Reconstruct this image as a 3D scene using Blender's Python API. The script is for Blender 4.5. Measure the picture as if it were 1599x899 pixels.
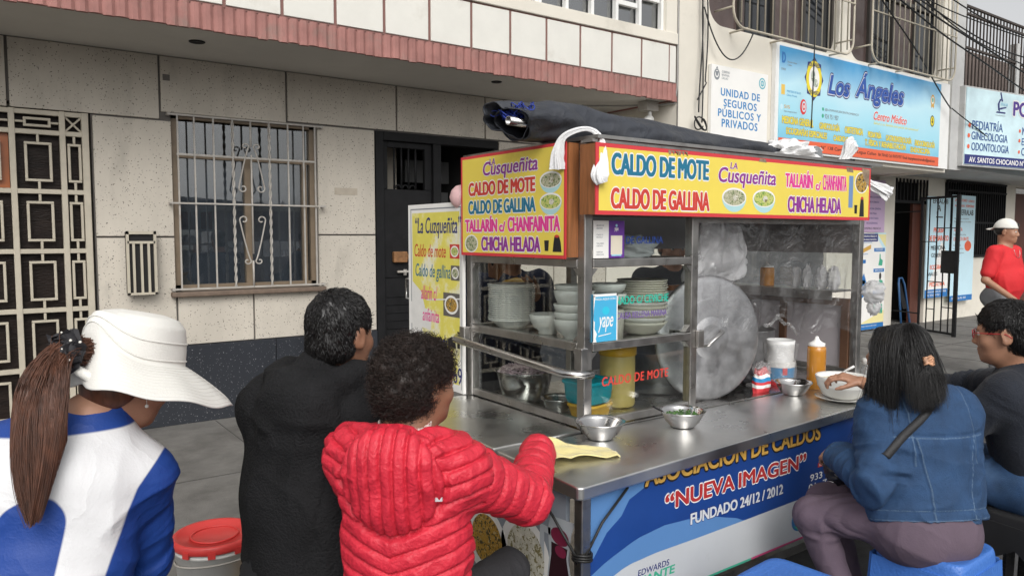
import bpy, bmesh, math, random
import numpy as np
from mathutils import Vector, Matrix

# ------------------------------------------------------------------ scene, camera, light
for o in list(bpy.data.objects):
    bpy.data.objects.remove(o, do_unlink=True)
scene = bpy.context.scene
COL = scene.collection
R = math.radians
cam_d = bpy.data.cameras.new("camera")
cam = bpy.data.objects.new("camera", cam_d); COL.objects.link(cam)
cam.location = (0, 0, 1.6)
cam.rotation_euler = (R(90 - 4.0), 0, R(-35.7))
cam_d.sensor_width = 36.0
cam_d.lens = 36.0 * 1170 / 1599
cam_d.clip_start = 0.05; cam_d.clip_end = 2000
scene.camera = cam

SUN_EL, SUN_AZ = 40.0, 205.0      # azimuth measured clockwise from +Y
world = bpy.data.worlds.new("World"); scene.world = world
world.use_nodes = True
wn = world.node_tree.nodes; wl = world.node_tree.links
sky = wn.new('ShaderNodeTexSky'); sky.sky_type = 'NISHITA'; sky.sun_disc = False
sky.sun_elevation = R(SUN_EL); sky.sun_rotation = R(SUN_AZ)
sky.air_density = 1.0; sky.dust_density = 4.0; sky.ozone_density = 1.0; sky.altitude = 100
hs = wn.new('ShaderNodeHueSaturation'); hs.inputs['Saturation'].default_value = 0.08
wl.new(sky.outputs[0], hs.inputs['Color'])
bg = wn['Background']; bg.inputs['Strength'].default_value = 0.15
wl.new(hs.outputs[0], bg.inputs['Color'])
sun_d = bpy.data.lights.new("sun", 'SUN'); sun_d.energy = 1.0; sun_d.angle = R(40)
sun_d.color = (1.0, 0.96, 0.9)
sun = bpy.data.objects.new("sun", sun_d); COL.objects.link(sun)
_az = R(SUN_AZ); _el = R(SUN_EL)
sdir = Vector((math.sin(_az) * math.cos(_el), math.cos(_az) * math.cos(_el), math.sin(_el)))
sun.rotation_euler = sdir.to_track_quat('Z', 'Y').to_euler()
scene.view_settings.view_transform = 'Standard'
scene.view_settings.look = 'None'
scene.view_settings.exposure = 0.2
scene.view_settings.gamma = 1.0
scene.render.engine = 'CYCLES'
scene.cycles.max_bounces = 7
scene.cycles.transparent_max_bounces = 14

# ------------------------------------------------------------------ materials
MATS = {}
def mk(name, col, rough=.55, metal=0., var=.08, vscale=6., bump=0., bscale=60., spec=.5, stretch=None,
       rvar=0., dirt=None, dscale=2., dlo=.55, dhi=.75, coat=0., sheen=0., fold=0., fscale=13.):
    """procedural material: base colour with slow noise variation, optional dirt patches and bump"""
    if name in MATS: return MATS[name]
    m = bpy.data.materials.new(name); m.use_nodes = True
    nt = m.node_tree; N = nt.nodes; L = nt.links
    b = N['Principled BSDF']
    tc = N.new('ShaderNodeTexCoord'); src = tc.outputs['Object']
    if stretch:
        mp = N.new('ShaderNodeMapping'); mp.inputs['Scale'].default_value = stretch
        L.new(src, mp.inputs['Vector']); src = mp.outputs[0]
    nz = N.new('ShaderNodeTexNoise'); nz.inputs['Scale'].default_value = vscale; nz.inputs['Detail'].default_value = 6
    nz.inputs['Roughness'].default_value = .62
    L.new(src, nz.inputs['Vector'])
    rp = N.new('ShaderNodeValToRGB')
    c = col
    rp.color_ramp.elements[0].position = .3; rp.color_ramp.elements[1].position = .7
    rp.color_ramp.elements[0].color = (*[max(0, v * (1 - var)) for v in c], 1)
    rp.color_ramp.elements[1].color = (*[min(1, v * (1 + var)) for v in c], 1)
    L.new(nz.outputs['Fac'], rp.inputs[0])
    out = rp.outputs[0]
    if dirt:
        n2 = N.new('ShaderNodeTexNoise'); n2.inputs['Scale'].default_value = dscale; n2.inputs['Detail'].default_value = 8
        n2.inputs['Roughness'].default_value = .7
        L.new(src, n2.inputs['Vector'])
        r2 = N.new('ShaderNodeValToRGB'); r2.color_ramp.elements[0].position = dlo; r2.color_ramp.elements[1].position = dhi
        L.new(n2.outputs['Fac'], r2.inputs[0])
        mx = N.new('ShaderNodeMixRGB'); mx.inputs[2].default_value = (*dirt, 1)
        L.new(r2.outputs[0], mx.inputs[0]); L.new(out, mx.inputs[1]); out = mx.outputs[0]
    L.new(out, b.inputs['Base Color'])
    b.inputs['Roughness'].default_value = rough; b.inputs['Metallic'].default_value = metal
    b.inputs['Specular IOR Level'].default_value = spec
    if coat: b.inputs['Coat Weight'].default_value = coat; b.inputs['Coat Roughness'].default_value = .15
    if sheen: b.inputs['Sheen Weight'].default_value = sheen
    if rvar:
        n4 = N.new('ShaderNodeTexNoise'); n4.inputs['Scale'].default_value = vscale * 1.7; n4.inputs['Detail'].default_value = 7
        L.new(src, n4.inputs['Vector'])
        mr = N.new('ShaderNodeMapRange'); mr.inputs[1].default_value = .3; mr.inputs[2].default_value = .7
        mr.inputs[3].default_value = max(.02, rough - rvar); mr.inputs[4].default_value = min(1, rough + rvar)
        L.new(n4.outputs['Fac'], mr.inputs[0]); L.new(mr.outputs[0], b.inputs['Roughness'])
    if bump:
        n3 = N.new('ShaderNodeTexNoise'); n3.inputs['Scale'].default_value = bscale; n3.inputs['Detail'].default_value = 5
        L.new(src, n3.inputs['Vector'])
        bp = N.new('ShaderNodeBump'); bp.inputs['Strength'].default_value = bump; bp.inputs['Distance'].default_value = .01
        L.new(n3.outputs['Fac'], bp.inputs['Height']); L.new(bp.outputs[0], b.inputs['Normal'])
    if fold:        # soft creases of hanging cloth
        wv = N.new('ShaderNodeTexNoise'); wv.inputs['Scale'].default_value = fscale; wv.inputs['Detail'].default_value = 4
        wv.inputs['Distortion'].default_value = 1.6; wv.inputs['Roughness'].default_value = .45; L.new(src, wv.inputs['Vector'])
        sb_ = N.new('ShaderNodeMath'); sb_.operation = 'SUBTRACT'; sb_.inputs[1].default_value = .5; L.new(wv.outputs['Fac'], sb_.inputs[0])
        ab = N.new('ShaderNodeMath'); ab.operation = 'ABSOLUTE'; L.new(sb_.outputs[0], ab.inputs[0])
        pw = N.new('ShaderNodeMath'); pw.operation = 'POWER'; pw.inputs[1].default_value = .6; L.new(ab.outputs[0], pw.inputs[0])
        b2 = N.new('ShaderNodeBump'); b2.inputs['Strength'].default_value = fold; b2.inputs['Distance'].default_value = .03; b2.invert = True
        L.new(pw.outputs[0], b2.inputs['Height'])
        if bump: L.new(bp.outputs[0], b2.inputs['Normal'])
        L.new(b2.outputs[0], b.inputs['Normal'])
    MATS[name] = m
    return m

def mk_terrazzo(name, col, speck, scale=45., thr=.16, rough=.75, var=.12, bump=.35, dens=.55):
    if name in MATS: return MATS[name]
    m = mk(name, col, rough=rough, var=var, vscale=2.2, dirt=tuple(c*.62 for c in col), dscale=2.6, dlo=.54, dhi=.86, stretch=(1.2,1.2,.42))
    nt = m.node_tree; N = nt.nodes; L = nt.links; b = N['Principled BSDF']
    base = b.inputs['Base Color'].links[0].from_socket
    tc = N.new('ShaderNodeTexCoord')
    mp = N.new('ShaderNodeMapping'); mp.inputs['Rotation'].default_value = (.3, .5, .2)
    L.new(tc.outputs['Object'], mp.inputs['Vector'])
    nz = N.new('ShaderNodeTexNoise'); nz.inputs['Scale'].default_value = scale; nz.inputs['Detail'].default_value = 2
    L.new(mp.outputs[0], nz.inputs['Vector'])
    ad = N.new('ShaderNodeVectorMath'); ad.operation = 'MULTIPLY_ADD'
    ad.inputs[1].default_value = (.03, .03, .03); L.new(nz.outputs['Color'], ad.inputs[0]); L.new(mp.outputs[0], ad.inputs[2])
    v = N.new('ShaderNodeTexVoronoi'); v.inputs['Scale'].default_value = scale
    L.new(ad.outputs[0], v.inputs['Vector'])
    # specks: small discs round random cell centres, only in part of the cells
    lt = N.new('ShaderNodeMath'); lt.operation = 'LESS_THAN'; lt.inputs[1].default_value = thr
    L.new(v.outputs['Distance'], lt.inputs[0])
    sep = N.new('ShaderNodeSeparateColor'); L.new(v.outputs['Color'], sep.inputs[0])
    g = N.new('ShaderNodeMath'); g.operation = 'GREATER_THAN'; g.inputs[1].default_value = dens
    L.new(sep.outputs[0], g.inputs[0])
    mu = N.new('ShaderNodeMath'); mu.operation = 'MULTIPLY'; L.new(lt.outputs[0], mu.inputs[0]); L.new(g.outputs[0], mu.inputs[1])
    mx = N.new('ShaderNodeMixRGB'); mx.inputs[2].default_value = (*speck, 1)
    L.new(mu.outputs[0], mx.inputs[0]); L.new(base, mx.inputs[1]); L.new(mx.outputs[0], b.inputs['Base Color'])
    inv = N.new('ShaderNodeMath'); inv.operation = 'SUBTRACT'; inv.inputs[0].default_value = 1
    L.new(mu.outputs[0], inv.inputs[1])
    bp = N.new('ShaderNodeBump'); bp.inputs['Strength'].default_value = bump; bp.inputs['Distance'].default_value = .004
    L.new(inv.outputs[0], bp.inputs['Height']); L.new(bp.outputs[0], b.inputs['Normal'])
    return m

def mk_glass(name, tint=(1, 1, 1), refl=.12, rough=.02, haze=0., hazecol=(.8, .8, .8), bump=0., bscale=8.):
    """thin sheet glass or film: mostly see-through, some mirror reflection and an optional milky haze"""
    if name in MATS: return MATS[name]
    m = bpy.data.materials.new(name); m.use_nodes = True
    nt = m.node_tree; N = nt.nodes; L = nt.links
    N.remove(N['Principled BSDF']); out = N['Material Output']
    tr = N.new('ShaderNodeBsdfTransparent'); tr.inputs[0].default_value = (*tint, 1)
    gl = N.new('ShaderNodeBsdfGlossy'); gl.inputs['Roughness'].default_value = rough
    fr = N.new('ShaderNodeLayerWeight'); fr.inputs[0].default_value = .5
    pw = N.new('ShaderNodeMath'); pw.operation = 'POWER'; pw.inputs[1].default_value = 5.; L.new(fr.outputs['Facing'], pw.inputs[0])
    ma = N.new('ShaderNodeMath'); ma.operation = 'MULTIPLY_ADD'; ma.inputs[1].default_value = .8; ma.inputs[2].default_value = refl+.045
    ma.use_clamp = True
    L.new(pw.outputs[0], ma.inputs[0])
    mx = N.new('ShaderNodeMixShader'); L.new(ma.outputs[0], mx.inputs[0]); L.new(tr.outputs[0], mx.inputs[1]); L.new(gl.outputs[0], mx.inputs[2])
    fin = mx.outputs[0]
    if haze:
        df = N.new('ShaderNodeBsdfDiffuse'); df.inputs[0].default_value = (*hazecol, 1)
        tl = N.new('ShaderNodeBsdfTranslucent'); tl.inputs[0].default_value = (*hazecol, 1)
        m0 = N.new('ShaderNodeMixShader'); m0.inputs[0].default_value = .4; L.new(df.outputs[0], m0.inputs[1]); L.new(tl.outputs[0], m0.inputs[2])
        tc = N.new('ShaderNodeTexCoord'); nz = N.new('ShaderNodeTexNoise'); nz.inputs['Scale'].default_value = 7; nz.inputs['Detail'].default_value = 5
        L.new(tc.outputs['Object'], nz.inputs['Vector'])
        mr = N.new('ShaderNodeMapRange'); mr.inputs[1].default_value = .35; mr.inputs[2].default_value = .7
        mr.inputs[3].default_value = haze * .4; mr.inputs[4].default_value = haze * 1.6; L.new(nz.outputs['Fac'], mr.inputs[0])
        m2 = N.new('ShaderNodeMixShader'); L.new(mr.outputs[0], m2.inputs[0]); L.new(fin, m2.inputs[1]); L.new(m0.outputs[0], m2.inputs[2])
        fin = m2.outputs[0]
    if bump:
        tc = N.new('ShaderNodeTexCoord'); nz = N.new('ShaderNodeTexNoise'); nz.inputs['Scale'].default_value = bscale; nz.inputs['Detail'].default_value = 4
        nz.inputs['Distortion'].default_value = 1.2
        L.new(tc.outputs['Object'], nz.inputs['Vector'])
        bp = N.new('ShaderNodeBump'); bp.inputs['Strength'].default_value = bump; bp.inputs['Distance'].default_value = .03
        L.new(nz.outputs['Fac'], bp.inputs['Height']); L.new(bp.outputs[0], gl.inputs['Normal'])
    L.new(fin, out.inputs['Surface'])
    MATS[name] = m
    return m

def mk_attr(name, c0, c1, attr='zone', rough=.7, var=.06, vscale=8., bump=0., bscale=60., stretch=None, soft=.003, sheen=0., spec=.4, fold=0., fscale=13.):
    """cloth with two colours divided along a line stored on the mesh (seams, panels)"""
    if name in MATS: return MATS[name]
    m = mk(name, (1, 1, 1), rough=rough, var=var, vscale=vscale, bump=bump, bscale=bscale, stretch=stretch, sheen=sheen, spec=spec, fold=fold, fscale=fscale)
    nt = m.node_tree; N = nt.nodes; L = nt.links; b = N['Principled BSDF']
    base = b.inputs['Base Color'].links[0].from_socket
    at = N.new('ShaderNodeAttribute'); at.attribute_name = attr
    mr = N.new('ShaderNodeMapRange'); mr.inputs[1].default_value = -soft; mr.inputs[2].default_value = soft
    L.new(at.outputs['Fac'], mr.inputs[0])
    mx = N.new('ShaderNodeMixRGB'); mx.inputs[1].default_value = (*c0, 1); mx.inputs[2].default_value = (*c1, 1)
    L.new(mr.outputs[0], mx.inputs[0])
    mm = N.new('ShaderNodeMixRGB'); mm.blend_type = 'MULTIPLY'; mm.inputs[0].default_value = 1
    L.new(mx.outputs[0], mm.inputs[1]); L.new(base, mm.inputs[2]); L.new(mm.outputs[0], b.inputs['Base Color'])
    return m

# ------------------------------------------------------------------ objects and tags
def link(o, parent=None):
    COL.objects.link(o)
    if parent is not None: o.parent = parent
    return o
def tag(o, label=None, cat=None, group=None, kind=None):
    if label: o['label'] = label
    if cat: o['category'] = cat
    if group: o['group'] = group
    if kind: o['kind'] = kind
    return o
def empty(name, loc, label=None, cat=None, group=None, rz=0.):
    o = bpy.data.objects.new(name, None); o.empty_display_size = .1
    link(o); o.location = loc; o.rotation_euler = (0, 0, rz)
    return tag(o, label, cat, group)

def V(*a): return np.array(a, float)

class MB:
    """collects simple shapes and links them as ONE mesh object"""
    def __init__(s): s.v = []; s.f = []; s.m = []; s.sm = []; s.mi = 0; s.smooth = False
    def add(s, verts, faces, smooth=None):
        o = len(s.v); s.v += [tuple(map(float, p)) for p in verts]
        for f in faces:
            s.f.append(tuple(i + o for i in f)); s.m.append(s.mi); s.sm.append(s.smooth if smooth is None else smooth)
        return s
    def box(s, x0, x1, y0, y1, z0, z1):
        return s.add([(x0,y0,z0),(x1,y0,z0),(x1,y1,z0),(x0,y1,z0),(x0,y0,z1),(x1,y0,z1),(x1,y1,z1),(x0,y1,z1)],
                     [(0,3,2,1),(4,5,6,7),(0,1,5,4),(1,2,6,5),(2,3,7,6),(3,0,4,7)], False)
    def obox(s, c, ax, ay, az):
        c, ax, ay, az = [np.array(q, float) for q in (c, ax, ay, az)]
        P = [c + i*ax + j*ay + k*az for k in (-1,1) for (i,j) in ((-1,-1),(1,-1),(1,1),(-1,1))]
        return s.add(P, [(0,3,2,1),(4,5,6,7),(0,1,5,4),(1,2,6,5),(2,3,7,6),(3,0,4,7)], False)
    def bar(s, a, b, w, d=None, up=(0,0,1)):
        a, b = np.array(a, float), np.array(b, float); d = w if d is None else d
        t = (b-a); L = np.linalg.norm(t); t = t/L
        u = np.array(up, float)
        if abs(t@u) > .95: u = np.array((0,1.,0)) if abs(t[1]) < .9 else np.array((1.,0,0))
        sx = np.cross(t, u); sx /= np.linalg.norm(sx); sy = np.cross(sx, t)
        return s.obox((a+b)/2, t*L/2, sx*w/2, sy*d/2)
    def tube(s, pts, r, n=8, caps=True, smooth=True, closed=False):
        P = [np.array(p, float) for p in pts]; m = len(P)
        rr = r if hasattr(r, '__len__') else [r]*m
        V_ = []; prev = None
        for i in range(m):
            a = P[i-1] if (i > 0 or closed) else P[i]; b = P[(i+1) % m] if (i < m-1 or closed) else P[i]
            t = b - a; t = t/(np.linalg.norm(t)+1e-12)
            if prev is None:
                u = np.array((0,0,1.)) if abs(t[2]) < .9 else np.array((1.,0,0))
                u = u - t*(u@t)
            else: u = prev - t*(prev@t)
            u /= np.linalg.norm(u)+1e-12; prev = u; w = np.cross(t, u)
            for k in range(n):
                a_ = 2*math.pi*k/n
                V_.append(P[i] + rr[i]*(math.cos(a_)*u + math.sin(a_)*w))
        F = []
        for i in range(m if closed else m-1):
            for k in range(n):
                j = (i+1) % m
                F.append((i*n+k, i*n+(k+1)%n, j*n+(k+1)%n, j*n+k))
        s.add(V_, F, smooth)
        if caps and not closed:
            o = len(s.v) - m*n
            s.f.append(tuple(o+k for k in reversed(range(n)))); s.m.append(s.mi); s.sm.append(False)
            s.f.append(tuple(o+(m-1)*n+k for k in range(n))); s.m.append(s.mi); s.sm.append(False)
        return s
    def cyl(s, a, b, r, r2=None, n=20, caps=True):
        return s.tube([a, b], [r, r if r2 is None else r2], n, caps)
    def lathe(s, prof, c=(0,0,0), n=32, axis='z', smooth=True, sx=1., sy=1.):
        c = np.array(c, float); V_ = []
        for (r, z) in prof:
            for k in range(n):
                a = 2*math.pi*k/n; x, y = r*math.cos(a)*sx, r*math.sin(a)*sy
                p = (x, y, z) if axis == 'z' else ((x, -z, y) if axis == 'y' else (z, x, y))
                V_.append(c + np.array(p))
        F = []
        for i in range(len(prof)-1):
            for k in range(n):
                F.append((i*n+k, i*n+(k+1)%n, (i+1)*n+(k+1)%n, (i+1)*n+k))
        return s.add(V_, F, smooth)
    def poly(s, pts, smooth=False): return s.add(pts, [tuple(range(len(pts)))], smooth)
    def prism(s, pts, ext):
        """polygon (3-D points, one plane) extruded by the vector ext"""
        P = [np.array(p, float) for p in pts]; e = np.array(ext, float); n = len(P)
        F = [tuple(reversed(range(n))), tuple(range(n, 2*n))] + [(i, (i+1)%n, n+(i+1)%n, n+i) for i in range(n)]
        return s.add(P + [p+e for p in P], F, False)
    def grid(s, f, nu, nv, smooth=True):
        V_ = [f(i/(nu-1), j/(nv-1)) for j in range(nv) for i in range(nu)]
        F = [(j*nu+i, j*nu+i+1, (j+1)*nu+i+1, (j+1)*nu+i) for j in range(nv-1) for i in range(nu-1)]
        return s.add(V_, F, smooth)
    def build(s, name, mat, parent=None, bevel=0., seg=2, label=None, cat=None, group=None, kind=None, loc=None, fixn=True, solid=0.):
        me = bpy.data.meshes.new(name); me.from_pydata(s.v, [], s.f)
        for m in (mat if isinstance(mat, (list, tuple)) else [mat]): me.materials.append(m)
        me.polygons.foreach_set('material_index', s.m); me.polygons.foreach_set('use_smooth', s.sm)
        if fixn:
            bm = bmesh.new(); bm.from_mesh(me); bmesh.ops.recalc_face_normals(bm, faces=bm.faces); bm.to_mesh(me); bm.free()
        me.update()
        o = bpy.data.objects.new(name, me); link(o, parent)
        if loc is not None: o.location = loc
        if solid:
            md = o.modifiers.new('thickness', 'SOLIDIFY'); md.thickness = solid; md.offset = 0
        if bevel:
            md = o.modifiers.new('bevel', 'BEVEL'); md.width = bevel; md.segments = seg; md.limit_method = 'ANGLE'; md.angle_limit = R(40)
        return tag(o, label, cat, group, kind)

def copy_tree(o, parent=None):
    kids = [c for c in bpy.data.objects if c.parent == o]
    c = o.copy(); COL.objects.link(c)
    if parent is not None: c.parent = parent
    for k in kids: copy_tree(k, c)
    return c

# ------------------------------------------------------------------ writing on signs
def text_mesh(body, bold=.02, shear=0., spacing=1.):
    cu = bpy.data.curves.new('t', 'FONT'); cu.body = body; cu.size = 1; cu.offset = bold; cu.shear = shear
    cu.space_character = spacing; cu.resolution_u = 4
    cu.fill_mode = 'FRONT'
    ob = bpy.data.objects.new('t', cu)
    me = bpy.data.meshes.new_from_object(ob)
    v = np.empty(len(me.vertices)*3); me.vertices.foreach_get('co', v); v = v.reshape(-1, 3)
    f = [tuple(p.vertices) for p in me.polygons]
    bpy.data.objects.remove(ob); bpy.data.curves.remove(cu); bpy.data.meshes.remove(me)
    return v, f

class Face:
    """a flat sign face: origin, across and up unit vectors; things are laid on it in thin layers"""
    LS = .22
    def __init__(s, O, X, U, parent):
        s.O = np.array(O, float); s.X = np.array(X, float); s.X /= np.linalg.norm(s.X)
        s.U = np.array(U, float); s.N = np.cross(s.X, s.U); s.N /= np.linalg.norm(s.N); s.p = parent
    def P(s, u, v, n=0.): return s.O + s.X*u + s.U*v + s.N*n*s.LS
    def text(s, items, mat, layer=.004, bold=.02, shear=0., outline=None, oform=.03, spacing=1., name='lettering'):
        """items: (string, u0, u1, v0, v1[, slope]) fitted to that box; outline: material of a wider copy behind"""
        # heavier strokes are made of slightly shifted copies, each a hair behind the other (never two in one plane)
        for (mt, wide, ly) in ([(outline, True, layer-.002)] if outline else []) + [(mat, False, layer)]:
            for it in items:
                mb = MB(); body, u0, u1, v0, v1 = it[:5]; sl = it[5] if len(it) > 5 else 0.
                vv, ff = text_mesh(body, 0., shear, spacing)
                lo = vv[:, :2].min(0); hi = vv[:, :2].max(0); em = (v1-v0)/max(.3, hi[1]-lo[1])
                ex = (u1-u0)/max(.1, hi[0]-lo[0]); em = min(em, 1.35*ex); e = bold*em*.85; sh = [(0,0)]
                if wide:
                    w_ = e+oform*em; sh += [(w_*math.cos(a), w_*math.sin(a)) for a in np.linspace(0, 2*math.pi, 10, endpoint=False)]
                elif e > 0: sh += [(e,0),(-e,0),(.7*e,.5*e),(-.7*e,.5*e),(.7*e,-.5*e),(-.7*e,-.5*e)]
                sc = np.array([max(u1-u0-2*e, .3*(u1-u0)), max(v1-v0-e, .3*(v1-v0))])/(hi-lo)
                for n_, (du, dv) in enumerate(sh):
                    q = (vv[:, :2]-lo)*sc + np.array([u0+e+du, v0+e*.5+dv]); q[:, 1] += sl*(q[:, 0]-u0)
                    mb.add(s.O + q[:, :1]*s.X + q[:, 1:2]*s.U + (ly*s.LS-.000025*n_)*s.N, ff, False)
                if mb.f: mb.build('outline' if wide else name, mt, s.p, fixn=False)
    def quad(s, u0, u1, v0, v1, mat, layer=.002, name='print', parent=None):
        return MB().poly([s.P(u0,v0,layer), s.P(u1,v0,layer), s.P(u1,v1,layer), s.P(u0,v1,layer)]).build(name, mat, parent or s.p, fixn=False)
    def polys(s, lst, mat, layer=.002, name='print'):
        mb = MB()
        for pts in lst: mb.poly([s.P(u, v, layer) for u, v in pts])
        return mb.build(name, mat, s.p, fixn=False)
    def ell(s, lst, mat, layer=.003, name='print', n=28):
        return s.polys([[(u+ru*math.cos(2*math.pi*k/n), v+rv*math.sin(2*math.pi*k/n)) for k in range(n)] for (u, v, ru, rv) in lst], mat, layer, name)
# ------------------------------------------------------------------ shared materials
M_asph = mk('asphalt', (.05,.05,.052), .85, var=.25, vscale=9, bump=.5, bscale=140, dirt=(.03,.03,.03), dscale=1.4)
M_pave = mk('pavement_concrete', (.165,.158,.147), .8, var=.2, vscale=5.5, bump=.35, bscale=110, dirt=(.085,.08,.073), dscale=2.1, dlo=.45, dhi=.75)
M_kerb = mk('kerb_concrete', (.33,.31,.28), .8, var=.2, vscale=5, bump=.3, dirt=(.15,.14,.13))
M_ter = mk_terrazzo('pitted_stone', (.53,.485,.415), (.12,.105,.09), scale=52, thr=.21, dens=.36)
M_grv = mk('groove_mortar', (.14,.13,.12), .9)
M_base = mk_terrazzo('dark_terrazzo', (.028,.031,.038), (.30,.30,.31), scale=62, thr=.19, rough=.35, dens=.5, bump=.05)
M_soff = mk('soffit_plaster', (.58,.555,.51), .85, var=.06, vscale=1.5, bump=.1, bscale=25, dirt=(.30,.28,.25), dscale=.9, dlo=.6, dhi=.9)
M_brick = mk('dusty_red_brick', (.33,.155,.135), .8, var=.22, vscale=5, bump=.2, bscale=80, dirt=(.26,.18,.155), dscale=4)
M_tile = mk('cream_wall_tile', (.70,.685,.63), .45, var=.05, vscale=3, dirt=(.50,.47,.40), dscale=2.6, dlo=.58, dhi=.9)
M_joint = mk('red_joint', (.21,.11,.095), .9)
M_cream = mk('cream_paint', (.70,.66,.575), .75, var=.06, vscale=1.6, bump=.08, bscale=40, dirt=(.46,.425,.36), dscale=1.7, dlo=.55, dhi=.9)
M_white = mk('white_paint', (.78,.78,.76), .5, var=.04, dirt=(.6,.59,.55), dscale=5, dlo=.6, dhi=.9)
M_beige_st = mk('beige_painted_steel', (.46,.415,.33), .5, var=.1, vscale=9, dirt=(.33,.29,.23), dscale=9, dlo=.58, dhi=.85)
M_grey_st = mk('white_grey_painted_steel', (.40,.375,.34), .5, var=.12, vscale=12, dirt=(.27,.21,.16), dscale=14, dlo=.56, dhi=.75)
M_black_st = mk('black_painted_steel', (.011,.011,.012), .6, spec=.22, var=.3, vscale=8, dirt=(.03,.027,.024), dscale=9, dlo=.6, dhi=.85)
M_dkglass = mk('dark_window_glass', (.012,.014,.017), .06, var=.3, spec=.8)
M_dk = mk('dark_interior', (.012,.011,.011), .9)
M_brownwood = mk('dark_brown_door_wood', (.085,.028,.018), .45, var=.3, vscale=4, stretch=(6,6,.6))
M_orange = mk('orange_brown_panel', (.30,.085,.02), .35, var=.15)
M_ptex = mk('rippled_dark_glass', (.016,.011,.009), .4, var=.4, vscale=12, bump=.5, bscale=38, stretch=(.5,1,2.2), spec=.15)
M_curtain = mk('grey_curtain', (.15,.16,.18), .85, var=.15, vscale=3)
M_tan = mk('tan_window_frame', (.20,.15,.10), .5, var=.15, vscale=10)
M_sill = mk('brown_sill', (.16,.115,.085), .6, var=.25, vscale=14)
M_cable = mk('black_cable', (.012,.012,.012), .5)
M_roller = mk('grey_roller_shutter', (.13,.13,.135), .5, metal=.3, var=.12)

# ------------------------------------------------------------------ ground
KY = 3.55
MB().box(-60, 120, -80, KY+.2, -.5, -.12).build('road', M_asph, kind='structure')
mb = MB(); mb.box(-60, 120, KY+.165, 40, -.5, 0); mb.build('pavement', M_pave, kind='structure')
mb = MB()
for k in range(-14, 40): mb.box(k*1.0, k*1.0+.992, KY, KY+.16, -.4, 0.004)
mb.build('kerb', M_kerb, kind='structure', bevel=.012)
mb = MB()
rnd = random.Random(4)
for k in range(-6, 26):
    x = k*1.25+.4; mb.box(x-.0035, x+.0035, KY+.17, 6.7, -.01, .0035)
mb.box(-10, 34, 5.12, 5.126, -.01, .0045)
mb.build('pavement_joint', mk('joint_dirt', (.085,.08,.075), .9), kind='structure')

# ------------------------------------------------------------------ building A (stone front, balcony)
A = empty('apartment_building', (2, 6.75, 0), 'stone faced house with white tiled balcony and red brick band', 'building')
def inA(o): o.matrix_parent_inverse = Matrix.Translation((-2, -6.75, 0)); return o
def bA(mb, name, mat, parent=A, **k):
    o = mb.build(name, mat, parent, **k)
    if parent is A: inA(o)
    return o
YF = 6.75
PAN = [(-3.2,.245,2.555,3.066),(.265,1.285,2.555,3.066),(1.303,2.34,2.615,3.066),(2.358,3.44,2.63,3.066),(3.458,4.49,2.63,3.066),(4.508,5.4,2.63,3.066),(5.418,6.25,2.63,3.066),
       (.80,1.372,1.595,2.54),(.80,1.372,.675,1.58),(2.63,3.205,1.612,2.612),(2.63,3.205,.675,1.598),
       (1.388,2.01,.675,1.125),(2.025,2.614,.675,1.125),(4.68,5.44,1.612,2.612),(4.68,5.44,.675,1.598),(5.455,6.25,1.612,2.612),(5.455,6.25,.675,1.598)]
for (a, b, c, d) in PAN: bA(MB().box(a, b, YF, YF+.024, c, d), 'wall_panel', M_ter, bevel=.003, seg=1)
mb = MB()
for (a, b, c, d) in [(-3.3,6.26,2.6,3.07),(.79,1.375,.0,2.6),(1.375,2.62,0,1.128),(2.62,3.215,0,2.6),(4.67,6.26,0,2.6)]: mb.box(a, b, YF+.022, YF+.2, c, d)
bA(mb, 'wall_core', M_grv)
for (a, b) in ((.795,2.2),(2.206,3.208),(4.675,6.25)): bA(MB().box(a, b, YF-.018, YF+.02, 0, .668), 'base_course', M_base, bevel=.004, seg=1)
# patches on the stone (old plate, hole)
mb = MB(); mb.box(2.79,3.02,YF-.004,YF+.01,1.985,2.05); bA(mb, 'wall_patch', mk('plaster_patch', (.42,.37,.30), .8, var=.15))
mb = MB(); mb.box(1.32,1.375,YF-.003,YF+.01,2.87,2.92); bA(mb, 'wall_hole', M_grv)
# balcony
mb = MB(); mb.box(-3.3, 6.255, 5.70, YF+.2, 3.072, 3.24); bA(mb, 'soffit', M_soff)
mb = MB()
bw = .078
k = 0
x = -3.3
rnd = random.Random(2)
while x < 6.24:
    dz = rnd.uniform(-.006, .006)
    pr_ = [(x+.004, 5.70, 3.05), (x+.004, 5.675, 3.05), (x+bw*.3, 5.662, 3.05), (x+bw*.7, 5.662, 3.05), (x+bw-.004, 5.675, 3.05), (x+bw-.004, 5.70, 3.05)]
    mb.prism([(a, b, c+dz) for a, b, c in pr_], (0, 0, .182-dz)); x += bw
mb.box(-3.3, 6.25, 5.678, 5.705, 3.056, 3.225)
mb.box(6.25, 6.262, 5.665, 6.74, 3.056, 3.24)
bA(mb, 'brick_band', M_brick)
mb = MB(); tx = [6.147 - .42*i for i in range(24)]
mb.box(6.16, 6.25, 5.662, 5.70, 3.245, 3.632)
for t in tx: mb.box(t-.41+.008, t-.008, 5.662, 5.70, 3.245, 3.632)
bA(mb, 'parapet_tiles', M_tile, bevel=.003, seg=1)
mb = MB(); mb.box(-3.3, 6.255, 5.672, 5.86, 3.228, 3.65); bA(mb, 'parapet', M_joint)
mb = MB(); mb.box(-3.3, 6.262, 5.645, 5.88, 3.648, 3.765); bA(mb, 'balcony_cap', M_cream, bevel=.006)
mb = MB()
mb.box(6.09, 6.258, 5.66, 6.9, 3.765, 6.2); mb.box(-3.3, 1.0, 5.70, 5.9, 3.765, 6.2); mb.box(-3.3, 6.25, 5.70, 5.9, 5.3, 6.2)
bA(mb, 'upper_wall', M_cream)
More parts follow.
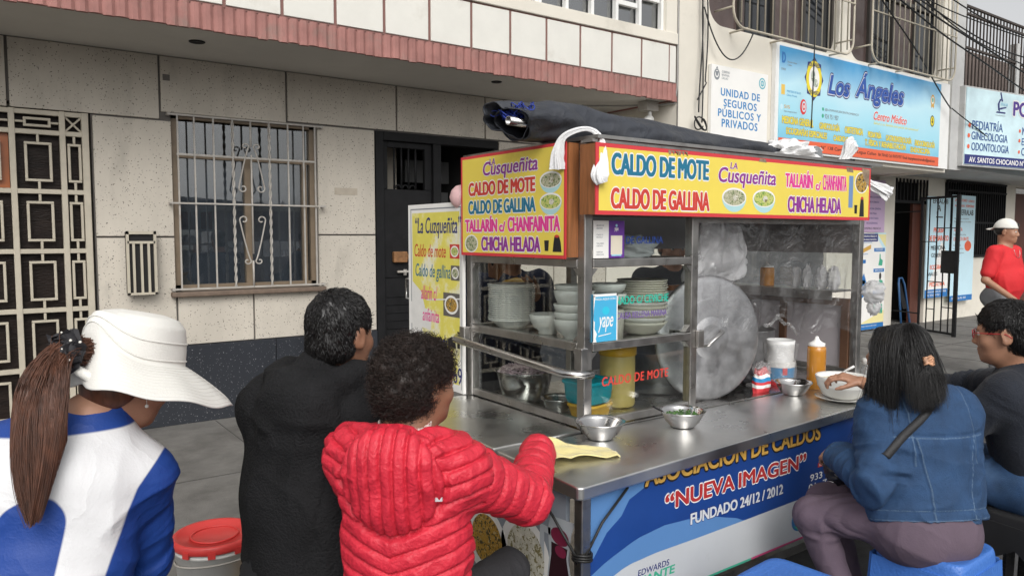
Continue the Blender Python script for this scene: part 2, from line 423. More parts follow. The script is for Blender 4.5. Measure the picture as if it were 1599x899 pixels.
for (xa, xb) in ((1.0, 2.7), (2.7, 4.4), (4.4, 6.09)):
    w = MB()
    for x in np.linspace(xa+.02, xb-.02, 6): w.box(x-.018, x+.018, 5.70, 5.75, 3.766, 5.3)
    for i, x in enumerate(np.linspace(xa+.02, xb-.02, 6)[:-1]):
        zz = 3.95 if i % 2 else 4.06
        w.box(x+.018, x+.29, 5.705, 5.745, zz, zz+.045)
    o = bA(w, 'window', M_white)
    g = MB(); g.box(xa, xb, 5.765, 5.772, 3.768, 5.29); inA(g.build('pane', M_dkglass if xa < 4 else mk_glass('upper_glass', (.55,.57,.58), .25), o)).matrix_parent_inverse = Matrix()
    cu = MB(); cu.grid(lambda u, v, xa=xa, xb=xb: (xa+.05+(xb-xa-.1)*u, 5.95+.03*math.sin(u*40), 3.77+1.5*v), 60, 2)
    cu.build('curtain', mk('pale_curtain', (.42,.42,.41), .9, var=.2, vscale=2.5), o)
mb = MB(); mb.box(-3.2, 6.1, 7.2, 7.3, 3.3, 5.3); bA(mb, 'upper_room', M_dk)
# soffit light holes
for (x, y, r) in ((1.45, 6.13, .052), (4.15, 6.03, .045)):
    mb = MB(); mb.lathe([(0.002,.0),(r*.55,0),(r,-.006),(r*1.15,-.002),(r*1.15,.004)], (x, y, 3.069), 18)
    o = mb.build('downlight', M_black_st); tag(o, 'small dark recessed soffit light above the ' + ('barred window' if x < 3 else 'rolled tarpaulin'), 'light')
# window with grille
W = MB()
W.box(1.375,2.62,6.80,6.87,2.575,2.60); W.box(1.375,1.425,6.80,6.87,1.13,2.6); W.box(2.57,2.62,6.80,6.87,1.13,2.6); W.box(1.375,2.62,6.80,6.87,1.13,1.18)
W.box(1.425,2.57,6.81,6.86,2.255,2.29); W.box(1.975,2.03,6.805,6.865,1.18,2.255); W.box(2.50,2.54,6.805,6.865,1.18,2.255)
wi = bA(W, 'window', M_tan)
MB().box(1.42,2.58,6.835,6.841,1.17,2.56).build('pane', mk_glass('window_glass', (.75,.78,.8), .10), wi)
cu = MB(); cu.grid(lambda u, v: (1.40+1.2*u, 6.93+.004*math.sin(u*21)+.002*math.sin(u*60), 1.14+1.11*v), 90, 2); cu.build('curtain', M_curtain, wi)
MB().box(1.3,2.7,7.4,7.45,1.0,2.7).build('room', M_dk, wi)
mb = MB(); mb.box(1.33,2.67,6.68,6.80,1.085,1.126); mb.build('sill', M_sill, wi, bevel=.008)
mb = MB(); yb = 6.70
for i, x in enumerate((1.41,1.54,1.694,1.853,2.006,2.168,2.335,2.477,2.585)):
    if i in (3, 5):    # twisted bars
        for ph in (0, math.pi):
            mb.tube([(x+.007*math.cos(t*55+ph), yb+.007*math.sin(t*55+ph), 1.15+1.44*t) for t in np.linspace(0, 1, 110)], .0075, 5)
    elif i == 4: mb.cyl((x,yb,2.37),(x,yb,2.59),.009,n=6); mb.cyl((x,yb,1.15),(x,yb,1.38),.009,n=6)
    else: mb.bar((x,yb,1.15),(x,yb,2.60),.0125)
for z in (2.595,1.15): mb.bar((1.35,yb,z),(2.65,yb,z),.015)
mb.bar((1.40,yb,2.272),(2.59,yb,2.272),.016); mb.bar((1.335,yb-.016,1.868),(2.675,yb-.016,1.868),.014)
for x in (1.345,2.655):
    for z in (2.595,1.15,1.868): mb.bar((x,yb-.01,z),(x,6.76,z),.02)
def scroll(cx, cz, sx, sz):
    """wrought iron leaf: a small curl near the middle bar, a long line leaning outwards, a curl turning back in"""
    P = []
    for t in np.linspace(0, 1, 18):
        a = 5.2*(1-t); r = .010+.022*t
        P.append((cx+sx*(.052-r*math.cos(a)), yb, cz+sz*r*math.sin(a)*.9))
    x0, z0 = P[-1][0], P[-1][2]; xe, ze = cx+sx*.112, cz-sz*.36
    for t in np.linspace(.08, 1, 12): P.append((x0+(xe-x0)*(t**.8), yb, z0+(ze-z0)*t))
    for t in np.linspace(.06, 1, 18):
        a = 5.4*t; r = .036*(1-.62*t)
        P.append((xe-sx*(.036-r*math.cos(a)), yb, ze-sz*r*math.sin(a)))
    return P
for sx in (-1, 1):
    mb.tube(scroll(2.008, 2.37, sx, 1), .007, 5)
    mb.tube(scroll(2.008, 1.375, sx, -1), .007, 5)
mb.cyl((2.008,yb,1.44),(2.008,yb,2.3),.008,n=6)
mb.build('grille', M_grey_st, wi)
# small vent with grille
mb = MB(); mb.box(1.0,1.205,6.66,6.756,1.135,1.628); vn = mb.build('wall_vent', M_dk); tag(vn, 'narrow upright vent box with white bars on the stone wall', 'vent')
mb = MB()
for (a, b, c, d) in ((.992,1.213,1.61,1.635),(.992,1.213,1.122,1.14),(.992,1.012,1.122,1.635),(1.193,1.213,1.122,1.635),(1.0,1.205,1.535,1.555)): mb.box(a, b, 6.64, 6.665, c, d)
for x in (1.045,1.102,1.155): mb.box(x-.009,x+.009,6.642,6.66,1.14,1.54)
mb.build('grille', M_beige_st, vn)
# big gate on the left
gt = MB()
for x in (.745,.592,.268,-.056,-.38,-.704,-1.03,-1.36): gt.box(x-(.024 if x > .7 else .02), x+(.024 if x > .7 else .02), 6.72, 6.775, .02, 2.545)
zs = (2.525,2.378,1.933,1.48,1.028,.575,.13)
for z in zs: gt.box(-1.36, .745, 6.725, 6.77, z-.018, z+.018)
cols = [(.592,.745),(.268,.592),(-.056,.268),(-.38,-.056),(-.704,-.38),(-1.03,-.704),(-1.36,-1.03)]
def rect(xa, xb, za, zb):
    t = .0095
    for (a, b, c, d) in ((xa-t,xb+t,za-t,za+t),(xa-t,xb+t,zb-t,zb+t),(xa-t,xa+t,za+t,zb-t),(xb-t,xb+t,za+t,zb-t)): gt.box(a, b, 6.73, 6.752, c, d)
for (xa, xb) in cols:
    w = xb-xa; m = (xa+xb)/2; hw = w*.245 if w > .2 else w*.24
    for i in range(1, 6):
        za, zb = zs[i+1]+.018, zs[i]-.018; q = .066
        rect(m-hw, m+hw, za+q, zb-q)
        gt.box(m-.009, m+.009, 6.732, 6.75, zb-q+.01, zb); gt.box(m-.009, m+.009, 6.732, 6.75, za, za+q-.01)
    za, zb = zs[1]+.018, zs[0]-.018
    if w > .2:
        rect(m-hw, m+hw, za+.03, zb-.03); mz = (za+zb)/2
        gt.box(xa+.02, m-hw-.01, 6.732, 6.75, mz-.008, mz+.008); gt.box(m+hw+.01, xb-.02, 6.732, 6.75, mz-.008, mz+.008)
    else:
        gt.bar((xa+.02,6.741,za),(xb-.024,6.741,zb),.014); gt.bar((xa+.02,6.747,zb),(xb-.024,6.747,za),.014)
g = bA(gt, 'gate', M_beige_st, bevel=.003, seg=1)
MB().box(-1.4,.78,6.79,6.80,0,2.56).build('pane', M_ptex, g)
MB().box(-.03,.245,6.775,6.788,1.955,2.36).build('panel', M_orange, g)
# street door, black steel, leaf standing open
mb = MB()
mb.box(3.215,3.30,6.74,6.86,0,2.615); mb.box(3.30,4.66,6.74,6.86,2.53,2.615); mb.box(3.86,3.95,6.745,6.85,0,2.53); mb.box(4.60,4.66,6.74,6.86,0,2.53)
mb.box(3.30,3.86,6.79,6.83,.0,2.06); mb.box(3.30,3.36,6.785,6.835,2.06,2.53); mb.box(3.78,3.86,6.785,6.835,2.06,2.53); mb.box(3.36,3.78,6.785,6.835,2.47,2.53)
for z in (.3,.36,.42,.5,.58,.66,.74,.82,.9,.98): mb.box(3.34,3.82,6.782,6.792,z,z+.014)
mb.box(3.30,3.86,6.778,6.79,1.18,1.2)
d = bA(mb, 'door', M_black_st, bevel=.004, seg=1)
mb = MB()
for x in (3.44,3.52,3.60,3.68): mb.cyl((x,6.80,2.06),(x,6.80,2.48),.012,n=6)
for x in (3.48,3.56,3.64): mb.tube([(x+.03*math.cos(a),6.795,2.07+.035*math.sin(a)) for a in np.linspace(0,math.pi,9)],.007,5)
mb.build('bars', M_black_st, d)
MB().box(3.36,3.72,7.3,7.34,1.6,2.6).build('inner_wall', mk('inner_wall_paint', (.42,.38,.32), .85), d)
mb = MB(); mb.box(3.40,3.55,6.735,6.785,1.33,1.44); mb.cyl((3.55,6.76,1.385),(3.60,6.76,1.385),.03,n=10)
mb.build('lock', mk('rusty_lock', (.24,.115,.045), .55, var=.35, vscale=25), d, bevel=.01)
mb = MB(); mb.bar((3.44,6.75,1.24),(3.60,6.75,1.24),.02); mb.cyl((3.53,6.76,1.2),(3.53,6.76,1.26),.018,n=8); mb.build('bolt', M_grey_st, d)
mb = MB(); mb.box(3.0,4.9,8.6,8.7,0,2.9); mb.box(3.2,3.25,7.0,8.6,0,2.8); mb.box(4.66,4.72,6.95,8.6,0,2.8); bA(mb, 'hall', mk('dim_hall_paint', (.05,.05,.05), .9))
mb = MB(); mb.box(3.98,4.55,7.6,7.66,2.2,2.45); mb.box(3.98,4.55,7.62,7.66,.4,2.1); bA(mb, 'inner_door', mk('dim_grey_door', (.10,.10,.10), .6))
mb = MB(); mb.box(-3.3,6.25,8.8,9.0,0,6); mb.box(-3.3,-3.2,6.95,8.9,0,6); mb.box(6.15,6.25,6.95,8.9,0,6); mb.box(-3.3,6.25,5.9,9.0,6.0,6.2); bA(mb, 'back_wall', M_cream)

# ------------------------------------------------------------------ building B (cream clinic front)
B = empty('clinic_building', (9.4, 6.75, 0), 'cream painted clinic building with caged windows above the blue banner', 'building')
def bB(mb, name, mat, **k):
    o = mb.build(name, mat, B, **k); o.matrix_parent_inverse = Matrix.Translation((-9.4,-6.75,0)); return o
YB = 5.66
wins = [(6.77,9.36,3.96,5.9),(9.62,12.15,3.96,5.9)]
mb = MB()
zt = 8.5
mb.box(6.275,12.42,YB,YB+.2,2.58,3.96); mb.box(6.275,12.42,YB,YB+.2,5.9,zt)
for (a, b) in ((6.275,6.77),(9.36,9.62),(12.15,12.42)): mb.box(a, b, YB, YB+.2, 3.96, 5.9)
rr = .24
for (xa, xb, za, zb) in wins:
    for (cx, sx) in ((xa, 1), (xb, -1)):
        pts = [(cx, YB+.001, za)] + [(cx+sx*(rr-rr*math.cos(t)), YB+.001, za+(rr-rr*math.sin(t))) for t in np.linspace(math.pi/2, 0, 9)]
        mb.prism(pts, (0, .19, 0))
mb.box(6.275,6.40,YB+.2,6.9,2.58,zt); mb.box(12.3,12.42,YB+.2,6.9,2.58,zt)
mb.box(6.275,12.42,YB+.2,6.9,2.60,2.72)
bB(mb, 'upper_wall', M_cream)
mb = MB(); mb.box(6.27,6.285,YB-.006,YB+.0,2.6,zt); bB(mb, 'wall_joint', M_grv)
for (xa, xb, za, zb) in wins:
    w = MB(); w.box(xa,xb,YB+.12,YB+.13,za,zb); o = bB(w, 'window', M_dkglass)
    w = MB()
    for x in np.linspace(xa+.02, xb-.02, 5): w.box(x-.025, x+.025, YB+.08, YB+.118, za, zb)
    w.box(xa, xb, YB+.08, YB+.118, 4.95, 5.0)
    w.build('frame', mk('dark_bronze_frame', (.05,.045,.04), .4), o)
    cu = MB()
    for i, (a, b) in enumerate(((.05,.30),(.52,.75))):
        w0 = xb-xa; cu.box(xa+w0*a, xa+w0*b, YB+.1195, YB+.1205-.0003, za+.05, zb-.1)
    cu.build('blind', mk('reddish_blind', (.085,.06,.055), .15, var=.4, vscale=1.5, spec=.6), o)
    g = MB(); yb = YB-.24; x0, x1 = xa+.12, xb-.06
    for q, y in ((0, yb), ):
        P = [(x0, y, zb)] + [(x0+.2-.2*math.cos(t), y, za-.06+.2-.2*math.sin(t)) for t in np.linspace(0, math.pi/2, 7)]
        P += [(x1-.2+.2*math.sin(t), y, za-.06+.2-.2*math.cos(t)) for t in np.linspace(0, math.pi/2, 7)] + [(x1, y, zb)]
        g.tube(P, .014, 6)
    n = 17
    for k in range(1, n):
        x = x0+(x1-x0)*k/n; dz = 0 if (.2 < x-x0 and .2 < x1-x) else .06
        g.tube([(x, yb, zb), (x, yb, za-.06+dz)], .0095, 5)
    for x in (x0+.25, (x0+x1)/2-.2, x1-.25): g.cyl((x, yb, za-.05), (x, YB+.02, za-.05), .012, n=6)
    for x in (x0, x1): g.cyl((x, yb, za+.15), (x, YB+.02, za+.15), .012, n=6)
    for z in (4.55, 5.3): g.bar((x0, yb-.012, z), (x1, yb-.012, z), .015)
    g.build('cage', M_beige_st, o)
bB(MB().box(6.27,8.0,YF,YF+.2,0,2.6), 'lower_wall', M_cream); bB(MB().box(11.0,12.42,YF,YF+.2,0,2.6), 'lower_wall', M_cream); bB(MB().box(12.42,12.95,YF-.05,YF+.2,0,2.62), 'pillar', M_cream)
mb = MB()
for i in range(26): mb.box(8.0,11.0,YF+.05+.01*(i%2),YF+.12,i*.1,i*.1+.1)
bB(mb, 'roller_shutter', M_roller)
mb = MB(); mb.box(6.2,12.5,8.2,8.3,0,zt); mb.box(6.3,12.42,5.9,8.3,zt-.1,zt+.01); bB(mb, 'back_wall', M_cream)

# ------------------------------------------------------------------ building C (grey, railings, clinic sign)
Cb = empty('polyclinic_building', (15, 6.75, 0), 'grey building with brown barred balcony above the pale blue sign', 'building')
def bC(mb, name, mat, **k):
    o = mb.build(name, mat, Cb, **k); o.matrix_parent_inverse = Matrix.Translation((-15,-6.75,0)); return o
M_cgrey = mk('grey_paint', (.50,.50,.49), .7, var=.06, dirt=(.35,.34,.32), dscale=2)
mb = MB(); mb.box(12.425,12.80,5.60,6.9,2.63,8.0); mb.box(12.8,30,5.62,6.9,2.65,2.95); mb.box(12.8,30,5.66,5.85,2.95,3.55); bC(mb, 'upper_wall', M_cgrey)
mb = MB(); mb.box(12.8,30,6.55,6.7,2.95,5.0); bC(mb, 'balcony_wall', mk('brown_grey_paint', (.17,.135,.12), .8, var=.15, vscale=2))
mb = MB(); mb.box(15.0,15.12,5.70,5.82,3.5,4.95); bC(mb, 'pillar', M_cgrey)
mb = MB()
x = 12.86
while x < 22:
    mb.box(x-.009, x+.009, 5.72, 5.74, 3.5, 5.27); x += .125
for z in (4.62,5.15,5.27): mb.box(12.8,22,5.71,5.75,z-.016,z+.016)
bC(mb, 'railing', mk('dark_brown_railing', (.05,.038,.032), .6, var=.2))
mb = MB(); mb.box(14.2,14.85,YF,YF+.2,0,2.65); mb.box(14.85,17.42,YF,YF+.2,0,1.16); mb.box(17.42,18.0,YF,YF+.2,0,2.65); mb.box(12.95,30,YF+.01,YF+.2,2.62,2.66)
mb.box(19.3,30,YF,YF+.2,0,2.65); mb.box(12.96,14.2,YF+.02,YF+.2,2.56,2.64); bC(mb, 'lower_wall', M_cream)
mb = MB(); mb.box(12.9,20,8.5,8.6,0,2.8); mb.box(12.93,12.98,6.95,8.5,0,2.7); mb.box(14.25,14.3,6.95,8.5,0,2.7); bC(mb, 'hall', M_dk)
mb = MB(); mb.box(13.78,14.18,6.80,6.85,0,2.2); bC(mb, 'door', M_brownwood)
mb = MB()
for x in np.linspace(12.97,14.18,11): mb.box(x-.014,x+.014,6.74,6.765,2.2,2.6)
mb.box(12.95,14.2,6.735,6.77,2.17,2.22); bC(mb, 'transom_grille', M_black_st)
w = MB(); w.box(14.85,17.42,6.88,6.9,1.16,2.65); o = bC(w, 'window', M_dkglass)
w = MB()
for x in np.linspace(14.87,17.40,26): w.box(x-.013,x+.013,6.70,6.73,1.18,2.64)
for z in (1.2,1.85,2.45,2.62): w.box(14.85,17.42,6.69,6.735,z-.018,z+.018)
w.build('grille', M_black_st, o)
mb = MB(); mb.box(18.0,19.3,6.86,6.9,0,2.5); bC(mb, 'side_door', M_brownwood)
mb = MB(); mb.box(12.5,30,8.9,9.0,0,5.0); mb.box(29.9,30,6.9,9,0,5); bC(mb, 'back_wall', M_cgrey)

# open street gate of clinic door
ga = np.array((12.815,6.169)); gb = np.array((12.54,5.482))
ga2 = np.array((13.05,6.62)); 
def gp(t, z): p = ga+(gb-ga)*t; return (p[0], p[1], z)
mb = MB()
for t in (0,1): mb.bar(gp(t,.0), gp(t,2.235), .05 if t else .03)
for t in (.22,.44,.64,.83): mb.bar(gp(t,.03), gp(t,2.2), .016)
for z in (.04,2.21): mb.bar(gp(0,z), gp(1,z), .035)
for (t0, t1, z) in ((0,.44,1.5),(.44,1,1.72),(.22,.64,.85),(.64,1,.45),(.22,.44,.40)): mb.bar(gp(t0,z), gp(t1,z), .014)
gate = mb.build('street_gate', M_black_st); tag(gate, 'open black barred gate with square lock plate outside the clinic', 'gate')
mb = MB(); c = gp(.8, 1.18); dv = (gb-ga)/np.linalg.norm(gb-ga)
mb.obox(c, (dv[0]*.15, dv[1]*.15, 0), (-dv[1]*.015, dv[0]*.015, 0), (0,0,.18)); mb.build('lock_plate', M_black_st, gate)
mb = MB(); mb.bar(gp(0,.3), (13.0,6.70,.3), .02); mb.bar(gp(0,2.0), (13.0,6.70,2.0), .02); mb.build('hinge_arm', M_black_st, gate)

# ------------------------------------------------------------------ cables
def sag(a, b, s, n=24, wob=0., seed=0):
    r_ = random.Random(seed); a, b = np.array(a, float), np.array(b, float)
    ph = [r_.uniform(0, 6) for _ in range(3)]
    return [a+(b-a)*t+np.array((wob*math.sin(5*t+ph[0]), wob*.6*math.sin(7*t+ph[1]), -s*4*t*(1-t)+wob*math.sin(9*t+ph[2]))) for t in np.linspace(0,1,n)]
CABS = [((9.2,5.2,5.0),(14.4,5.0,4.05),.10,.013),((9.0,5.22,5.1),(14.6,5.05,4.42),.22,.011),((9.4,5.15,5.2),(14.8,4.9,4.62),.16,.010),((9.6,5.2,4.75),(14.2,5.05,3.82),.05,.012),
        ((8.9,5.3,5.2),(12.2,5.5,3.55),.02,.010),((12.2,5.5,3.55),(15.2,5.3,2.55),.02,.009),((10.2,5.25,5.0),(14.9,4.9,4.25),.28,.009),((9.9,5.2,4.95),(15.2,4.9,4.85),.25,.009)]
for i, (a, b, s_, r_) in enumerate(CABS):
    lab = {4: 'thin black cable dropping across a caged window to the sign corner', 5: 'thin black cable crossing the pale blue clinic sign'}.get(i) or '%s of the black cables sagging across the barred balcony' % {7: 'uppermost', 2: 'second highest', 1: 'third highest', 6: 'fourth highest', 0: 'second lowest', 3: 'lowest'}[i]
    tag(MB().tube(sag(a, b, s_, wob=.02, seed=i), r_, 5).build('overhead_cable', M_cable), lab, 'cable', 'cables strung over the street')
for i, (dx, zb, w_) in enumerate(((0,2.85,.015),(.05,3.3,.02),(-.05,2.95,.025))):
    P = [(6.62+dx+w_*math.sin(t*9+i)+(.08*max(0,.4-t)*(-1 if i else 1)), 5.61-.01*i, 5.6+(zb-5.6)*t) for t in np.linspace(0,1,30)]
    if i == 0: P += [(6.62+.10*math.sin(a)-.05, 5.58, 2.83+.07*math.cos(a*1.3)) for a in np.linspace(0.4,13,50)]
    if i == 1: P += [(6.67-.16*t, 5.58, 3.3-.22*t) for t in np.linspace(.1,1,6)]
    tag(MB().tube(P, .008, 5).build('hanging_cable', M_cable), ['long black cable ending in loose loops above the tarpaulin','short black cable with a bent free end on cream wall','slack black cable hanging down the cream wall'][i], 'cable')
P = sag((6.62,5.6,4.1),(7.35,5.5,3.9),.42,20)
tag(MB().tube(P, .008, 5).build('hanging_cable', M_cable), 'black cable drooping in a loop beside the first caged window', 'cable')
P = [(8.35+.03*math.sin(3*t), 5.38, 5.4-2.5*t) for t in np.linspace(0,1,20)]
tag(MB().tube(P, .008, 5).build('hanging_cable', M_cable), 'black cable hanging straight down in front of the blue banner', 'cable')
P = [(6.266,5.655,6.0),(6.266,5.652,4.0),(6.268,5.655,3.2),(6.262,5.68,3.03),(6.2,5.9,3.035),(5.9,6.2,3.04),(5.5,6.4,3.03),(5.42,6.5,2.9)]
tag(MB().tube(P, .010, 6).build('hanging_cable', mk('grey_conduit', (.33,.32,.30), .6)), 'grey conduit running down the balcony corner and under the soffit', 'cable')
fl = MB(); fl.box(6.02,6.2,5.86,6.0,2.965,3.066); flo = fl.build('floodlight', M_grey_st); tag(flo, 'white floodlight on a grey box under the balcony corner', 'light')
mb = MB(); mb.cyl((6.12,5.92,2.97),(6.12,5.90,2.87),.025,n=10); mb.lathe([(.03,0),(.05,.03),(.06,.12),(.16,.26),(.155,.27),(.0,.2)], (0,0,0), 20)
o = None
mb2 = MB(); mb2.cyl((6.12,5.92,2.97),(6.11,5.90,2.89),.022,n=10); mb2.cyl((6.11,5.90,2.88),(5.84,5.86,2.70),.05,.055,n=14); mb2.cyl((5.84,5.86,2.70),(5.74,5.85,2.63),.055,.12,n=16)
mb2.build('lamp', M_white, flo)
# ------------------------------------------------------------------ sign materials
def flat(name, c, rough=.45): return mk(name, c, rough, var=.03, vscale=4)
K_yel = mk('sign_yellow', (.80,.635,.10), .38, var=.05, vscale=3, dirt=(.62,.46,.06), dscale=5, dlo=.62, dhi=.9)
K_red = flat('sign_red', (.62,.045,.055)); K_red2 = flat('letter_red', (.58,.05,.035)); K_teal = flat('letter_teal', (.012,.16,.27))
K_pur = flat('letter_purple', (.26,.03,.27)); K_pink = flat('letter_pink', (.72,.045,.28)); K_wht = flat('letter_white', (.82,.81,.78))
K_navy = flat('letter_navy', (.02,.028,.16)); K_blue = flat('letter_blue', (.025,.17,.46)); K_black = flat('letter_black', (.015,.015,.017))
K_grey = flat('letter_grey', (.22,.24,.26)); K_lyel = flat('letter_yellow', (.80,.66,.03)); K_sky = flat('print_sky_blue', (.33,.63,.78))
K_sky2 = flat('print_pale_blue', (.56,.77,.86)); K_orange = flat('print_orange_red', (.74,.13,.055)); K_green = flat('print_green', (.05,.38,.24))
K_gold = flat('letter_gold', (.62,.36,.075)); K_panelblue = mk('panel_blue', (.014,.055,.24), .3, var=.1, vscale=3, coat=.2)
K_midblue = flat('panel_mid_blue', (.10,.23,.48), .3); K_palegrey = mk('panel_pale_grey', (.52,.54,.56), .35, var=.05, vscale=3, dirt=(.40,.41,.42), dscale=6, dlo=.6)
K_lilac = flat('poster_lilac', (.55,.40,.58)); K_wood = mk('orange_brown_wood', (.27,.10,.032), .5, var=.35, vscale=5, stretch=(9,9,.9), bump=.2, bscale=30)
K_skin = flat('print_skin', (.45,.25,.16)); K_lgreen = flat('print_light_green', (.42,.55,.22)); K_bowl = flat('print_bowl_blue', (.42,.66,.68))
def foodmat(name, a, b, c, scale=60):
    """printed photograph of food: blotches of three colours"""
    m = mk(name, a, .4, var=.2, vscale=scale*.5)
    nt = m.node_tree; N = nt.nodes; L = nt.links; bs = N['Principled BSDF']
    base = bs.inputs['Base Color'].links[0].from_socket
    tc = N.new('ShaderNodeTexCoord')
    for col, sc, lo in ((b, scale, .52), (c, scale*1.5, .60)):
        v = N.new('ShaderNodeTexNoise'); v.inputs['Scale'].default_value = sc; v.inputs['Detail'].default_value = 3; v.inputs['Distortion'].default_value = .8
        L.new(tc.outputs['Object'], v.inputs['Vector'])
        r = N.new('ShaderNodeValToRGB'); r.color_ramp.elements[0].position = lo; r.color_ramp.elements[1].position = lo+.05
        L.new(v.outputs['Fac'], r.inputs[0])
        mx = N.new('ShaderNodeMixRGB'); mx.inputs[2].default_value = (*col, 1)
        L.new(r.outputs[0], mx.inputs[0]); L.new(base, mx.inputs[1]); base = mx.outputs[0]
    L.new(base, bs.inputs['Base Color'])
    return m
F_soup = foodmat('print_soup', (.52,.55,.16), (.16,.30,.05), (.70,.66,.42), 70)
F_mote = foodmat('print_mote', (.45,.44,.30), (.10,.16,.05), (.62,.58,.44), 80)
F_stew = foodmat('print_stew', (.45,.26,.04), (.05,.04,.02), (.60,.52,.30), 70)
F_white = foodmat('print_white_corn', (.62,.60,.50), (.20,.17,.06), (.75,.73,.66), 60)

# ------------------------------------------------------------------ signs on the clinic fronts
def board(name, x0, x1, y, z0, z1, mat, label, cat='sign', th=.04):
    o = MB().box(x0, x1, y, y+th, z0, z1).build(name, mat); tag(o, label, cat)
    return o, Face((0, y, 0), (1,0,0), (0,0,1), o)
o, f = board('wall_sign', 6.774,7.80,5.61,2.62,3.51, K_wht, 'white sign reading UNIDAD DE SEGUROS PÚBLICOS Y PRIVADOS on cream wall')
f.text([('UNIDAD DE',6.937,7.65,3.178,3.265),('SEGUROS',6.99,7.594,3.06,3.148),('PÚBLICOS Y',6.895,7.679,2.945,3.055),('PRIVADOS',6.961,7.617,2.83,2.923)], flat('sign_blue', (.03,.22,.50)), bold=.035, spacing=1.15)
f.text([('GOBIERNO',6.95,7.09,3.432,3.458),('REGIONAL',6.95,7.085,3.398,3.422),('CALLAO',6.95,7.06,3.362,3.387)], K_grey, bold=.02)
f.ell([(6.865,3.405,.05,.062)], K_grey, .003, 'crest'); f.ell([(6.865,3.41,.032,.04)], K_wht, .005, 'crest'); f.polys([[(6.835,3.44),(6.895,3.44),(6.88,3.395),(6.865,3.38),(6.85,3.395)],[(6.845,3.47),(6.865,3.495),(6.885,3.47)]], K_grey, .007, 'crest')
f.ell([(7.69,3.395,.064,.066)], flat('ring_teal', (.12,.42,.50)), .003, 'emblem'); f.ell([(7.69,3.395,.047,.049)], K_wht, .005, 'emblem'); f.ell([(7.69,3.395,.034,.036)], flat('ring_teal', (.12,.42,.50)), .007, 'emblem')
f.text([('su',7.672,7.708,3.383,3.41)], K_wht, .009)
f.quad(6.774,7.80,2.62,2.70, K_blue, .003)

# large blue banner
def skymat():
    m = mk('banner_sky_print', (.40,.70,.82), .4, var=.03)
    nt = m.node_tree; N = nt.nodes; L = nt.links; b = N['Principled BSDF']
    tc = N.new('ShaderNodeTexCoord'); sp = N.new('ShaderNodeSeparateXYZ'); L.new(tc.outputs['Object'], sp.inputs[0])
    nz = N.new('ShaderNodeTexNoise'); nz.inputs['Scale'].default_value = 1.1; nz.inputs['Detail'].default_value = 5; L.new(tc.outputs['Object'], nz.inputs['Vector'])
    ma = N.new('ShaderNodeMath'); ma.operation = 'MULTIPLY_ADD'; ma.inputs[1].default_value = .7; L.new(nz.outputs['Fac'], ma.inputs[0]); L.new(sp.outputs[2], ma.inputs[2])
    mr = N.new('ShaderNodeMapRange'); mr.inputs[1].default_value = 3.1; mr.inputs[2].default_value = 4.25; L.new(ma.outputs[0], mr.inputs[0])
    rp = N.new('ShaderNodeValToRGB'); e = rp.color_ramp.elements
    e[0].position = 0; e[0].color = (.16,.50,.68,1); e[1].position = 1; e[1].color = (.07,.32,.60,1)
    q = e.new(.25); q.color = (.36,.68,.80,1); q = e.new(.6); q.color = (.50,.75,.84,1)
    L.new(mr.outputs[0], rp.inputs[0]); L.new(rp.outputs[0], b.inputs['Base Color'])
    return m
o, f = board('banner_sign', 8.0,12.05,5.59,2.655,3.885, skymat(), 'large blue clinic banner with yellow list of services under caged windows')
MB().box(7.93,12.36,5.60,5.655,2.63,3.92).build('backing', M_white, o)
f.quad(8.0,12.05,2.655,2.79, K_orange, .003); f.text([('Av. Santos Chocano N° 138 Carmen de la Legua Callao',8.1,10.25,2.695,2.752),('964 704 602 Cel. 924751937 / Email: losangelescentromedico@gmail.com',10.3,11.93,2.69,2.75)], K_black, .006, bold=.02)
f.text([('Los',9.02,9.55,3.41,3.68),('Ángeles',9.67,10.96,3.36,3.80)], K_wht, .010, bold=.035, shear=.25, outline=K_navy, oform=.03)
f.text([('Los',9.03,9.54,3.42,3.67),('Ángeles',9.68,10.95,3.37,3.79)], flat('banner_blue', (.022,.085,.36)), .014, bold=.03, shear=.25)
f.text([('Centro Médico',10.15,11.05,3.19,3.305)], flat('banner_red', (.70,.04,.04)), .010, bold=.02, shear=.3, outline=K_wht, oform=.035)
f.text([('Salud y su familia son parte de nosotros!',10.158,11.398,3.12,3.165)], K_lyel, .006, bold=.01, shear=.2)
f.text([('@LOSANGELESCENTROMEDICO',8.975,9.775,3.195,3.232),('924 751 937',8.975,9.29,3.10,3.16)], K_grey, .006, bold=.02)
f.ell([(8.93,3.215,.022,.022),(8.93,3.13,.024,.026)], K_green, .005, 'icon')
f.text([('MEDICINA GENERAL',8.066,8.729,2.967,3.055),('GINECOLOGÍA',8.858,9.329,2.962,3.062),('OBSTETRICIA',9.446,9.895,2.955,3.041),('PEDIATRÍA',10.02,10.371,2.945,3.04),('GASTROENTEROLOGÍA',10.492,11.213,2.93,3.03),('ENDOCRINOLOGÍA',11.31,11.92,2.919,3.02),
        ('ECOGRAFÍAS ESPECIALES',8.157,9.037,2.842,2.94),('CARDIOLOGÍA',9.187,9.657,2.835,2.925),('T. FÍSICA Y REHABILITACIÓN',9.95,11.048,2.83,2.93),('ENDOSCOPÍA',11.192,11.774,2.815,2.91)], K_lyel, .008, bold=.04, outline=K_grey, oform=.05)
st = []
for k in range(16):
    a = math.pi/2+k*math.pi/8; r_ = 1. if k % 2 == 0 else .82; st.append((8.715+.205*r_*math.cos(a), 3.57+.275*r_*math.sin(a)))
f.polys([st], K_navy, .003, 'emblem'); f.ell([(8.715,3.57,.17,.225)], K_lyel, .005, 'emblem'); f.ell([(8.715,3.57,.115,.155)], K_wht, .009, 'emblem')
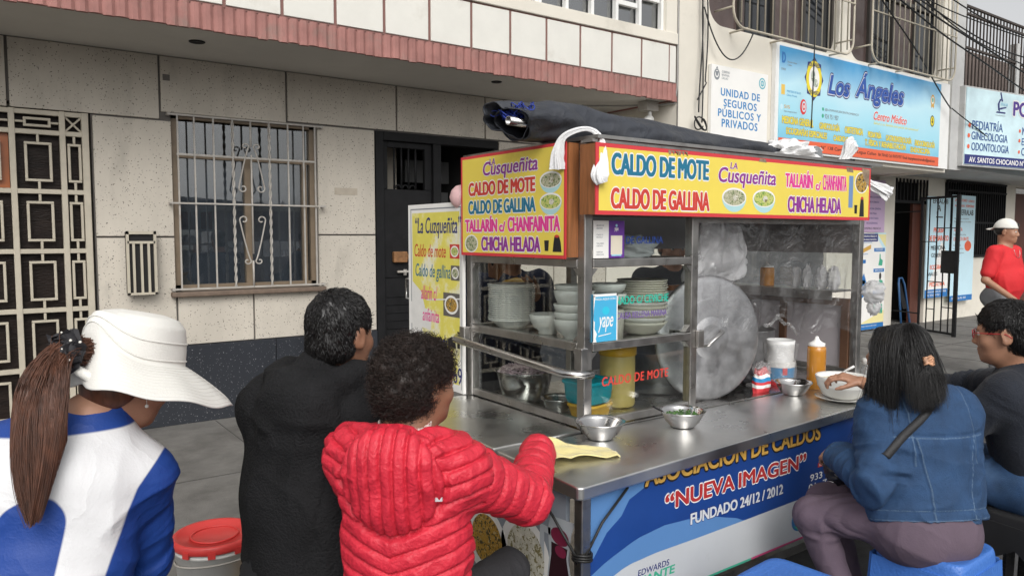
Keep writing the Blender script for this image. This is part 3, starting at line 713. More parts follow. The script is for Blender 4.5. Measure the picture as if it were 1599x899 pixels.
f.ell([(8.69,3.60,.045,.075),(8.75,3.52,.055,.05)], foodmat('emblem_print', (.45,.50,.42), (.14,.2,.14), (.7,.7,.66), 14), .011, 'emblem')
f.text([('LOS ANGELES',8.60,8.83,3.715,3.765),('CENTRO MEDICO',8.61,8.82,3.375,3.425)], K_navy, .008, bold=.04)
f.text([('D',8.035,8.115,3.685,3.815)], K_blue, .005, bold=.06)
f.text([('DIRIS',8.03,8.12,3.60,3.625),('Dirección de Redes',8.15,8.34,3.70,3.72),('Callao',8.15,8.24,3.665,3.685)], K_grey, .005)
f.quad(8.035,8.11,3.31,3.43, flat('logo_yellow', (.75,.50,.10)), .004); f.text([('MINISTERIO DE SALUD',8.15,8.44,3.345,3.372),('Clínica Privada',8.15,8.36,3.30,3.325)], flat('logo_blue', (.12,.38,.62)), .005)
f.ell([(8.05,3.16,.028,.035)], K_sky2, .004, 'icon'); f.text([('SIS',8.10,8.22,3.15,3.19)], K_gold, .005); f.text([('Seguro Integral de Salud',8.10,8.36,3.10,3.125)], K_grey, .005)
f.ell([(8.50,3.20,.068,.095)], flat('banner_red', (.70,.04,.04)), .004, 'emblem'); f.ell([(8.512,3.205,.045,.066)], K_sky2, .006, 'emblem'); f.ell([(8.512,3.205,.03,.046)], flat('banner_red', (.70,.04,.04)), .008, 'emblem'); f.ell([(8.512,3.205,.015,.024)], K_wht, .010, 'emblem')
f.ell([(11.80,3.62,.062,.085)], K_gold, .004, 'emblem'); f.ell([(11.80,3.625,.04,.055)], K_wht, .006, 'emblem'); f.ell([(11.80,3.625,.022,.035)], K_green, .008, 'emblem'); f.polys([[(11.75,3.55),(11.85,3.55),(11.84,3.50),(11.80,3.53),(11.76,3.50)]], K_gold, .005, 'emblem')
f.ell([(11.81,3.315,.064,.085)], K_black, .004, 'emblem'); f.ell([(11.81,3.315,.05,.068)], K_lyel, .006, 'emblem'); f.polys([[(11.80,3.36),(11.82,3.36),(11.82,3.31),(11.84,3.31),(11.81,3.275),(11.78,3.31),(11.80,3.31)]], K_black, .008, 'emblem')

# polyclinic sign, set slightly askew
so = np.array((12.70, 5.50, 0.)); sx = np.array((.9925, -.122, 0.)); sn = np.array((-.122,-.9925,0.))
L3 = 3.6
mb = MB(); mb.obox(so+sx*L3/2+np.array((0,0,3.315))-sn*.06, sx*L3/2, sn*.058, (0,0,.595))
bm3 = mk('clinic_sign_print', (.60,.78,.84), .4, var=.22, vscale=1.3)
o = mb.build('clinic_sign', bm3); tag(o, 'pale blue sign listing PEDIATRÍA and GINECOLOGIA under the brown barred balcony', 'sign')
mb = MB(); mb.obox(so+sx*L3/2+np.array((0,0,3.315))-sn*.065, sx*(L3/2+.03), sn*.05, (0,0,.62)); mb.build('frame', M_cgrey, o)
f = Face(so, sx, (0,0,1), o)
def s3(l):   # fractions of the visible face
    return [(t, a, b, c, d) for t, a, b, c, d in l]
f.text(s3([('PEDIATRÍA',.17,1.03,3.275,3.445),('GINECOLOGIA',.16,1.18,3.112,3.238),('ODONTOLOGIA',.17,1.23,2.943,3.068),('MEDICINA',1.60,2.45,3.27,3.395),('ENDOCRINOLOGÍA',1.60,3.0,3.10,3.25),('OTORRINO',1.60,2.5,2.93,3.06)]), flat('clinic_letter_blue', (.035,.095,.28)), .006, bold=.02)
f.ell([(.10,3.33,.035,.035),(.09,3.17,.035,.035),(.09,3.0,.035,.035),(1.53,3.33,.03,.03),(1.53,3.17,.03,.03),(1.53,2.985,.03,.03)], K_orange, .006, 'bullet')
f.text([('POLICLINICO',1.30,3.45,3.56,3.80)], flat('clinic_purple', (.075,.03,.24)), .009, bold=.05, outline=K_wht, oform=.05)
f.quad(0,L3,2.725,2.875, K_navy, .003); f.text([('AV. SANTOS CHOCANO N° 138 CARMEN DE LA LEGUA',.12,3.3,2.755,2.845)], K_wht, .006, bold=.03)
f.polys([[(.84,3.60),(1.08,3.60),(1.08,3.575),(.80,3.575)],[(.87,3.62),(.92,3.60),(.90,3.73),(.95,3.80),(.91,3.80),(.85,3.72)],[(.91,3.90),(.94,3.91),(1.0,3.77),(.96,3.76)],[(.92,3.66),(1.1,3.69),(1.1,3.67),(.92,3.63)]], K_navy, .005, 'emblem')
f.text([('EFRALAB',.94,1.14,3.70,3.745)], K_sky, .006); f.text([('POLICLÍNICO',.80,1.08,3.53,3.55)], K_grey, .005)

# posters by the clinic doors
o, f = board('poster', 11.80,12.56,6.665,1.655,2.52, K_lilac, 'lilac paper notice on the wall above the therapy poster', 'poster', .02)
f.text([(s, 12.0, b, z, z+.03) for s, b, z in (('HORARIO DE ATENCION',12.42,2.22),('LUNES A SABADO',12.36,2.14),('MEDICINA GENERAL',12.44,2.03),('PEDIATRIA',12.30,1.95),('LABORATORIO',12.36,1.87),('ECOGRAFIAS',12.34,1.79))], K_navy, .004)
f.text([('CENTRO MEDICO',11.9,12.45,1.70,1.735)], K_black, .004)
o, f = board('poster', 11.86,12.62,6.66,.03,1.645, K_wht, 'pale therapy poster with blue captions beside the clinic doorway', 'poster', .02)
f.quad(11.86,12.62,.03,.13, K_blue, .003); f.quad(11.86,12.36,1.50,1.63, K_navy, .004); f.text([('TERAPIA FÍSICA Y',11.88,12.33,1.572,1.61),('REHABILITACIÓN',11.88,12.31,1.52,1.555)], K_wht, .006, bold=.03)
f.polys([[(11.86,.13),(12.62,.13),(12.62,.34),(12.2,.22)],[(12.35,1.62),(12.62,1.40),(12.62,1.62)]], flat('poster_pale_yellow', (.80,.72,.35)), .003)
f.polys([[(12.62,1.30),(12.62,1.645),(12.25,1.645)]], K_sky2, .002)
for z, t in ((1.33,'MASAJES'),(.985,'EJERCICIOS'),(.62,'TERAPIA')):
    f.quad(12.25,12.59,z,z+.06, K_blue, .004); f.text([(t,12.30,12.54,z+.014,z+.046)], K_wht, .006)
f.quad(11.88,12.0,1.14,1.20, K_blue, .004); f.quad(11.88,12.0,.80,.86, K_sky, .004)
f.polys([[(12.40,1.10),(12.52,1.09),(12.54,1.18),(12.47,1.21),(12.46,1.29),(12.43,1.29),(12.43,1.2)],[(12.36,.78),(12.58,.76),(12.55,.84),(12.46,.86)],[(12.30,.30),(12.34,.30),(12.36,.50),(12.33,.55),(12.29,.5)],[(12.48,.28),(12.58,.28),(12.56,.44),(12.50,.44)]], K_green, .004, 'picture')
f.ell([(12.47,.915,.035,.06),(12.325,.575,.025,.03),(12.52,.48,.02,.026)], K_black, .005, 'picture'); f.polys([[(11.90,1.38),(12.15,1.45),(12.15,1.38),(11.90,1.31)]], K_gold, .004, 'picture')
f.polys([[(11.90,.56),(12.0,.60),(12.05,.80),(11.96,.98),(11.90,.90)]], K_blue, .004, 'picture')
f.text([('SERVICIOS DE',11.9,12.18,1.475,1.495),('CALIDAD',11.9,12.06,1.285,1.305)], K_blue, .005); f.text([('Atención profesional',11.93,12.4,.075,.1)], K_wht, .006)
o, f = board('poster', 14.03,14.90,6.66,.46,2.31, K_sky2, 'pale blue poster starting with PRUEBA DE EMBARAZO behind the open gate', 'poster', .02)
f.text([('EFRALAB',14.22,14.80,2.185,2.27)], K_black, .005, bold=.03)
f.text([('PRUEBA',14.28,14.70,1.655,1.745),('DE EMBARAZO',14.09,14.87,1.50,1.60),('ECOGRAFÍA',14.19,14.76,.98,1.08),('PEDIATRÍA',14.20,14.79,.665,.76)], K_orange, .006, bold=.05)
f.text([('MEDICINA',14.20,14.76,1.335,1.415),('GENERAL',14.22,14.74,1.20,1.275),('ANÁLISIS',14.10,14.48,.862,.945)], K_black, .005, bold=.03)
f.polys([[(14.36,1.95),(14.62,1.95),(14.62,1.925),(14.34,1.925)],[(14.38,1.96),(14.43,1.95),(14.42,2.04),(14.47,2.10),(14.42,2.10),(14.37,2.03)],[(14.44,2.15),(14.47,2.16),(14.53,2.05),(14.49,2.04)]], K_black, .005, 'emblem')
f.quad(14.03,14.90,.46,.61, K_blue, .003); f.text([('ATENCIÓN LAS 24 HORAS',14.08,14.85,.55,.59),('CEL 924 751 937',14.08,14.6,.485,.525)], K_wht, .006)
f.polys([[(14.03,.61),(14.9,.61),(14.9,1.2),(14.6,1.5),(14.3,.9)]], K_wht, .0015)
o, f = board('poster', 14.93,15.86,6.63,.35,2.36, K_sky2, 'pale blue clinic poster with round red seal near the barred window', 'poster', .02)
f.text([('LABORATORIO',15.0,15.5,2.24,2.29),('CLÍNICO',15.55,15.8,2.235,2.29),('ANÁLISIS',15.0,15.4,2.14,2.19),('HORMONAS',15.45,15.8,2.135,2.185),('OFERTA',15.0,15.35,1.68,1.75),('CONSULTA GRATIS',15.0,15.62,1.50,1.57)], K_orange, .005, bold=.04)
f.text([('EFRALAB',15.28,15.78,1.985,2.09)], K_black, .005, bold=.03); f.ell([(15.60,1.40,.14,.10)], K_orange, .004, 'seal')
f.text([(s, 15.0, b, z, z+.035) for s, b, z in (('Hemograma completo',15.6,1.90),('Perfil lipídico y tiroideo',15.7,1.84),('Examen de orina',15.5,1.60),('Glucosa',15.3,1.40),('Urea y creatinina',15.42,1.33),('Grupo sanguíneo',15.45,1.25),('Serología',15.3,1.10))], K_grey, .005)
f.quad(14.93,15.86,.35,.46, K_blue, .003); f.text([('CITAS 924 751 937',15.0,15.6,.385,.425)], K_wht, .006)
# folded blue chair leaning in the doorway
mb = MB()
mb.tube([(12.99+.02*math.cos(t)-.0,6.60,.02) for t in (0,1)],.012,5)
mb = MB(); mb.tube([(13.02,6.55,0),(13.02,6.62,.75),(13.06,6.64,.86),(13.16,6.64,.86),(13.22,6.62,.74),(13.27,6.52,0)],.018,6)
mb.build('folded_chair', flat('blue_plastic_tube', (.03,.10,.24))); fc = bpy.data.objects['folded_chair']; tag(fc, 'blue framed folded chair leaning in the dark clinic doorway', 'chair')
mb = MB(); mb.obox((13.12,6.615,.55),(.07,0,0),(0,.012,0),(0,.06,.22)); mb.build('seat', M_black_st, fc)
# ------------------------------------------------------------------ the food cart
M_ss = mk('stainless_steel', (.50,.49,.475), .26, metal=1., var=.10, vscale=3.5, rvar=.10, bump=.03, bscale=200)
M_ssd = mk('stainless_frame', (.47,.455,.435), .36, metal=1., var=.16, vscale=9, rvar=.1, dirt=(.20,.18,.165), dscale=12, dlo=.55, dhi=.85)
M_top = mk('counter_steel', (.76,.76,.745), .33, metal=1., var=.12, vscale=2.5, rvar=.10, bump=.03, bscale=9)
M_cglass = mk_glass('cabinet_glass', (.90,.92,.91), .015, .02)
M_film = mk_glass('plastic_film', (.95,.95,.95), .03, .12, haze=.05, hazecol=(.62,.62,.63), bump=1., bscale=7)
M_bag = mk_glass('plastic_bag', (.9,.9,.9), .05, .16, haze=.62, hazecol=(.72,.72,.73), bump=1., bscale=22)
M_backp = mk('cart_back_panel', (.24,.225,.24), .5, var=.2, vscale=2.5)
M_alu = mk('dull_aluminium', (.44,.44,.45), .50, metal=1., var=.28, vscale=9, rvar=.12, bump=.12, bscale=16)
GZ = -.12
CR = empty('food_cart', (2.9, 2.6, GZ), 'stainless steel soup cart with yellow menu boards and blue panel', 'food cart')
def cP(mb, name, mat, **k):
    o = mb.build(name, mat, CR, **k); o.matrix_parent_inverse = Matrix.Translation((-2.9,-2.6,-GZ)); return o
# counter flaps (thin folded sheet with turned-down lip)
def slab(pts, z0, z1): return MB().prism([(x, y, z0) for x, y in pts], (0,0,z1-z0))
fr = [(1.53+.022*(1-math.sin(t)), 1.764+.022*(1-math.cos(t))) for t in np.linspace(math.pi/2,0,6)]
FY = lambda x: 1.764+.0565*(x-1.53)
cP(slab(fr+[(4.28,FY(4.28)),(4.29,2.262),(1.556,2.262)], .756, .8), 'counter', M_top, bevel=.006, seg=3)
cP(slab([(1.548,2.275),(1.985,2.275),(1.985,3.14),(1.56,3.14)], .762, .808), 'side_counter', M_top, bevel=.006, seg=3)
mb = MB()
for k in range(9): mb.lathe([(.0,-.0),(.018,-.001),(.022,-.012),(.0,-.016)], (1.545,2.32+k*.09,.756), 10)
cP(mb, 'edge_trim', M_ssd)
cP(MB().box(1.99,4.06,2.268,3.15,.765,.806), 'cabinet_floor', M_ss)
# posts
PO = [(2.01,2.29),(2.65,2.29),(4.04,2.29),(2.01,3.13),(2.65,3.13),(4.04,3.13)]
for i, (x, y) in enumerate(PO):
    cP(MB().box(x-.022,x+.022,y-.022,y+.022,.807,1.975), 'post', M_ssd, bevel=.004)
def rail(a, b, w=.04, h=.034): 
    return MB().bar(a, b, h, w)
RL = []
for z, h in ((1.487,.042),(1.145,.042),(.828,.03)):
    RL.append(((2.034,2.287,z),(2.626,2.287,z),h)); RL.append(((2.007,2.314,z),(2.007,3.106,z),h))
for z in (1.955,): RL += [((2.034,2.287,z),(4.016,2.287,z),.03),((2.007,2.314,z),(2.007,3.106,z),.03),((4.04,2.314,z),(4.04,3.106,z),.03),((2.034,3.13,z),(4.016,3.13,z),.03)]
RL += [((2.674,2.287,1.675),(4.016,2.287,1.675),.03),((4.04,2.314,.83),(4.04,3.106,.83),.03),((2.674,3.13,.83),(4.016,3.13,.83),.03),((2.65,2.314,1.145),(2.65,3.106,1.145),.03),((2.65,2.314,1.487),(2.65,3.106,1.487),.03),((2.034,3.13,1.145),(2.626,3.13,1.145),.03),((2.034,3.13,1.487),(2.626,3.13,1.487),.03)]
for a, b, h in RL: cP(rail(a, b, .034, h), 'rail', M_ssd, bevel=.003)
# corner gussets of the window openings
mb = MB()
for (x, s_) in ((2.034,1),(2.626,-1)):
    for z, q in ((1.466,-1),(1.166,1),(1.124,-1)):
        mb.prism([(x,2.272,z),(x+s_*.03,2.272,z),(x,2.272,z+q*.03)], (0,.03,0))
for (y, s_) in ((2.314,1),(3.106,-1)):
    for z, q in ((1.466,-1),(1.166,1),(1.124,-1)):
        mb.prism([(1.992,y,z),(1.992,y+s_*.03,z),(1.992,y,z+q*.03)], (.03,0,0))
cP(mb, 'gusset', M_ssd)
cP(MB().box(2.034,2.628,2.306,3.108,1.136,1.15), 'shelf', M_ss)
cP(MB().box(2.034,2.628,2.306,3.108,1.482,1.492), 'shelf', M_ss)
# glass
for (a, b) in ((1.163,1.467),(.843,1.125),(1.508,1.69)):
    cP(MB().box(2.033,2.627,2.288,2.291,a,b), 'glass_pane', M_cglass)
for (a, b) in ((1.163,1.467),(.843,1.125)):
    cP(MB().box(2.006,2.009,2.313,3.107,a,b), 'glass_pane', M_cglass)
# bump rail and its brackets, hinges
mb = MB(); mb.tube([(1.93,3.15,1.10),(1.90,3.12,1.095),(1.895,3.0,1.09),(1.895,2.36,1.055),(1.90,2.28,1.05),(1.935,2.235,1.047),(2.0,2.23,1.045)], .0175, 12)
cP(mb, 'bump_rail', M_ss)
for y in (2.26,3.14): cP(MB().box(1.95,1.988,y-.02,y+.025,1.06,1.15), 'bracket', M_ssd, bevel=.004)
cP(MB().box(2.66,2.70,2.25,2.268,1.09,1.17), 'hinge', M_ssd, bevel=.004)
# roof
cP(MB().box(1.975,4.07,2.18,3.16,1.976,1.99), 'roof', M_ssd)
cP(MB().box(1.96,3.99,2.195,2.262,1.962,1.974), 'roof_lip', M_ssd)
# back of the cart: panel with timber frame, upper header, inner shelf
cP(MB().box(2.674,4.016,3.126,3.134,.845,1.30), 'back_panel', mk('lilac_grey_panel', (.40,.37,.385), .4, var=.12, vscale=3))
mb = MB()
for x in (2.72,3.32,3.97): mb.box(x-.02,x+.02,3.10,3.124,.845,1.30)
mb.box(2.70,3.99,3.10,3.124,1.27,1.30); cP(mb, 'timber_frame', K_wood)
cP(MB().box(2.674,4.016,3.126,3.134,1.52,1.94), 'back_panel', M_backp)
cP(MB().box(3.84,4.03,2.315,3.105,1.286,1.296), 'shelf', M_ssd)
cP(MB().box(3.832,3.84,2.315,3.105,1.245,1.296), 'shelf_lip', M_ssd)
cP(MB().box(4.028,4.034,2.314,3.106,.845,1.243), 'end_wall', MATS['lilac_grey_panel'])
cP(MB().box(4.028,4.034,2.314,3.106,1.50,1.94), 'end_wall', mk('brown_grey_panel', (.17,.15,.14), .45, var=.2, vscale=3))
mb = MB(); mb.box(4.005,4.027,2.72,2.76,.845,1.20); mb.box(4.005,4.027,2.315,2.36,.845,1.20); mb.box(4.005,4.027,3.06,3.105,.845,1.20); mb.box(4.005,4.027,2.315,3.105,1.20,1.243); cP(mb, 'timber_frame', mk('dark_timber', (.10,.05,.028), .55, var=.3))
cP(MB().box(4.028,4.030,2.314,3.106,1.297,1.499), 'glass_pane', M_cglass)
# lower body: front panel with print, side panel with pictures
pd = np.array((1., .0517, 0)); pd /= np.linalg.norm(pd)
p0 = np.array((1.60, 1.812, 0)); PL = 2.62
pn = np.cross(pd, (0,0,1)); pn = pn/np.linalg.norm(pn)
mb = MB(); mb.prism([p0+pd*a-pn*.024+np.array((0,0,z)) for a, z in ((0,.295),(PL,.225),(PL,.752),(0,.752))], pn*.024)
fp = cP(mb, 'front_panel', K_panelblue)
ff = Face(p0, pd, (0,0,1), fp)
mb = MB(); mb.box(1.572,1.59,1.88,3.12,.10,.752)
sp = cP(mb, 'side_panel', mk('side_panel_print', (.24,.27,.31), .3, var=.35, vscale=2))
sf = Face((1.572,0,0), (0,-1,0), (0,0,1), sp)
for (x, y) in ((1.576,1.80),(1.60,3.12),(4.2,1.96),(4.2,3.10)):
    cP(MB().box(x-.02,x+.02,y-.02,y+.02,-.02,.754), 'leg', M_ssd, bevel=.004)
cP(MB().box(1.62,4.18,1.99,3.08,.12,.16), 'body_floor', M_ssd)
cP(MB().box(4.18,4.195,1.98,3.08,.12,.75), 'end_panel', M_ssd)
for (x, y) in ((1.72,2.1),(1.72,2.95),(4.05,2.15),(4.05,2.95)):
    w = MB(); w.cyl((x-.025,y,GZ+.09),(x+.025,y,GZ+.09),.09,n=24); wo = cP(w, 'wheel', mk('black_rubber', (.02,.02,.02), .8))
    w = MB(); w.cyl((x-.03,y,GZ+.09),(x+.03,y,GZ+.09),.05,n=20); w.box(x-.04,x+.04,y-.015,y+.015,GZ+.10,.12); w.build('fork', M_ssd, wo)
# tie wires round the corner post
mb = MB(); mb.tube([(1.555,2.05,.745),(1.548,1.92,.66),(1.55,1.80,.56)],.005,5); mb.tube([(1.56,1.775,.555),(1.66,1.797,.65),(1.78,1.80,.745)],.005,5)
for dz in (-.008,0,.009): mb.tube([(1.576+.031*math.cos(a),1.80+.031*math.sin(a),.557+dz+.003*math.sin(2*a)) for a in np.linspace(0,2*math.pi,14)],.005,5)
cP(mb, 'tie_wire', M_cable)
# front print (drawn in metres along the panel; v is the height; the print runs slightly downhill)
SL = -.027
def band(top, bot, n=60, u0=0., u1=PL): 
    us = np.linspace(u0, u1, n)
    return [[(us[i], bot(us[i])), (us[i+1], bot(us[i+1])), (us[i+1], top(us[i+1])), (us[i], top(us[i]))] for i in range(n-1)]
lowz = lambda u: .2965+SL*u
wt = lambda u: np.interp(u, [0,.1,.2,.35,.6,.9,1.3,2.62], [.385,.43,.457,.462,.455,.45,.445,.42])
md = lambda u: max(wt(u)-.004, np.interp(u, [0,.1,.25,.4,.55,.7,.85,1.0,2.62], [.46,.50,.54,.552,.54,.512,.47,.40,.3]))
ff.polys(band(md, lambda u: wt(u)-.01), K_midblue, .0015); ff.polys(band(wt, lowz), K_palegrey, .003)
ff.polys([[(0,.752),(.33,.752),(.30,.72),(.21,.69),(.17,.64),(.10,.60),(.04,.53),(0,.50)]], K_midblue, .0015)
ff.polys(band(lambda u: lowz(u)+.009, lowz, 2, 0, .95), K_green, .0045, 'stripe'); ff.polys(band(lambda u: lowz(u)+.009, lowz, 2, .95, PL), flat('stripe_magenta', (.50,.05,.16)), .0045, 'stripe')
ff.text([('ASOCIACION DE CALDOS',.288,1.47,.716,.787,SL)], K_gold, .006, bold=.04, outline=K_black, oform=.06)
ff.text([('“',.40,.452,.634,.664,SL),('NUEVA',.458,.825,.603,.666,SL),('IMAGEN',.85,1.293,.592,.655,SL),('”',1.30,1.356,.613,.645,SL)], flat('panel_red', (.42,.03,.03)), .006, bold=.05, outline=K_wht, oform=.035)
ff.text([('FUNDADO 24/12 / 2012',.548,1.175,.516,.56,SL)], flat('panel_silver', (.62,.64,.66)), .006, bold=.045, outline=K_navy, oform=.03)
ff.text([('933 296 158',1.392,1.76,.506,.537,SL),('01- 748 2210',1.381,1.78,.465,.495,SL)], K_wht, .006, bold=.02)
ff.text([('EDWARDS',.258,.428,.401,.424,SL)], K_navy, .006, bold=.015, shear=.1); ff.text([('INFANTE',.205,.462,.366,.398,SL)], K_green, .006, bold=.05, shear=.1)
ff.polys([[(1.455,.558),(1.66,.552),(1.66,.572),(1.455,.578)]], K_red2, .0045); ff.text([('Central de',1.47,1.62,.582,.60,SL)], K_gold, .006); ff.text([('URBANIZACION',1.465,1.65,.562,.574,SL)], K_wht, .006, bold=.03)
ff.ell([(1.315,.355,.066,.052)], flat('ring_blue', (.03,.16,.40)), .0045, 'emblem'); ff.ell([(1.318,.358,.044,.036)], K_wht, .006, 'emblem')
ff.polys([[(1.262,.335),(1.30,.307),(1.35,.31),(1.372,.335),(1.34,.322),(1.30,.322)]], K_green, .0065, 'emblem'); ff.polys([[(1.295,.350),(1.318,.340),(1.345,.350),(1.318,.346)]], K_red2, .008, 'emblem')
# side panel pictures: two plates of food and a jug of purple drink
sf.ell([(-2.11,.45,.15,.145)], K_wht, .002, 'plate_picture'); sf.ell([(-2.105,.455,.112,.108)], F_white, .004, 'plate_picture')
sf.ell([(-2.36,.42,.14,.135)], K_wht, .002, 'plate_picture'); sf.ell([(-2.355,.425,.105,.10)], F_stew, .004, 'plate_picture')
sf.polys([[(-1.99,.20),(-1.835,.20),(-1.845,.44),(-1.865,.52),(-1.85,.61),(-1.83,.655),(-1.96,.645),(-1.975,.60),(-1.965,.51),(-1.975,.44)],[(-2.02,.60),(-1.96,.60),(-1.96,.575),(-1.995,.575),(-1.995,.42),(-2.02,.42)]], flat('print_jug_glass', (.46,.50,.53)), .003, 'jug_picture')
sf.polys([[(-1.98,.20),(-1.845,.20),(-1.855,.44),(-1.875,.52),(-1.87,.555),(-1.955,.555),(-1.955,.51),(-1.968,.44)]], flat('print_dark_chicha', (.03,.008,.014)), .005, 'jug_picture')
sf.ell([(-1.91,.585,.048,.03)], flat('print_chicha_foam', (.22,.02,.06)), .0055, 'jug_picture'); sf.ell([(-1.905,.535,.03,.02)], flat('print_chicha_foam', (.22,.02,.06)), .0065, 'jug_picture')

# ---- front menu board
bx = MB().box(1.956,3.932,2.176,2.264,1.682,1.955)
fb = cP(bx, 'menu_board', K_wood)
MB().box(1.956,3.932,2.170,2.1745,1.681,1.957).build('face', K_red, fb)
F1 = Face((0,2.170,0),(1,0,0),(0,0,1),fb)
F1.quad(1.972,3.918,1.697,1.941, K_yel, .0015, 'face')
W1 = K_wht
F1.text([('CALDO DE MOTE',2.036,2.614,1.838,1.924)], K_teal, .006, bold=.06, outline=W1, oform=.04)
F1.text([('CALDO DE GALLINA',2.034,2.622,1.705,1.788)], K_red2, .006, bold=.06, outline=W1, oform=.04)
F1.text([('LA',2.757,2.808,1.897,1.925),('Cusqueñita',2.678,3.095,1.815,1.902)], K_pur, .006, bold=.03, shear=.15, outline=W1, oform=.035)
F1.text([('TALLARÍN',3.168,3.396,1.832,1.915),('c/',3.42,3.466,1.826,1.868),('CHANFAINITA',3.482,3.70,1.828,1.905)], K_pink, .006, bold=.06, outline=W1, oform=.04)
F1.text([('CHICHA HELADA',3.192,3.655,1.712,1.79)], K_pur, .006, bold=.06, outline=W1, oform=.04)
def soup(F, u, v, ru, rv, mat, ly=.003):
    """printed soup bowl: bowl body, rim and soup"""
    n = 24
    body = [(u-ru, v)] + [(u-ru*math.cos(t)*1.0, v-rv*1.15*math.sin(t)) for t in np.linspace(.12, math.pi-.12, n)] + [(u+ru, v)]
    F.polys([body], K_bowl, ly, 'bowl_picture'); F.ell([(u, v, ru, rv*.72)], K_wht, ly+.0012, 'bowl_picture'); F.ell([(u, v-.002, ru*.9, rv*.6)], mat, ly+.0024, 'bowl_picture')
    F.ell([(u+ru*.1, v-rv*.05, ru*.22, rv*.25)], F_white, ly+.0034, 'bowl_picture')
soup(F1, 2.79, 1.772, .085, .058, F_mote); soup(F1, 3.007, 1.772, .085, .058, F_soup)
F1.quad(3.722,3.762,1.745,1.91, flat('print_strip_blue', (.16,.27,.48)), .0035, 'strip')
F1.ell([(3.842,1.878,.066,.056)], K_wht, .003, 'plate_picture'); F1.ell([(3.842,1.878,.058,.05)], F_stew, .0045, 'plate_picture')
F1.polys([[(3.83,1.70),(3.875,1.70),(3.87,1.77),(3.865,1.80),(3.84,1.80),(3.835,1.77)],[(3.782,1.715),(3.805,1.715),(3.808,1.76),(3.779,1.76)]], K_black, .003, 'jug_picture'); F1.ell([(3.852,1.797,.014,.008)], K_red2, .0045, 'jug_picture')
F1.polys([[(2.36+.02*k+.01*(k%3),1.935),(2.372+.02*k,1.935),(2.375+.02*k,1.952),(2.355+.02*k,1.954)] for k in range(6)]+[[(2.96,1.94),(3.02,1.938),(3.01,1.954),(2.97,1.955)],[(3.70,1.93),(3.76,1.928),(3.75,1.952),(3.69,1.953)],[(3.86,1.90),(3.914,1.86),(3.918,1.95),(3.84,1.955)]], mk('torn_print', (.26,.19,.13), .8, var=.5, vscale=30), .0065, 'torn_patch')
# ---- side menu board
sb = cP(MB().box(1.936,1.987,2.306,3.108,1.512,1.968), 'menu_board', K_wood)
MB().box(1.930,1.9345,2.318,3.108,1.506,1.973).build('face', K_red, sb)
F2 = Face((1.930,0,0),(0,-1,0),(0,0,1),sb)
F2.quad(-3.094,-2.330,1.520,1.960, K_yel, .0015, 'face')
F2.text([('LA',-2.862,-2.815,1.918,1.948),('Cusqueñita',-2.915,-2.50,1.855,1.936)], K_pur, .006, bold=.03, shear=.15, outline=W1, oform=.035)
F2.text([('CALDO DE MOTE',-3.04,-2.517,1.785,1.848)], K_red2, .006, bold=.06, outline=W1, oform=.04)
F2.text([('CALDO DE GALLINA',-3.042,-2.514,1.70,1.763)], K_teal, .006, bold=.06, outline=W1, oform=.04)
F2.text([('TALLARÍN',-3.072,-2.799,1.617,1.69),('c/',-2.785,-2.735,1.617,1.662),('CHANFAINITA',-2.719,-2.351,1.617,1.681)], K_pink, .006, bold=.06, outline=W1, oform=.04)
F2.text([('CHICHA HELADA',-2.931,-2.48,1.53,1.595)], K_pur, .006, bold=.06, outline=W1, oform=.04)
soup(F2, -2.415, 1.828, .072, .048, F_mote); soup(F2, -2.415, 1.740, .072, .048, F_soup)
F2.ell([(-3.017,1.562,.058,.042)], K_wht, .003, 'plate_picture'); F2.ell([(-3.017,1.562,.05,.036)], F_mote, .0045, 'plate_picture')
F2.polys([[(-2.452,1.536),(-2.428,1.536),(-2.424,1.58),(-2.456,1.58)],[(-2.40,1.533),(-2.342,1.533),(-2.348,1.572),(-2.358,1.598),(-2.388,1.598),(-2.394,1.572)]], K_black, .003, 'jug_picture'); F2.ell([(-2.373,1.597,.015,.006)], K_red2, .0045, 'jug_picture')
# ---- old menu banner standing on the side counter, left of the cabinet
bn = MB().box(1.955,1.97,3.135,3.70,.812,1.765).build('menu_banner', K_wht)
tag(bn, 'worn yellow and white menu banner upright on the steel side counter', 'banner')
F3 = Face((1.955,0,0),(0,-1,0),(0,0,1),bn)
F3.quad(-3.655,-3.165,.85,1.72, mk('faded_banner_yellow', (.74,.66,.12), .5, var=.1, vscale=4, dirt=(.78,.76,.62), dscale=4, dlo=.52, dhi=.62), .0015, 'face')
M_bl = mk('bleached_print', (.74,.73,.70), .5, var=.06, vscale=10)
F3.polys([[(-3.672,1.36),(-3.56,1.30),(-3.52,1.22),(-3.56,1.14),(-3.54,1.05),(-3.60,1.0),(-3.672,1.02)]], M_bl, .0028, 'worn_patch'); F3.polys([[(-3.672,1.24),(-3.44,1.20),(-3.46,1.10),(-3.672,1.12)]], M_bl, .0036, 'worn_patch'); F3.polys([[(-3.15,1.29),(-3.50,1.262),(-3.50,1.255),(-3.15,1.283)]], M_bl, .0042, 'worn_patch')
F3.polys([[(-3.672,.83),(-3.665,.83),(-3.665,1.74),(-3.672,1.74)],[(-3.672,1.737),(-3.15,1.737),(-3.15,1.743),(-3.672,1.743)],[(-3.155,.83),(-3.15,.83),(-3.15,1.74),(-3.155,1.74)]], K_grey, .003, 'rim')
F3.text([('“La Cuzqueñita”',-3.62,-3.148,1.585,1.695)], K_navy, .005, bold=.015, shear=.2)
F3.text([('Caldo de mote',-3.63,-3.296,1.487,1.555)], K_red2, .005, bold=.01, shear=.2); F3.text([('Caldo de gallina',-3.62,-3.252,1.36,1.45)], K_teal, .005, bold=.01, shear=.2)
F3.text([('allarín c/',-3.56,-3.385,1.26,1.335),('anfainita',-3.545,-3.37,1.145,1.215)], K_pink, .005, bold=.01, shear=.2)
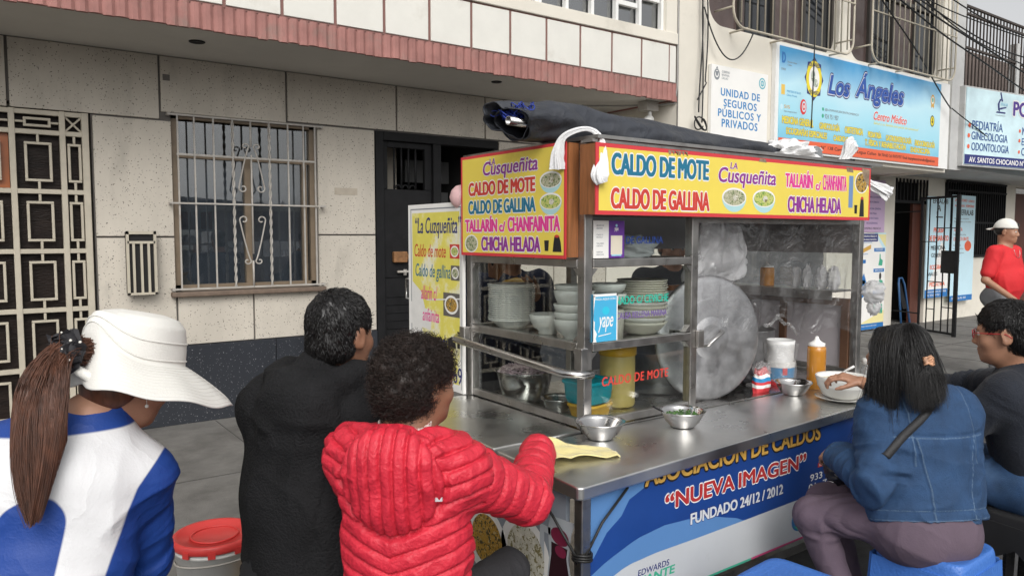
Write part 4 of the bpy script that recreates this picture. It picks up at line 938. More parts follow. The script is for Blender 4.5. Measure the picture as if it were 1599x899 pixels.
F3.text([('hicha morada',-3.57,-3.289,1.015,1.09)], K_navy, .005, bold=.01, shear=.2); F3.text([('ay',-3.33,-3.235,.955,1.02)], flat('ay_red', (.5,.04,.10)), .005, bold=.01, shear=.2)
F3.text([('964 704 769',-3.60,-3.146,.855,.938)], K_navy, .005, bold=.01)
for (a, b, c, d, m_) in ((-3.258,-3.165,1.485,1.556,F_soup),(-3.248,-3.165,1.375,1.45,F_mote),(-3.325,-3.165,1.19,1.31,F_stew)):
    F3.quad(a, b, c, d, flat('print_cloth_dark', (.12,.11,.10)) if d < 1.5 else K_red2, .004, 'picture'); F3.ell([((a+b)/2,(c+d)/2,(b-a)*.42,(d-c)*.40)], K_wht, .0055, 'picture'); F3.ell([((a+b)/2,(c+d)/2,(b-a)*.34,(d-c)*.30)], m_, .007, 'picture')
F3.polys([[(-3.285,1.04),(-3.20,1.03),(-3.21,1.07),(-3.24,1.09),(-3.28,1.075)],[(-3.19,1.035),(-3.165,1.035),(-3.165,1.12),(-3.19,1.12)]], K_black, .004, 'picture')
mb = MB(); mb.tube([(1.962,3.705,1.25),(1.962,3.745,1.25),(1.962,3.745,1.36),(1.962,3.705,1.36)],.006,6); mb.build('handle', M_ss, bn)
# stickers and lettering on the glass
gf = Face((0,2.288,0),(1,0,0),(0,0,1),[c for c in CR.children if c.name.startswith('glass_pane')][0])
gf.text([('CALDO DE MOTE',2.105,2.505,.972,1.012)], K_red2, .0015, bold=.03, shear=.05, spacing=1.1)
gf.text([('OMBINADO C/ CEVICHE',2.085,2.50,1.310,1.345)], flat('glass_letter_green', (.02,.45,.33)), .0015, bold=.03)
gf.text([('CAUSA RELLENA MARINA',2.185,2.49,1.248,1.276)], flat('glass_letter_violet', (.16,.10,.30)), .0015, bold=.03)
gf.text([('CALDO DE GALLINA',2.085,2.46,1.565,1.597)], flat('glass_letter_blue', (.015,.05,.24)), .0015, bold=.03)
yc = cP(MB().box(2.026,2.166,2.262,2.266,1.166,1.362), 'payment_card', flat('payment_blue', (.06,.40,.66)))
yf = Face((0,2.262,0),(1,0,0),(0,0,1),yc)
yf.polys([[(2.026,1.166),(2.032,1.17),(2.032,1.358),(2.026,1.362)],[(2.026,1.352),(2.166,1.352),(2.166,1.362),(2.026,1.362)],[(2.160,1.166),(2.166,1.166),(2.166,1.362),(2.160,1.362)],[(2.026,1.166),(2.05,1.166),(2.045,1.18),(2.052,1.20),(2.038,1.22),(2.04,1.25),(2.026,1.26)],[(2.026,1.19),(2.034,1.30),(2.042,1.355),(2.026,1.355)]], K_wht, .001)
yf.text([('yape',2.058,2.142,1.205,1.268)], K_wht, .002, bold=.01, shear=.3); yf.text([('PAGA AQUÍ CON',2.04,2.152,1.335,1.348)], K_wht, .002, bold=.02); yf.ell([(2.10,1.293,.02,.017)], flat('payment_cyan', (.03,.50,.70)), .001)
yf.polys([[(2.06,1.188),(2.13,1.196),(2.13,1.199),(2.06,1.192)]], K_wht, .002)
cd = cP(MB().box(2.03,2.20,2.262,2.266,1.508,1.66), 'price_card', K_wht)
cf = Face((0,2.262,0),(1,0,0),(0,0,1),cd)
cf.quad(2.112,2.20,1.508,1.66, flat('card_purple', (.12,.03,.27)), .001); cf.quad(2.124,2.188,1.522,1.60, mk('card_cream', (.70,.64,.52)), .002); cf.quad(2.128,2.184,1.516,1.522, K_sky, .003)
cf.text([('yape',2.144,2.166,1.615,1.632)], K_wht, .003); cf.ell([(2.155,1.641,.006,.006)], K_sky, .003)
cf.text([(t, 2.045, u, z, z+.006) for t, u, z in (('SERVICIO POR',2.085,1.637),('DELIVERY',2.08,1.626),('CALDO S/',2.082,1.60),('MOTE S/',2.078,1.59),('TALLARIN',2.085,1.565),('CHICHA S/',2.08,1.555),('GASEOSA',2.08,1.53),('GRACIAS',2.085,1.52))], K_grey, .0015)
# ------------------------------------------------------------------ things on and in the cart
M_porc = mk('white_porcelain', (.74,.735,.70), .22, var=.03, spec=.6)
M_cream_porc = mk('cream_porcelain', (.60,.57,.49), .3, var=.06)
M_steelb = mk('polished_steel_bowl', (.62,.61,.60), .16, metal=1., var=.06, rvar=.06)
def lathe_obj(name, prof, c, mat, n=40, parent=None, **k):
    return MB().lathe(prof, (0,0,0) if parent is None else c, n).build(name, mat, parent, loc=c if parent is None else None, **k)
def steel_bowl(c, r, h, label):
    o = lathe_obj('steel_bowl', [(0,.004),(r*.45,.004),(r*.5,.0),(r*.52,.004),(r*.74,h*.35),(r*.93,h*.86),(r*1.0,h),(r*1.03,h+.001),(r*1.0,h-.004),(r*.91,h*.82),(r*.70,h*.36),(r*.4,.012),(0,.011)], c, M_steelb)
    return tag(o, label, 'bowl')
steel_bowl((1.985,2.165,.801), .098, .07, 'empty steel bowl on the counter beside the yellow cloth')
gb_ = steel_bowl((2.39,2.10,.801), .096, .07, 'steel bowl of chopped green herbs in the middle of the counter')
rnd = random.Random(8)
mb = MB()
for k in range(260):
    a, q = rnd.uniform(0, 6.28), .066*math.sqrt(rnd.random()); z = .036+.012*rnd.random()-.6*q*q
    c = np.array((q*math.cos(a), q*math.sin(a), z+.012)); d = np.array((rnd.gauss(0,1), rnd.gauss(0,1), rnd.gauss(0,.5))); d *= .009/np.linalg.norm(d)
    e = np.cross(d, (0,0,1)); e = e/ (np.linalg.norm(e)+1e-9)*.004
    mb.poly([c-d, c+e, c+d, c-e+np.array((0,0,.002))])
mb.build('herbs', mk('chopped_herbs', (.06,.15,.03), .6, var=.5, vscale=60), gb_, fixn=False)
MB().tube([(-.04,.03,.04),(-.075,.055,.068),(-.10,.075,.085)],.004,6).build('spoon', M_black_st, gb_)
steel_bowl((3.33,2.205,.801), .092, .066, 'steel bowl on the counter in front of the paper cups')
steel_bowl((2.13,2.60,.808), .085, .062, 'small steel bowl inside the cabinet behind the glass')
# white soup bowl on its saucer
c = (3.40,1.985,.801)
o = lathe_obj('saucer', [(0,.004),(.05,.003),(.055,0),(.06,.004),(.10,.012),(.122,.02),(.124,.023),(.10,.017),(.05,.009),(0,.009)], c, M_porc); tag(o, 'white saucer under the large white soup bowl', 'saucer')
o = lathe_obj('soup_bowl', [(0,.006),(.055,.004),(.06,0),(.064,.004),(.09,.02),(.108,.055),(.113,.06),(.113,.066),(.118,.09),(.124,.108),(.121,.111),(.112,.10),(.104,.06),(.08,.022),(0,.012)], (c[0],c[1],c[2]+.012), M_porc); tag(o, 'large ribbed white soup bowl in front of the woman in denim', 'bowl')
lathe_obj('soup', [(0,.088),(.109,.088)], (0,0,0), mk('pale_soup', (.55,.48,.33), .25, var=.15, vscale=30), parent=o)
o = MB().tube([(3.33,1.99,.89),(3.335,1.97,.93),(3.345,1.93,.965),(3.352,1.90,.985)], [.012,.006,.005,.006], 8).build('spoon', K_wht); tag(o, 'white plastic spoon standing in the soup bowl', 'spoon')
# plates and bowls on the shelf
def plate_prof(r, h=.024): return [(0,.003),(r*.55,.002),(r*.6,0),(r*.63,.003),(r*.97,h*.9),(r,h),(r*.985,h+.003),(r*.62,.008),(0,.007)]
ORD = 'first second third fourth fifth sixth seventh eighth ninth tenth eleventh twelfth thirteenth fourteenth fifteenth sixteenth seventeenth topmost'.split()
rnd = random.Random(3)
o = lathe_obj('soup_bowl', [(0,.002),(.06,.0),(.075,.012),(.108,.04),(.115,.046),(.108,.046),(.06,.014),(0,.012)], (2.135,2.975,1.151), M_porc); tag(o, 'white bowl at the bottom of the white plate stack', 'bowl')
z = 1.168
for k in range(18):
    o = lathe_obj('plate', plate_prof(.116), (2.135+rnd.gauss(0,.0015),2.975+rnd.gauss(0,.0015),z), M_porc, 36); tag(o, ORD[k]+' white plate from the bottom of the neat white stack', 'plate', 'white plates stacked on the shelf'); z += .0101
o = lathe_obj('soup_bowl', [(0,.002),(.06,.0),(.08,.012),(.11,.045),(.12,.058),(.112,.058),(.07,.016),(0,.012)], (2.485,2.44,1.151), M_cream_porc); tag(o, 'cream bowl at the bottom of the tall mixed stack', 'bowl')
z = 1.178
for k in range(5):
    o = lathe_obj('soup_bowl', [(0,.002),(.06,.0),(.08,.01),(.11,.04),(.122,.052),(.115,.053),(.07,.014),(0,.01)], (2.485+rnd.gauss(0,.002),2.44+rnd.gauss(0,.002),z), M_cream_porc if k % 2 else M_porc, 36); tag(o, ORD[k]+' shallow bowl from the bottom of the tall mixed stack', 'bowl', 'shallow bowls in the mixed stack'); z += .0175
z += .022
for k in range(9):
    o = lathe_obj('plate', plate_prof(.117), (2.485+rnd.gauss(0,.002),2.44+rnd.gauss(0,.002),z), M_cream_porc, 36); tag(o, (ORD[k] if k < 8 else 'topmost')+' cream plate from the bottom of the tall mixed stack' if k < 8 else 'topmost cream plate of the tall mixed stack', 'plate', 'cream plates in the mixed stack'); z += .0108
def wbowl(r, h): return [(0,.008),(r*.42,.006),(r*.46,0),(r*.5,.0),(r*.48,.014),(r*.74,h*.32),(r*.93,h*.7),(r,h),(r*.96,h+.003),(r*.88,h*.7),(r*.6,h*.25),(0,.02)]
o = lathe_obj('footed_bowl', wbowl(.087,.088), (2.135,2.69,1.151), M_porc); tag(o, 'single white footed bowl beside the white plates', 'bowl')
for i, (z, r, h) in enumerate(((1.151,.088,.085),(1.197,.088,.07),(1.232,.088,.07),(1.262,.09,.10),(1.325,.084,.06))):
    o = lathe_obj('footed_bowl', wbowl(r, h), (2.115+.004*(i%2),2.485,z), M_porc)
    tag(o, ['lowest white bowl of the stack behind the corner post','second white bowl from the bottom behind the corner post','middle white bowl of the stack behind the corner post','tall white bowl second from the top behind the corner post','topmost white bowl in the stack behind the corner post'][i], 'bowl', 'white bowls stacked behind the post')
o = lathe_obj('footed_bowl', wbowl(.085,.07), (2.265,2.43,1.275), M_porc); tag(o, 'white bowl with worn rim behind the payment card', 'bowl')
o = lathe_obj('footed_bowl', wbowl(.083,.06), (2.265,2.43,1.328), M_porc); tag(o, 'white bowl resting on top of the worn bowl', 'bowl')
o = lathe_obj('tub', [(0,0),(.07,0),(.075,.12),(.07,.124),(0,.12)], (2.265,2.43,1.151), M_cream_porc, 24); tag(o, 'cream tub under the worn white bowls', 'tub')
# basin of shredded onion, teal and yellow boxes, canister, pot
o = lathe_obj('steel_basin', [(0,.004),(.09,.002),(.10,0),(.112,.02),(.125,.08),(.138,.135),(.15,.14),(.137,.14),(.12,.08),(.10,.02),(0,.012)], (2.16,2.90,.808), M_steelb); tag(o, 'steel basin heaped with shredded onion inside the cabinet', 'basin')
mb = MB(); rnd = random.Random(11)
for k in range(420):
    a, q = rnd.uniform(0,6.28), .125*math.sqrt(rnd.random()); z = .125+.04*(1-(q/.13)**2)+rnd.uniform(-.01,.012)
    c = np.array((q*math.cos(a), q*math.sin(a), z)); b = rnd.uniform(0,6.28); L_ = rnd.uniform(.02,.045)
    d = np.array((math.cos(b), math.sin(b), rnd.uniform(-.35,.6))); e = np.cross(d, (0,0,1)); 
    mb.tube([c-d*L_/2, c+e*.006+np.array((0,0,.004)), c+d*L_/2], [.0012,.0022,.0012], 4, smooth=False)
mb.build('onion', mk('shredded_onion', (.60,.46,.50), .4, var=.25, vscale=40), o, fixn=False)
def tub_box(name, c, lx, ly, h, mat, lidmat, rz, label, lidh=.014):
    mb = MB()
    def ring(s_, z, n=32):
        return [(lx*s_*np.sign(math.cos(t))*abs(math.cos(t))**.45, ly*s_*np.sign(math.sin(t))*abs(math.sin(t))**.45, z) for t in np.linspace(0, 2*math.pi, n, endpoint=False)]
    def loft(mb, rs):
        n = len(rs[0]); o_ = [p for r_ in rs for p in r_]
        mb.add(o_, [(i*n+k, i*n+(k+1)%n, (i+1)*n+(k+1)%n, (i+1)*n+k) for i in range(len(rs)-1) for k in range(n)], True)
        mb.poly(list(reversed(rs[0]))); mb.poly(rs[-1])
    loft(mb, [ring(.82,0), ring(.9,.02), ring(.97,h)])
    o = mb.build(name, mat, loc=c); o.rotation_euler = (0,0,rz); tag(o, label, 'container')
    l = MB(); loft(l, [ring(1.04,h+.0005), ring(1.06,h+lidh*.4), ring(1.03,h+lidh), ring(.92,h+lidh), ring(.9,h+lidh*.6), ring(.5,h+lidh*.62)]); l.build('lid', lidmat, o)
    return o
K_pteal = mk('teal_plastic', (.0,.30,.37), .3, var=.05); K_pyel = mk('yellow_plastic', (.72,.40,.012), .32, var=.06)
tub_box('food_container', (2.175,2.44,.808), .085, .075, .05, K_pyel, K_pyel, .2, 'yellow lidded food container under the teal one')
tub_box('food_container', (2.17,2.445,.875), .10, .085, .085, K_pteal, K_pteal, .15, 'teal lidded food container stacked on the yellow one')
o = lathe_obj('canister', [(0,0),(.076,0),(.082,.01),(.082,.255),(.078,.262),(0,.262)], (2.43,2.535,.808), mk('pale_yellow_plastic', (.62,.48,.16), .35, var=.12, vscale=5)); tag(o, 'tall pale yellow plastic canister behind the red glass lettering', 'canister')
lathe_obj('lid', [(.084,.238),(.088,.24),(.088,.275),(.07,.282),(0,.284)], (0,0,0), K_pyel, parent=o); MB().box(-.015,.015,-.012,.012,.282,.30).build('knob', K_pyel, o, bevel=.004)
o = lathe_obj('stock_pot', [(0,0),(.165,0),(.17,.01),(.17,.20),(.178,.205),(.168,.205),(.165,.02),(0,.02)], (2.86,2.68,.808), M_alu); tag(o, 'wide aluminium stock pot behind the big pot lid', 'pot')
o = lathe_obj('stock_pot', [(0,0),(.19,0),(.195,.01),(.195,.24),(.203,.245),(.19,.245),(.188,.02),(0,.02)], (3.68,2.80,.808), M_alu); tag(o, 'large aluminium pot behind the paper cups', 'pot')
# big aluminium pot lid standing on edge
mb = MB(); mb.lathe([(0,.018),(.10,.02),(.105,.016),(.19,.014),(.195,.010),(.26,.006),(.285,.0),(.300,-.012),(.304,-.010),(.302,-.002),(.287,.006),(.26,.011),(0,.022)], (0,0,0), 64, axis='y')
o = mb.build('pot_lid', M_alu, loc=(2.868,2.362,1.108)); o.rotation_euler = (R(-2),0,R(-13)); tag(o, 'huge round aluminium pot lid standing on edge behind the film', 'pot lid')
MB().tube([(-.05,-.025,-.035),(-.045,-.05,-.03),(.045,-.05,.03),(.05,-.025,.035)],.008,8).build('handle', M_ss, o)
# plastic film hung from the front, its lower edge rolled
def film(u, v):
    x = 2.675+1.345*u; top, bot = 1.672, 1.12+.05*math.sin(u*5)+.03*math.sin(u*17)+(.0 if u < .93 else -.22*(u-.93)/.07)
    z = top+(bot-top)*v
    y = 2.262-.012*math.sin(u*23+2*v)-.010*math.sin(u*57+5*v)*v-.02*v*math.sin(u*7)-.006*math.sin(u*31-9*v)
    return (x, y, z)
o = MB().grid(film, 110, 40).build('plastic_film', M_film, fixn=False); tag(o, 'clear crinkled plastic film hanging under the front menu board', 'plastic sheet')
mb = MB()
P = [(2.68+1.25*u, 2.245-.01*math.sin(u*20), 1.115+.05*math.sin(u*5)+.03*math.sin(u*17)+.01*math.sin(u*60)) for u in np.linspace(.36,.60,60)]
mb.tube(P, [.007+.002*math.sin(k*.9)+.0015*math.sin(k*2.3) for k in range(60)], 9); mb.build('rolled_edge', mk_glass('film_roll', (.9,.9,.9), .12, .1, .05, bump=1., bscale=40), o)
def crumple(name, c, rx, ry, rz, mat, seed, amp=.25, n=30, label=None, cat='plastic bag', pinch=None, parent=None, loc=None):
    """soft crumpled bag or rag: a lumpy closed sack"""
    r_ = random.Random(seed); W = [(np.array([r_.gauss(0,1) for _ in range(3)])*s_, r_.uniform(0,6.28), a) for s_, a in ((2.,.5),(3.5,.3),(5.5,.25),(9,.16)) for _ in range(2)]
    V_ = []; m = n
    for j in range(m+1):
        th = math.pi*j/m
        for k in range(2*m):
            ph = math.pi*k/m; d = np.array((math.sin(th)*math.cos(ph), math.sin(th)*math.sin(ph), math.cos(th)))
            f = 1+amp*sum(a*(1-abs(math.sin(w@d*1.3+p_)) *1.2) for w, p_, a in W)
            p = d*f*np.array((rx,ry,rz))
            if pinch is not None:
                t = max(0, min(1, (p[2]/rz-.2)/.8)); q = 1-pinch*t; p[0] *= q; p[1] *= q
            V_.append(p)
    F = [(j*2*m+k, j*2*m+(k+1)%(2*m), (j+1)*2*m+(k+1)%(2*m), (j+1)*2*m+k) for j in range(m) for k in range(2*m)]
    o = MB().add(V_, F, True).build(name, mat, parent, loc=c)
    if label: tag(o, label, cat)
    return o
# hanging bag of take-away bags, near the left of the opening
def hbag(u, v):
    a = 2*math.pi*u; le = 2.885-.15*v; ri = 3.125+.075*v**.5; d = .02+.06*math.sin(math.pi*min(1,.1+v*.8))
    k = 1+.10*math.sin(a*5+3*v)*v+.05*math.sin(a*11-4*v)+.03*math.sin(a*19+9*v)
    return ((le+ri)/2+(ri-le)/2*math.copysign(abs(math.cos(a))**.7, math.cos(a)), 2.42+d*math.sin(a)*k+.012*math.sin(a*3+v*14)*v, 1.668-.285*v-.008*math.sin(a*3)*v)
o = MB().grid(hbag, 120, 34).build('hanging_bag', mk_glass('milky_bag', (.9,.9,.9), .08, .14, .8, (.80,.80,.81), 1., 16), fixn=False); tag(o, 'large milky plastic bag hanging behind the film near the lid', 'plastic bag')
crumple('bag_fill', (2.97,2.42,1.46), .17, .05, .09, M_bag, 5, .3, 22, parent=None, label='bundle of folded clear bags inside the hanging bag')
crumple('plastic_bag', (2.46,2.50,1.545), .10, .09, .05, mk('white_bag_plastic', (.62,.64,.66), .35, var=.1), 21, .35, 26, 'white knotted plastic bag on top of the cabinet shelf')
o = crumple('plastic_bag', (4.055,2.20,1.29), .05, .045, .05, M_bag, 31, .4, 22, 'small white plastic bag tied to the far front post')
crumple('knot', (0,-.005,-.085), .028, .028, .035, M_bag, 33, .4, 16, parent=o)
# bottles and bags along the back of the counter
def squeeze(c, r, h, mat, label, cap=True):
    o = lathe_obj('squeeze_bottle', [(0,0),(r*.96,0),(r,.006),(r,h*.72),(r*.97,h*.80),(r*.8,h*.82),(0,h*.82)], c, mat, 28); tag(o, label, 'bottle')
    if cap:
        mb = MB(); mb.lathe([(r*.86,h*.815),(r*.88,h*.82),(r*.88,h*.87),(r*.6,h*.89),(r*.3,h*.93),(r*.14,h),(0,h)], (0,0,0), 22); mb.build('nozzle', K_wht, o)
    return o
M_sauce = mk('orange_sauce', (.50,.21,.025), .25, var=.08, vscale=8, coat=.4)
squeeze((3.56,2.225,.801), .047, .275, M_sauce, 'large squeeze bottle of orange sauce with white nozzle on the counter')
squeeze((3.93,2.80,1.297), .042, .135, M_sauce, 'small orange sauce bottle on the upper shelf')
o = lathe_obj('clear_bottle', [(0,0),(.04,0),(.043,.01),(.043,.10),(.03,.125),(.027,.14),(0,.14)], (3.78,2.06,.801), mk_glass('clear_plastic', (.85,.87,.88), .12, .08, .2)); tag(o, 'clear bottle with white cap behind the soup bowl', 'bottle')
lathe_obj('cap', [(.032,.13),(.034,.132),(.034,.16),(0,.162)], (0,0,0), K_wht, parent=o)
# stack of paper cups in a printed bag
o = lathe_obj('cup_stack', [(0,0),(.06,0),(.063,.02),(.068,.08),(.070,.085),(.066,.09),(.071,.20),(.074,.235),(.070,.237),(.06,.15),(0,.15)], (3.50,2.40,.807), mk('paper_white', (.74,.74,.73), .5, var=.04), 36); tag(o, 'stack of white paper cups in a blue banded bag', 'cups')
def bandwrap(z0, z1, r, mat, nm): return lathe_obj(nm, [(r, z0),(r+.001,(z0+z1)/2),(r+.003, z1)], (0,0,0), mat, 36, parent=o)
bandwrap(.03,.095,.0725, flat('bag_blue', (.02,.24,.50)), 'blue_band'); bandwrap(.095,.125,.0765, K_wht, 'white_band'); bandwrap(.0,.03,.0705, K_red, 'red_band')
mb = MB(); a0 = -2.2
for k in range(8): pass
mb.poly([(.078*math.cos(a), .078*math.sin(a), z) for a, z in ((a0-.16,.058),(a0+.16,.058),(a0+.16,.095),(a0-.16,.095))]); mb.build('red_label', K_red, o, fixn=False)
w = mk_glass('bag_film', (.95,.95,.95), .05, .1, .22, bump=.8, bscale=30)
mb = MB(); mb.grid(lambda u, v: ((.083+.01*math.sin(u*40+v*6)*v)*math.cos(2*math.pi*u), (.083+.01*math.sin(u*37+v*9)*v)*math.sin(2*math.pi*u), .02+.20*v), 60, 16); mb.build('bag', w, o, fixn=False)
# bread bag: red, white and blue printed pouch
def pouch(u, v):
    a = 2*math.pi*u; t = math.sin(math.pi*(.08+.84*v))**.6
    return (.058*math.cos(a)*(1-.25*v)*(1+.05*math.sin(a*7+v*8)), .042*math.sin(a)*t*(1+.06*math.sin(a*5)), .125*v+.006*math.sin(a*3)*v)
mp = MB()
for (v0, v1, mi) in ((0,.24,0),(.24,.38,1),(.38,.50,0),(.50,.66,2),(.66,.80,1),(.80,1.0,0)):
    mp.mi = mi; mp.grid(lambda u, v, v0=v0, v1=v1: pouch(u, v0+(v1-v0)*v), 40, 6)
o = mp.build('bread_bag', [K_red, K_wht, flat('bag_blue', (.02,.24,.50))], loc=(3.235,2.325,.801), fixn=False); tag(o, 'crumpled red white and blue printed food bag on the counter', 'food bag')
crumple('top', (0,0,.12), .045, .03, .03, w, 9, .4, 18, parent=o)
o = crumple('black_bag', (3.28,2.55,.87), .10, .08, .06, mk('black_bag', (.02,.02,.022), .4, var=.4), 41, .4, 22, 'dark crumpled bag behind the printed food bag')
# clear cones of bags on the upper shelf
for i, x in enumerate((2.60,2.53,2.44,2.365)):
    o = crumple('clear_bag', (3.93,x,1.355), .03, .016 if i < 2 else .028, .058, M_bag, 50+i, .35, 18, ['thin upright clear bag nearest the small sauce bottle','thin clear bag beside the leaning wide one on the shelf','leaning wide clear bag in the upper shelf row','curled wide clear bag on the shelf nearest the front post'][i])
# yellow cloth on the counter corner
def cloth(u, v):
    A = np.array((1.585,1.985)); X = np.array((.285,-.035)); Y = np.array((.05,.185))
    p = A+X*u*(1-.25*v)+Y*v+np.array((.03*math.sin(v*4), .02*math.sin(u*5)))
    h = .006+.028*math.exp(-((u-.35)**2+(v-.75)**2)/.05)+.018*abs(math.sin(u*7+v*3+.6))*(1-u)**.6+.010*math.sin(v*9+u*4)**2*(1-u*.6)
    return (p[0], p[1], .802+h*(1 if u < .97 else .3))
o = MB().grid(cloth, 60, 50).build('wiping_cloth', mk('pale_yellow_cloth', (.70,.61,.28), .95, var=.1, vscale=14, bump=.4, bscale=260, sheen=.3), fixn=False, solid=.005); tag(o, 'pale yellow wiping cloth crumpled on the counter under the red sleeve', 'cloth')
# ------------------------------------------------------------------ roof load
M_tarp = mk('dark_slate_tarp', (.033,.037,.047), .68, var=.18, vscale=6, bump=.15, bscale=28, dirt=(.065,.066,.068), dscale=7, dlo=.5, dhi=.9, fold=.35, fscale=6)
ty = 2.50
def tarp(u, v):
    x = 1.80+1.80*u; a = 2*math.pi*v
    rz = .052*(1-u)**.8+.034; ry = rz*1.75
    if u < .10: 
        k = .72+2.8*u; rz *= k; ry *= k
    if u > .93: k = 1-.75*(u-.93)/.07; rz *= k; ry *= k
    k = 1+.07*math.sin(a*3+u*7)+.05*math.sin(a*5-u*16)+.05*(abs(math.sin(u*11+a*1.5))-.6)+.035*(abs(math.sin(u*23-a*2+2*math.sin(u*9)))-.6)+.02*math.sin(a*9+u*40)
    zc = 1.993+rz*.94+.03*math.sin(math.pi*u)*.0
    s_ = .5 if u < .35 else .5
    return (x-.04*math.sin(a)*(1-u), ty+.05*math.sin(u*3)+ry*math.cos(a)*k-.10*u, max(1.9915, zc+rz*math.sin(a)*k+.045*max(0,.12-u)/.12*0))
o = MB().grid(tarp, 150, 56).build('tarpaulin_roll', M_tarp, fixn=False, solid=.004); tag(o, 'long rolled dark slate tarpaulin lying along the cart roof', 'tarpaulin')
mb = MB()      # loose mouth of the roll, folding back round the pole end
def mouth(u, v):
    a = 2*math.pi*v; k = 1+.12*math.sin(a*4+u*3)+.06*math.sin(a*9)
    x = 1.865-.085*u-.05*u*math.sin(a+.6); rz = .072-.010*u+.012*u*math.sin(a*2); ry = rz*1.6
    return (x, ty+.03+ry*math.cos(a)*k, max(1.992-.03*u, 2.068+rz*math.sin(a)*k))
mb.grid(mouth, 16, 60); mb.build('roll_mouth', M_tarp, o, fixn=False, solid=.004)
o = MB().tube([(1.735,2.44,2.052),(2.0,2.47,2.05)],.0165,14,caps=False).build('awning_pole', M_ss, fixn=False, solid=.003); tag(o, 'bright steel awning pole end sticking out of the tarpaulin roll', 'pole')
mb = MB(); rnd = random.Random(5)
for k in range(46):
    c = np.array((1.815+rnd.gauss(0,.016), 2.50+rnd.gauss(0,.035), 2.098+rnd.gauss(0,.010)))
    mb.tube([c+np.array((.018*math.sin(t*2+k), .030*math.cos(t*1.7+k*2), .013*math.sin(t*3+k))) for t in np.linspace(0,4,14)],.0028,4)
o = mb.build('net_bundle', mk('blue_net_cord', (.015,.04,.30), .6, var=.3)); tag(o, 'bright blue net bundled in the open end of the tarpaulin', 'net')
M_wcloth = mk('white_rag', (.74,.74,.74), .85, var=.05, vscale=12, bump=.3, bscale=120)
def strip(name, pts, ws, mat, seed, label):
    """a knotted rag: a folded band of cloth following a path"""
    P = [np.array(p, float) for p in pts]; n = len(P); T = np.linspace(0, n-1, 60)
    def at(t):
        i = min(int(t), n-2); f = t-i; p0, p1, p2, p3 = P[max(i-1,0)], P[i], P[i+1], P[min(i+2,n-1)]
        return .5*((2*p1)+(-p0+p2)*f+(2*p0-5*p1+4*p2-p3)*f*f+(-p0+3*p1-3*p2+p3)*f**3)
    def f(u, v):
        t = u*(n-1); p = at(t); d = at(min(t+.05,n-1))-at(max(t-.05,0)); d /= np.linalg.norm(d)
        s_ = np.cross(d, (.58,.81,0)); s_ = s_/(np.linalg.norm(s_)+1e-9); b = np.cross(d, s_); w = np.interp(t, range(n), ws); a = 2*math.pi*v
        k = 1+.30*math.sin(a*5+seed+u*4)+.20*math.sin(a*9-u*5)+.10*math.sin(a*14+u*8)
        return p+(s_*math.cos(a)*w+b*math.sin(a)*w*.55)*k
    o = MB().grid(f, 60, 72).build(name, mat, fixn=False); return tag(o, label, 'cloth')
strip('white_rag', [(1.915,2.345,1.865),(1.905,2.335,1.93),(1.915,2.31,1.99),(1.965,2.24,2.015),(2.0,2.195,1.98),(1.99,2.17,1.90),(1.965,2.155,1.83),(1.972,2.15,1.80)], [.026,.020,.011,.007,.008,.016,.028,.018], M_wcloth, 1, 'white rag knotted over the front corner of the cart roof')
strip('white_rag', [(3.86,2.30,1.985),(3.875,2.28,2.03),(3.89,2.26,2.09),(3.905,2.25,2.105)], [.016,.022,.034,.022], M_wcloth, 2, 'white rag standing upright on the cart roof')
strip('white_rag', [(3.99,2.24,1.91),(4.03,2.22,1.88),(4.09,2.19,1.85),(4.13,2.17,1.825)], [.011,.018,.028,.032], M_wcloth, 3, 'white rag hanging from the end of the front menu board')
o = crumple('white_sheet', (3.52,2.40,2.035), .17, .09, .045, M_wcloth, 61, .5, 34, 'white cloth bundled over the thin end of the tarpaulin', 'cloth')
mb = MB(); mb.prism([(3.60,2.30,1.992),(3.71,2.30,1.992),(3.68,2.30,2.06),(3.64,2.30,2.075)], (0,.12,0)); o = mb.build('grey_box', mk('grey_plastic', (.20,.21,.22), .4), bevel=.012); tag(o, 'grey plastic box lying beside the white cloth on the roof', 'box')
mb = MB(); mb.cyl((3.70,2.28,1.995),(3.82,2.20,1.998),.006,n=8); o = mb.build('umbrella_rod', M_black_st); tag(o, 'thin black rod beside the white cloth on the roof', 'rod')
o = lathe_obj('toy_ball', [(.0001,-.062),(.03,-.055),(.052,-.033),(.062,0),(.052,.033),(.03,.055),(.0001,.062)], (1.985,3.19,1.79), mk('pink_white_plastic', (.66,.42,.42), .4, var=.25, vscale=4), 28); tag(o, 'pink and white ball wedged behind the side menu board', 'ball')
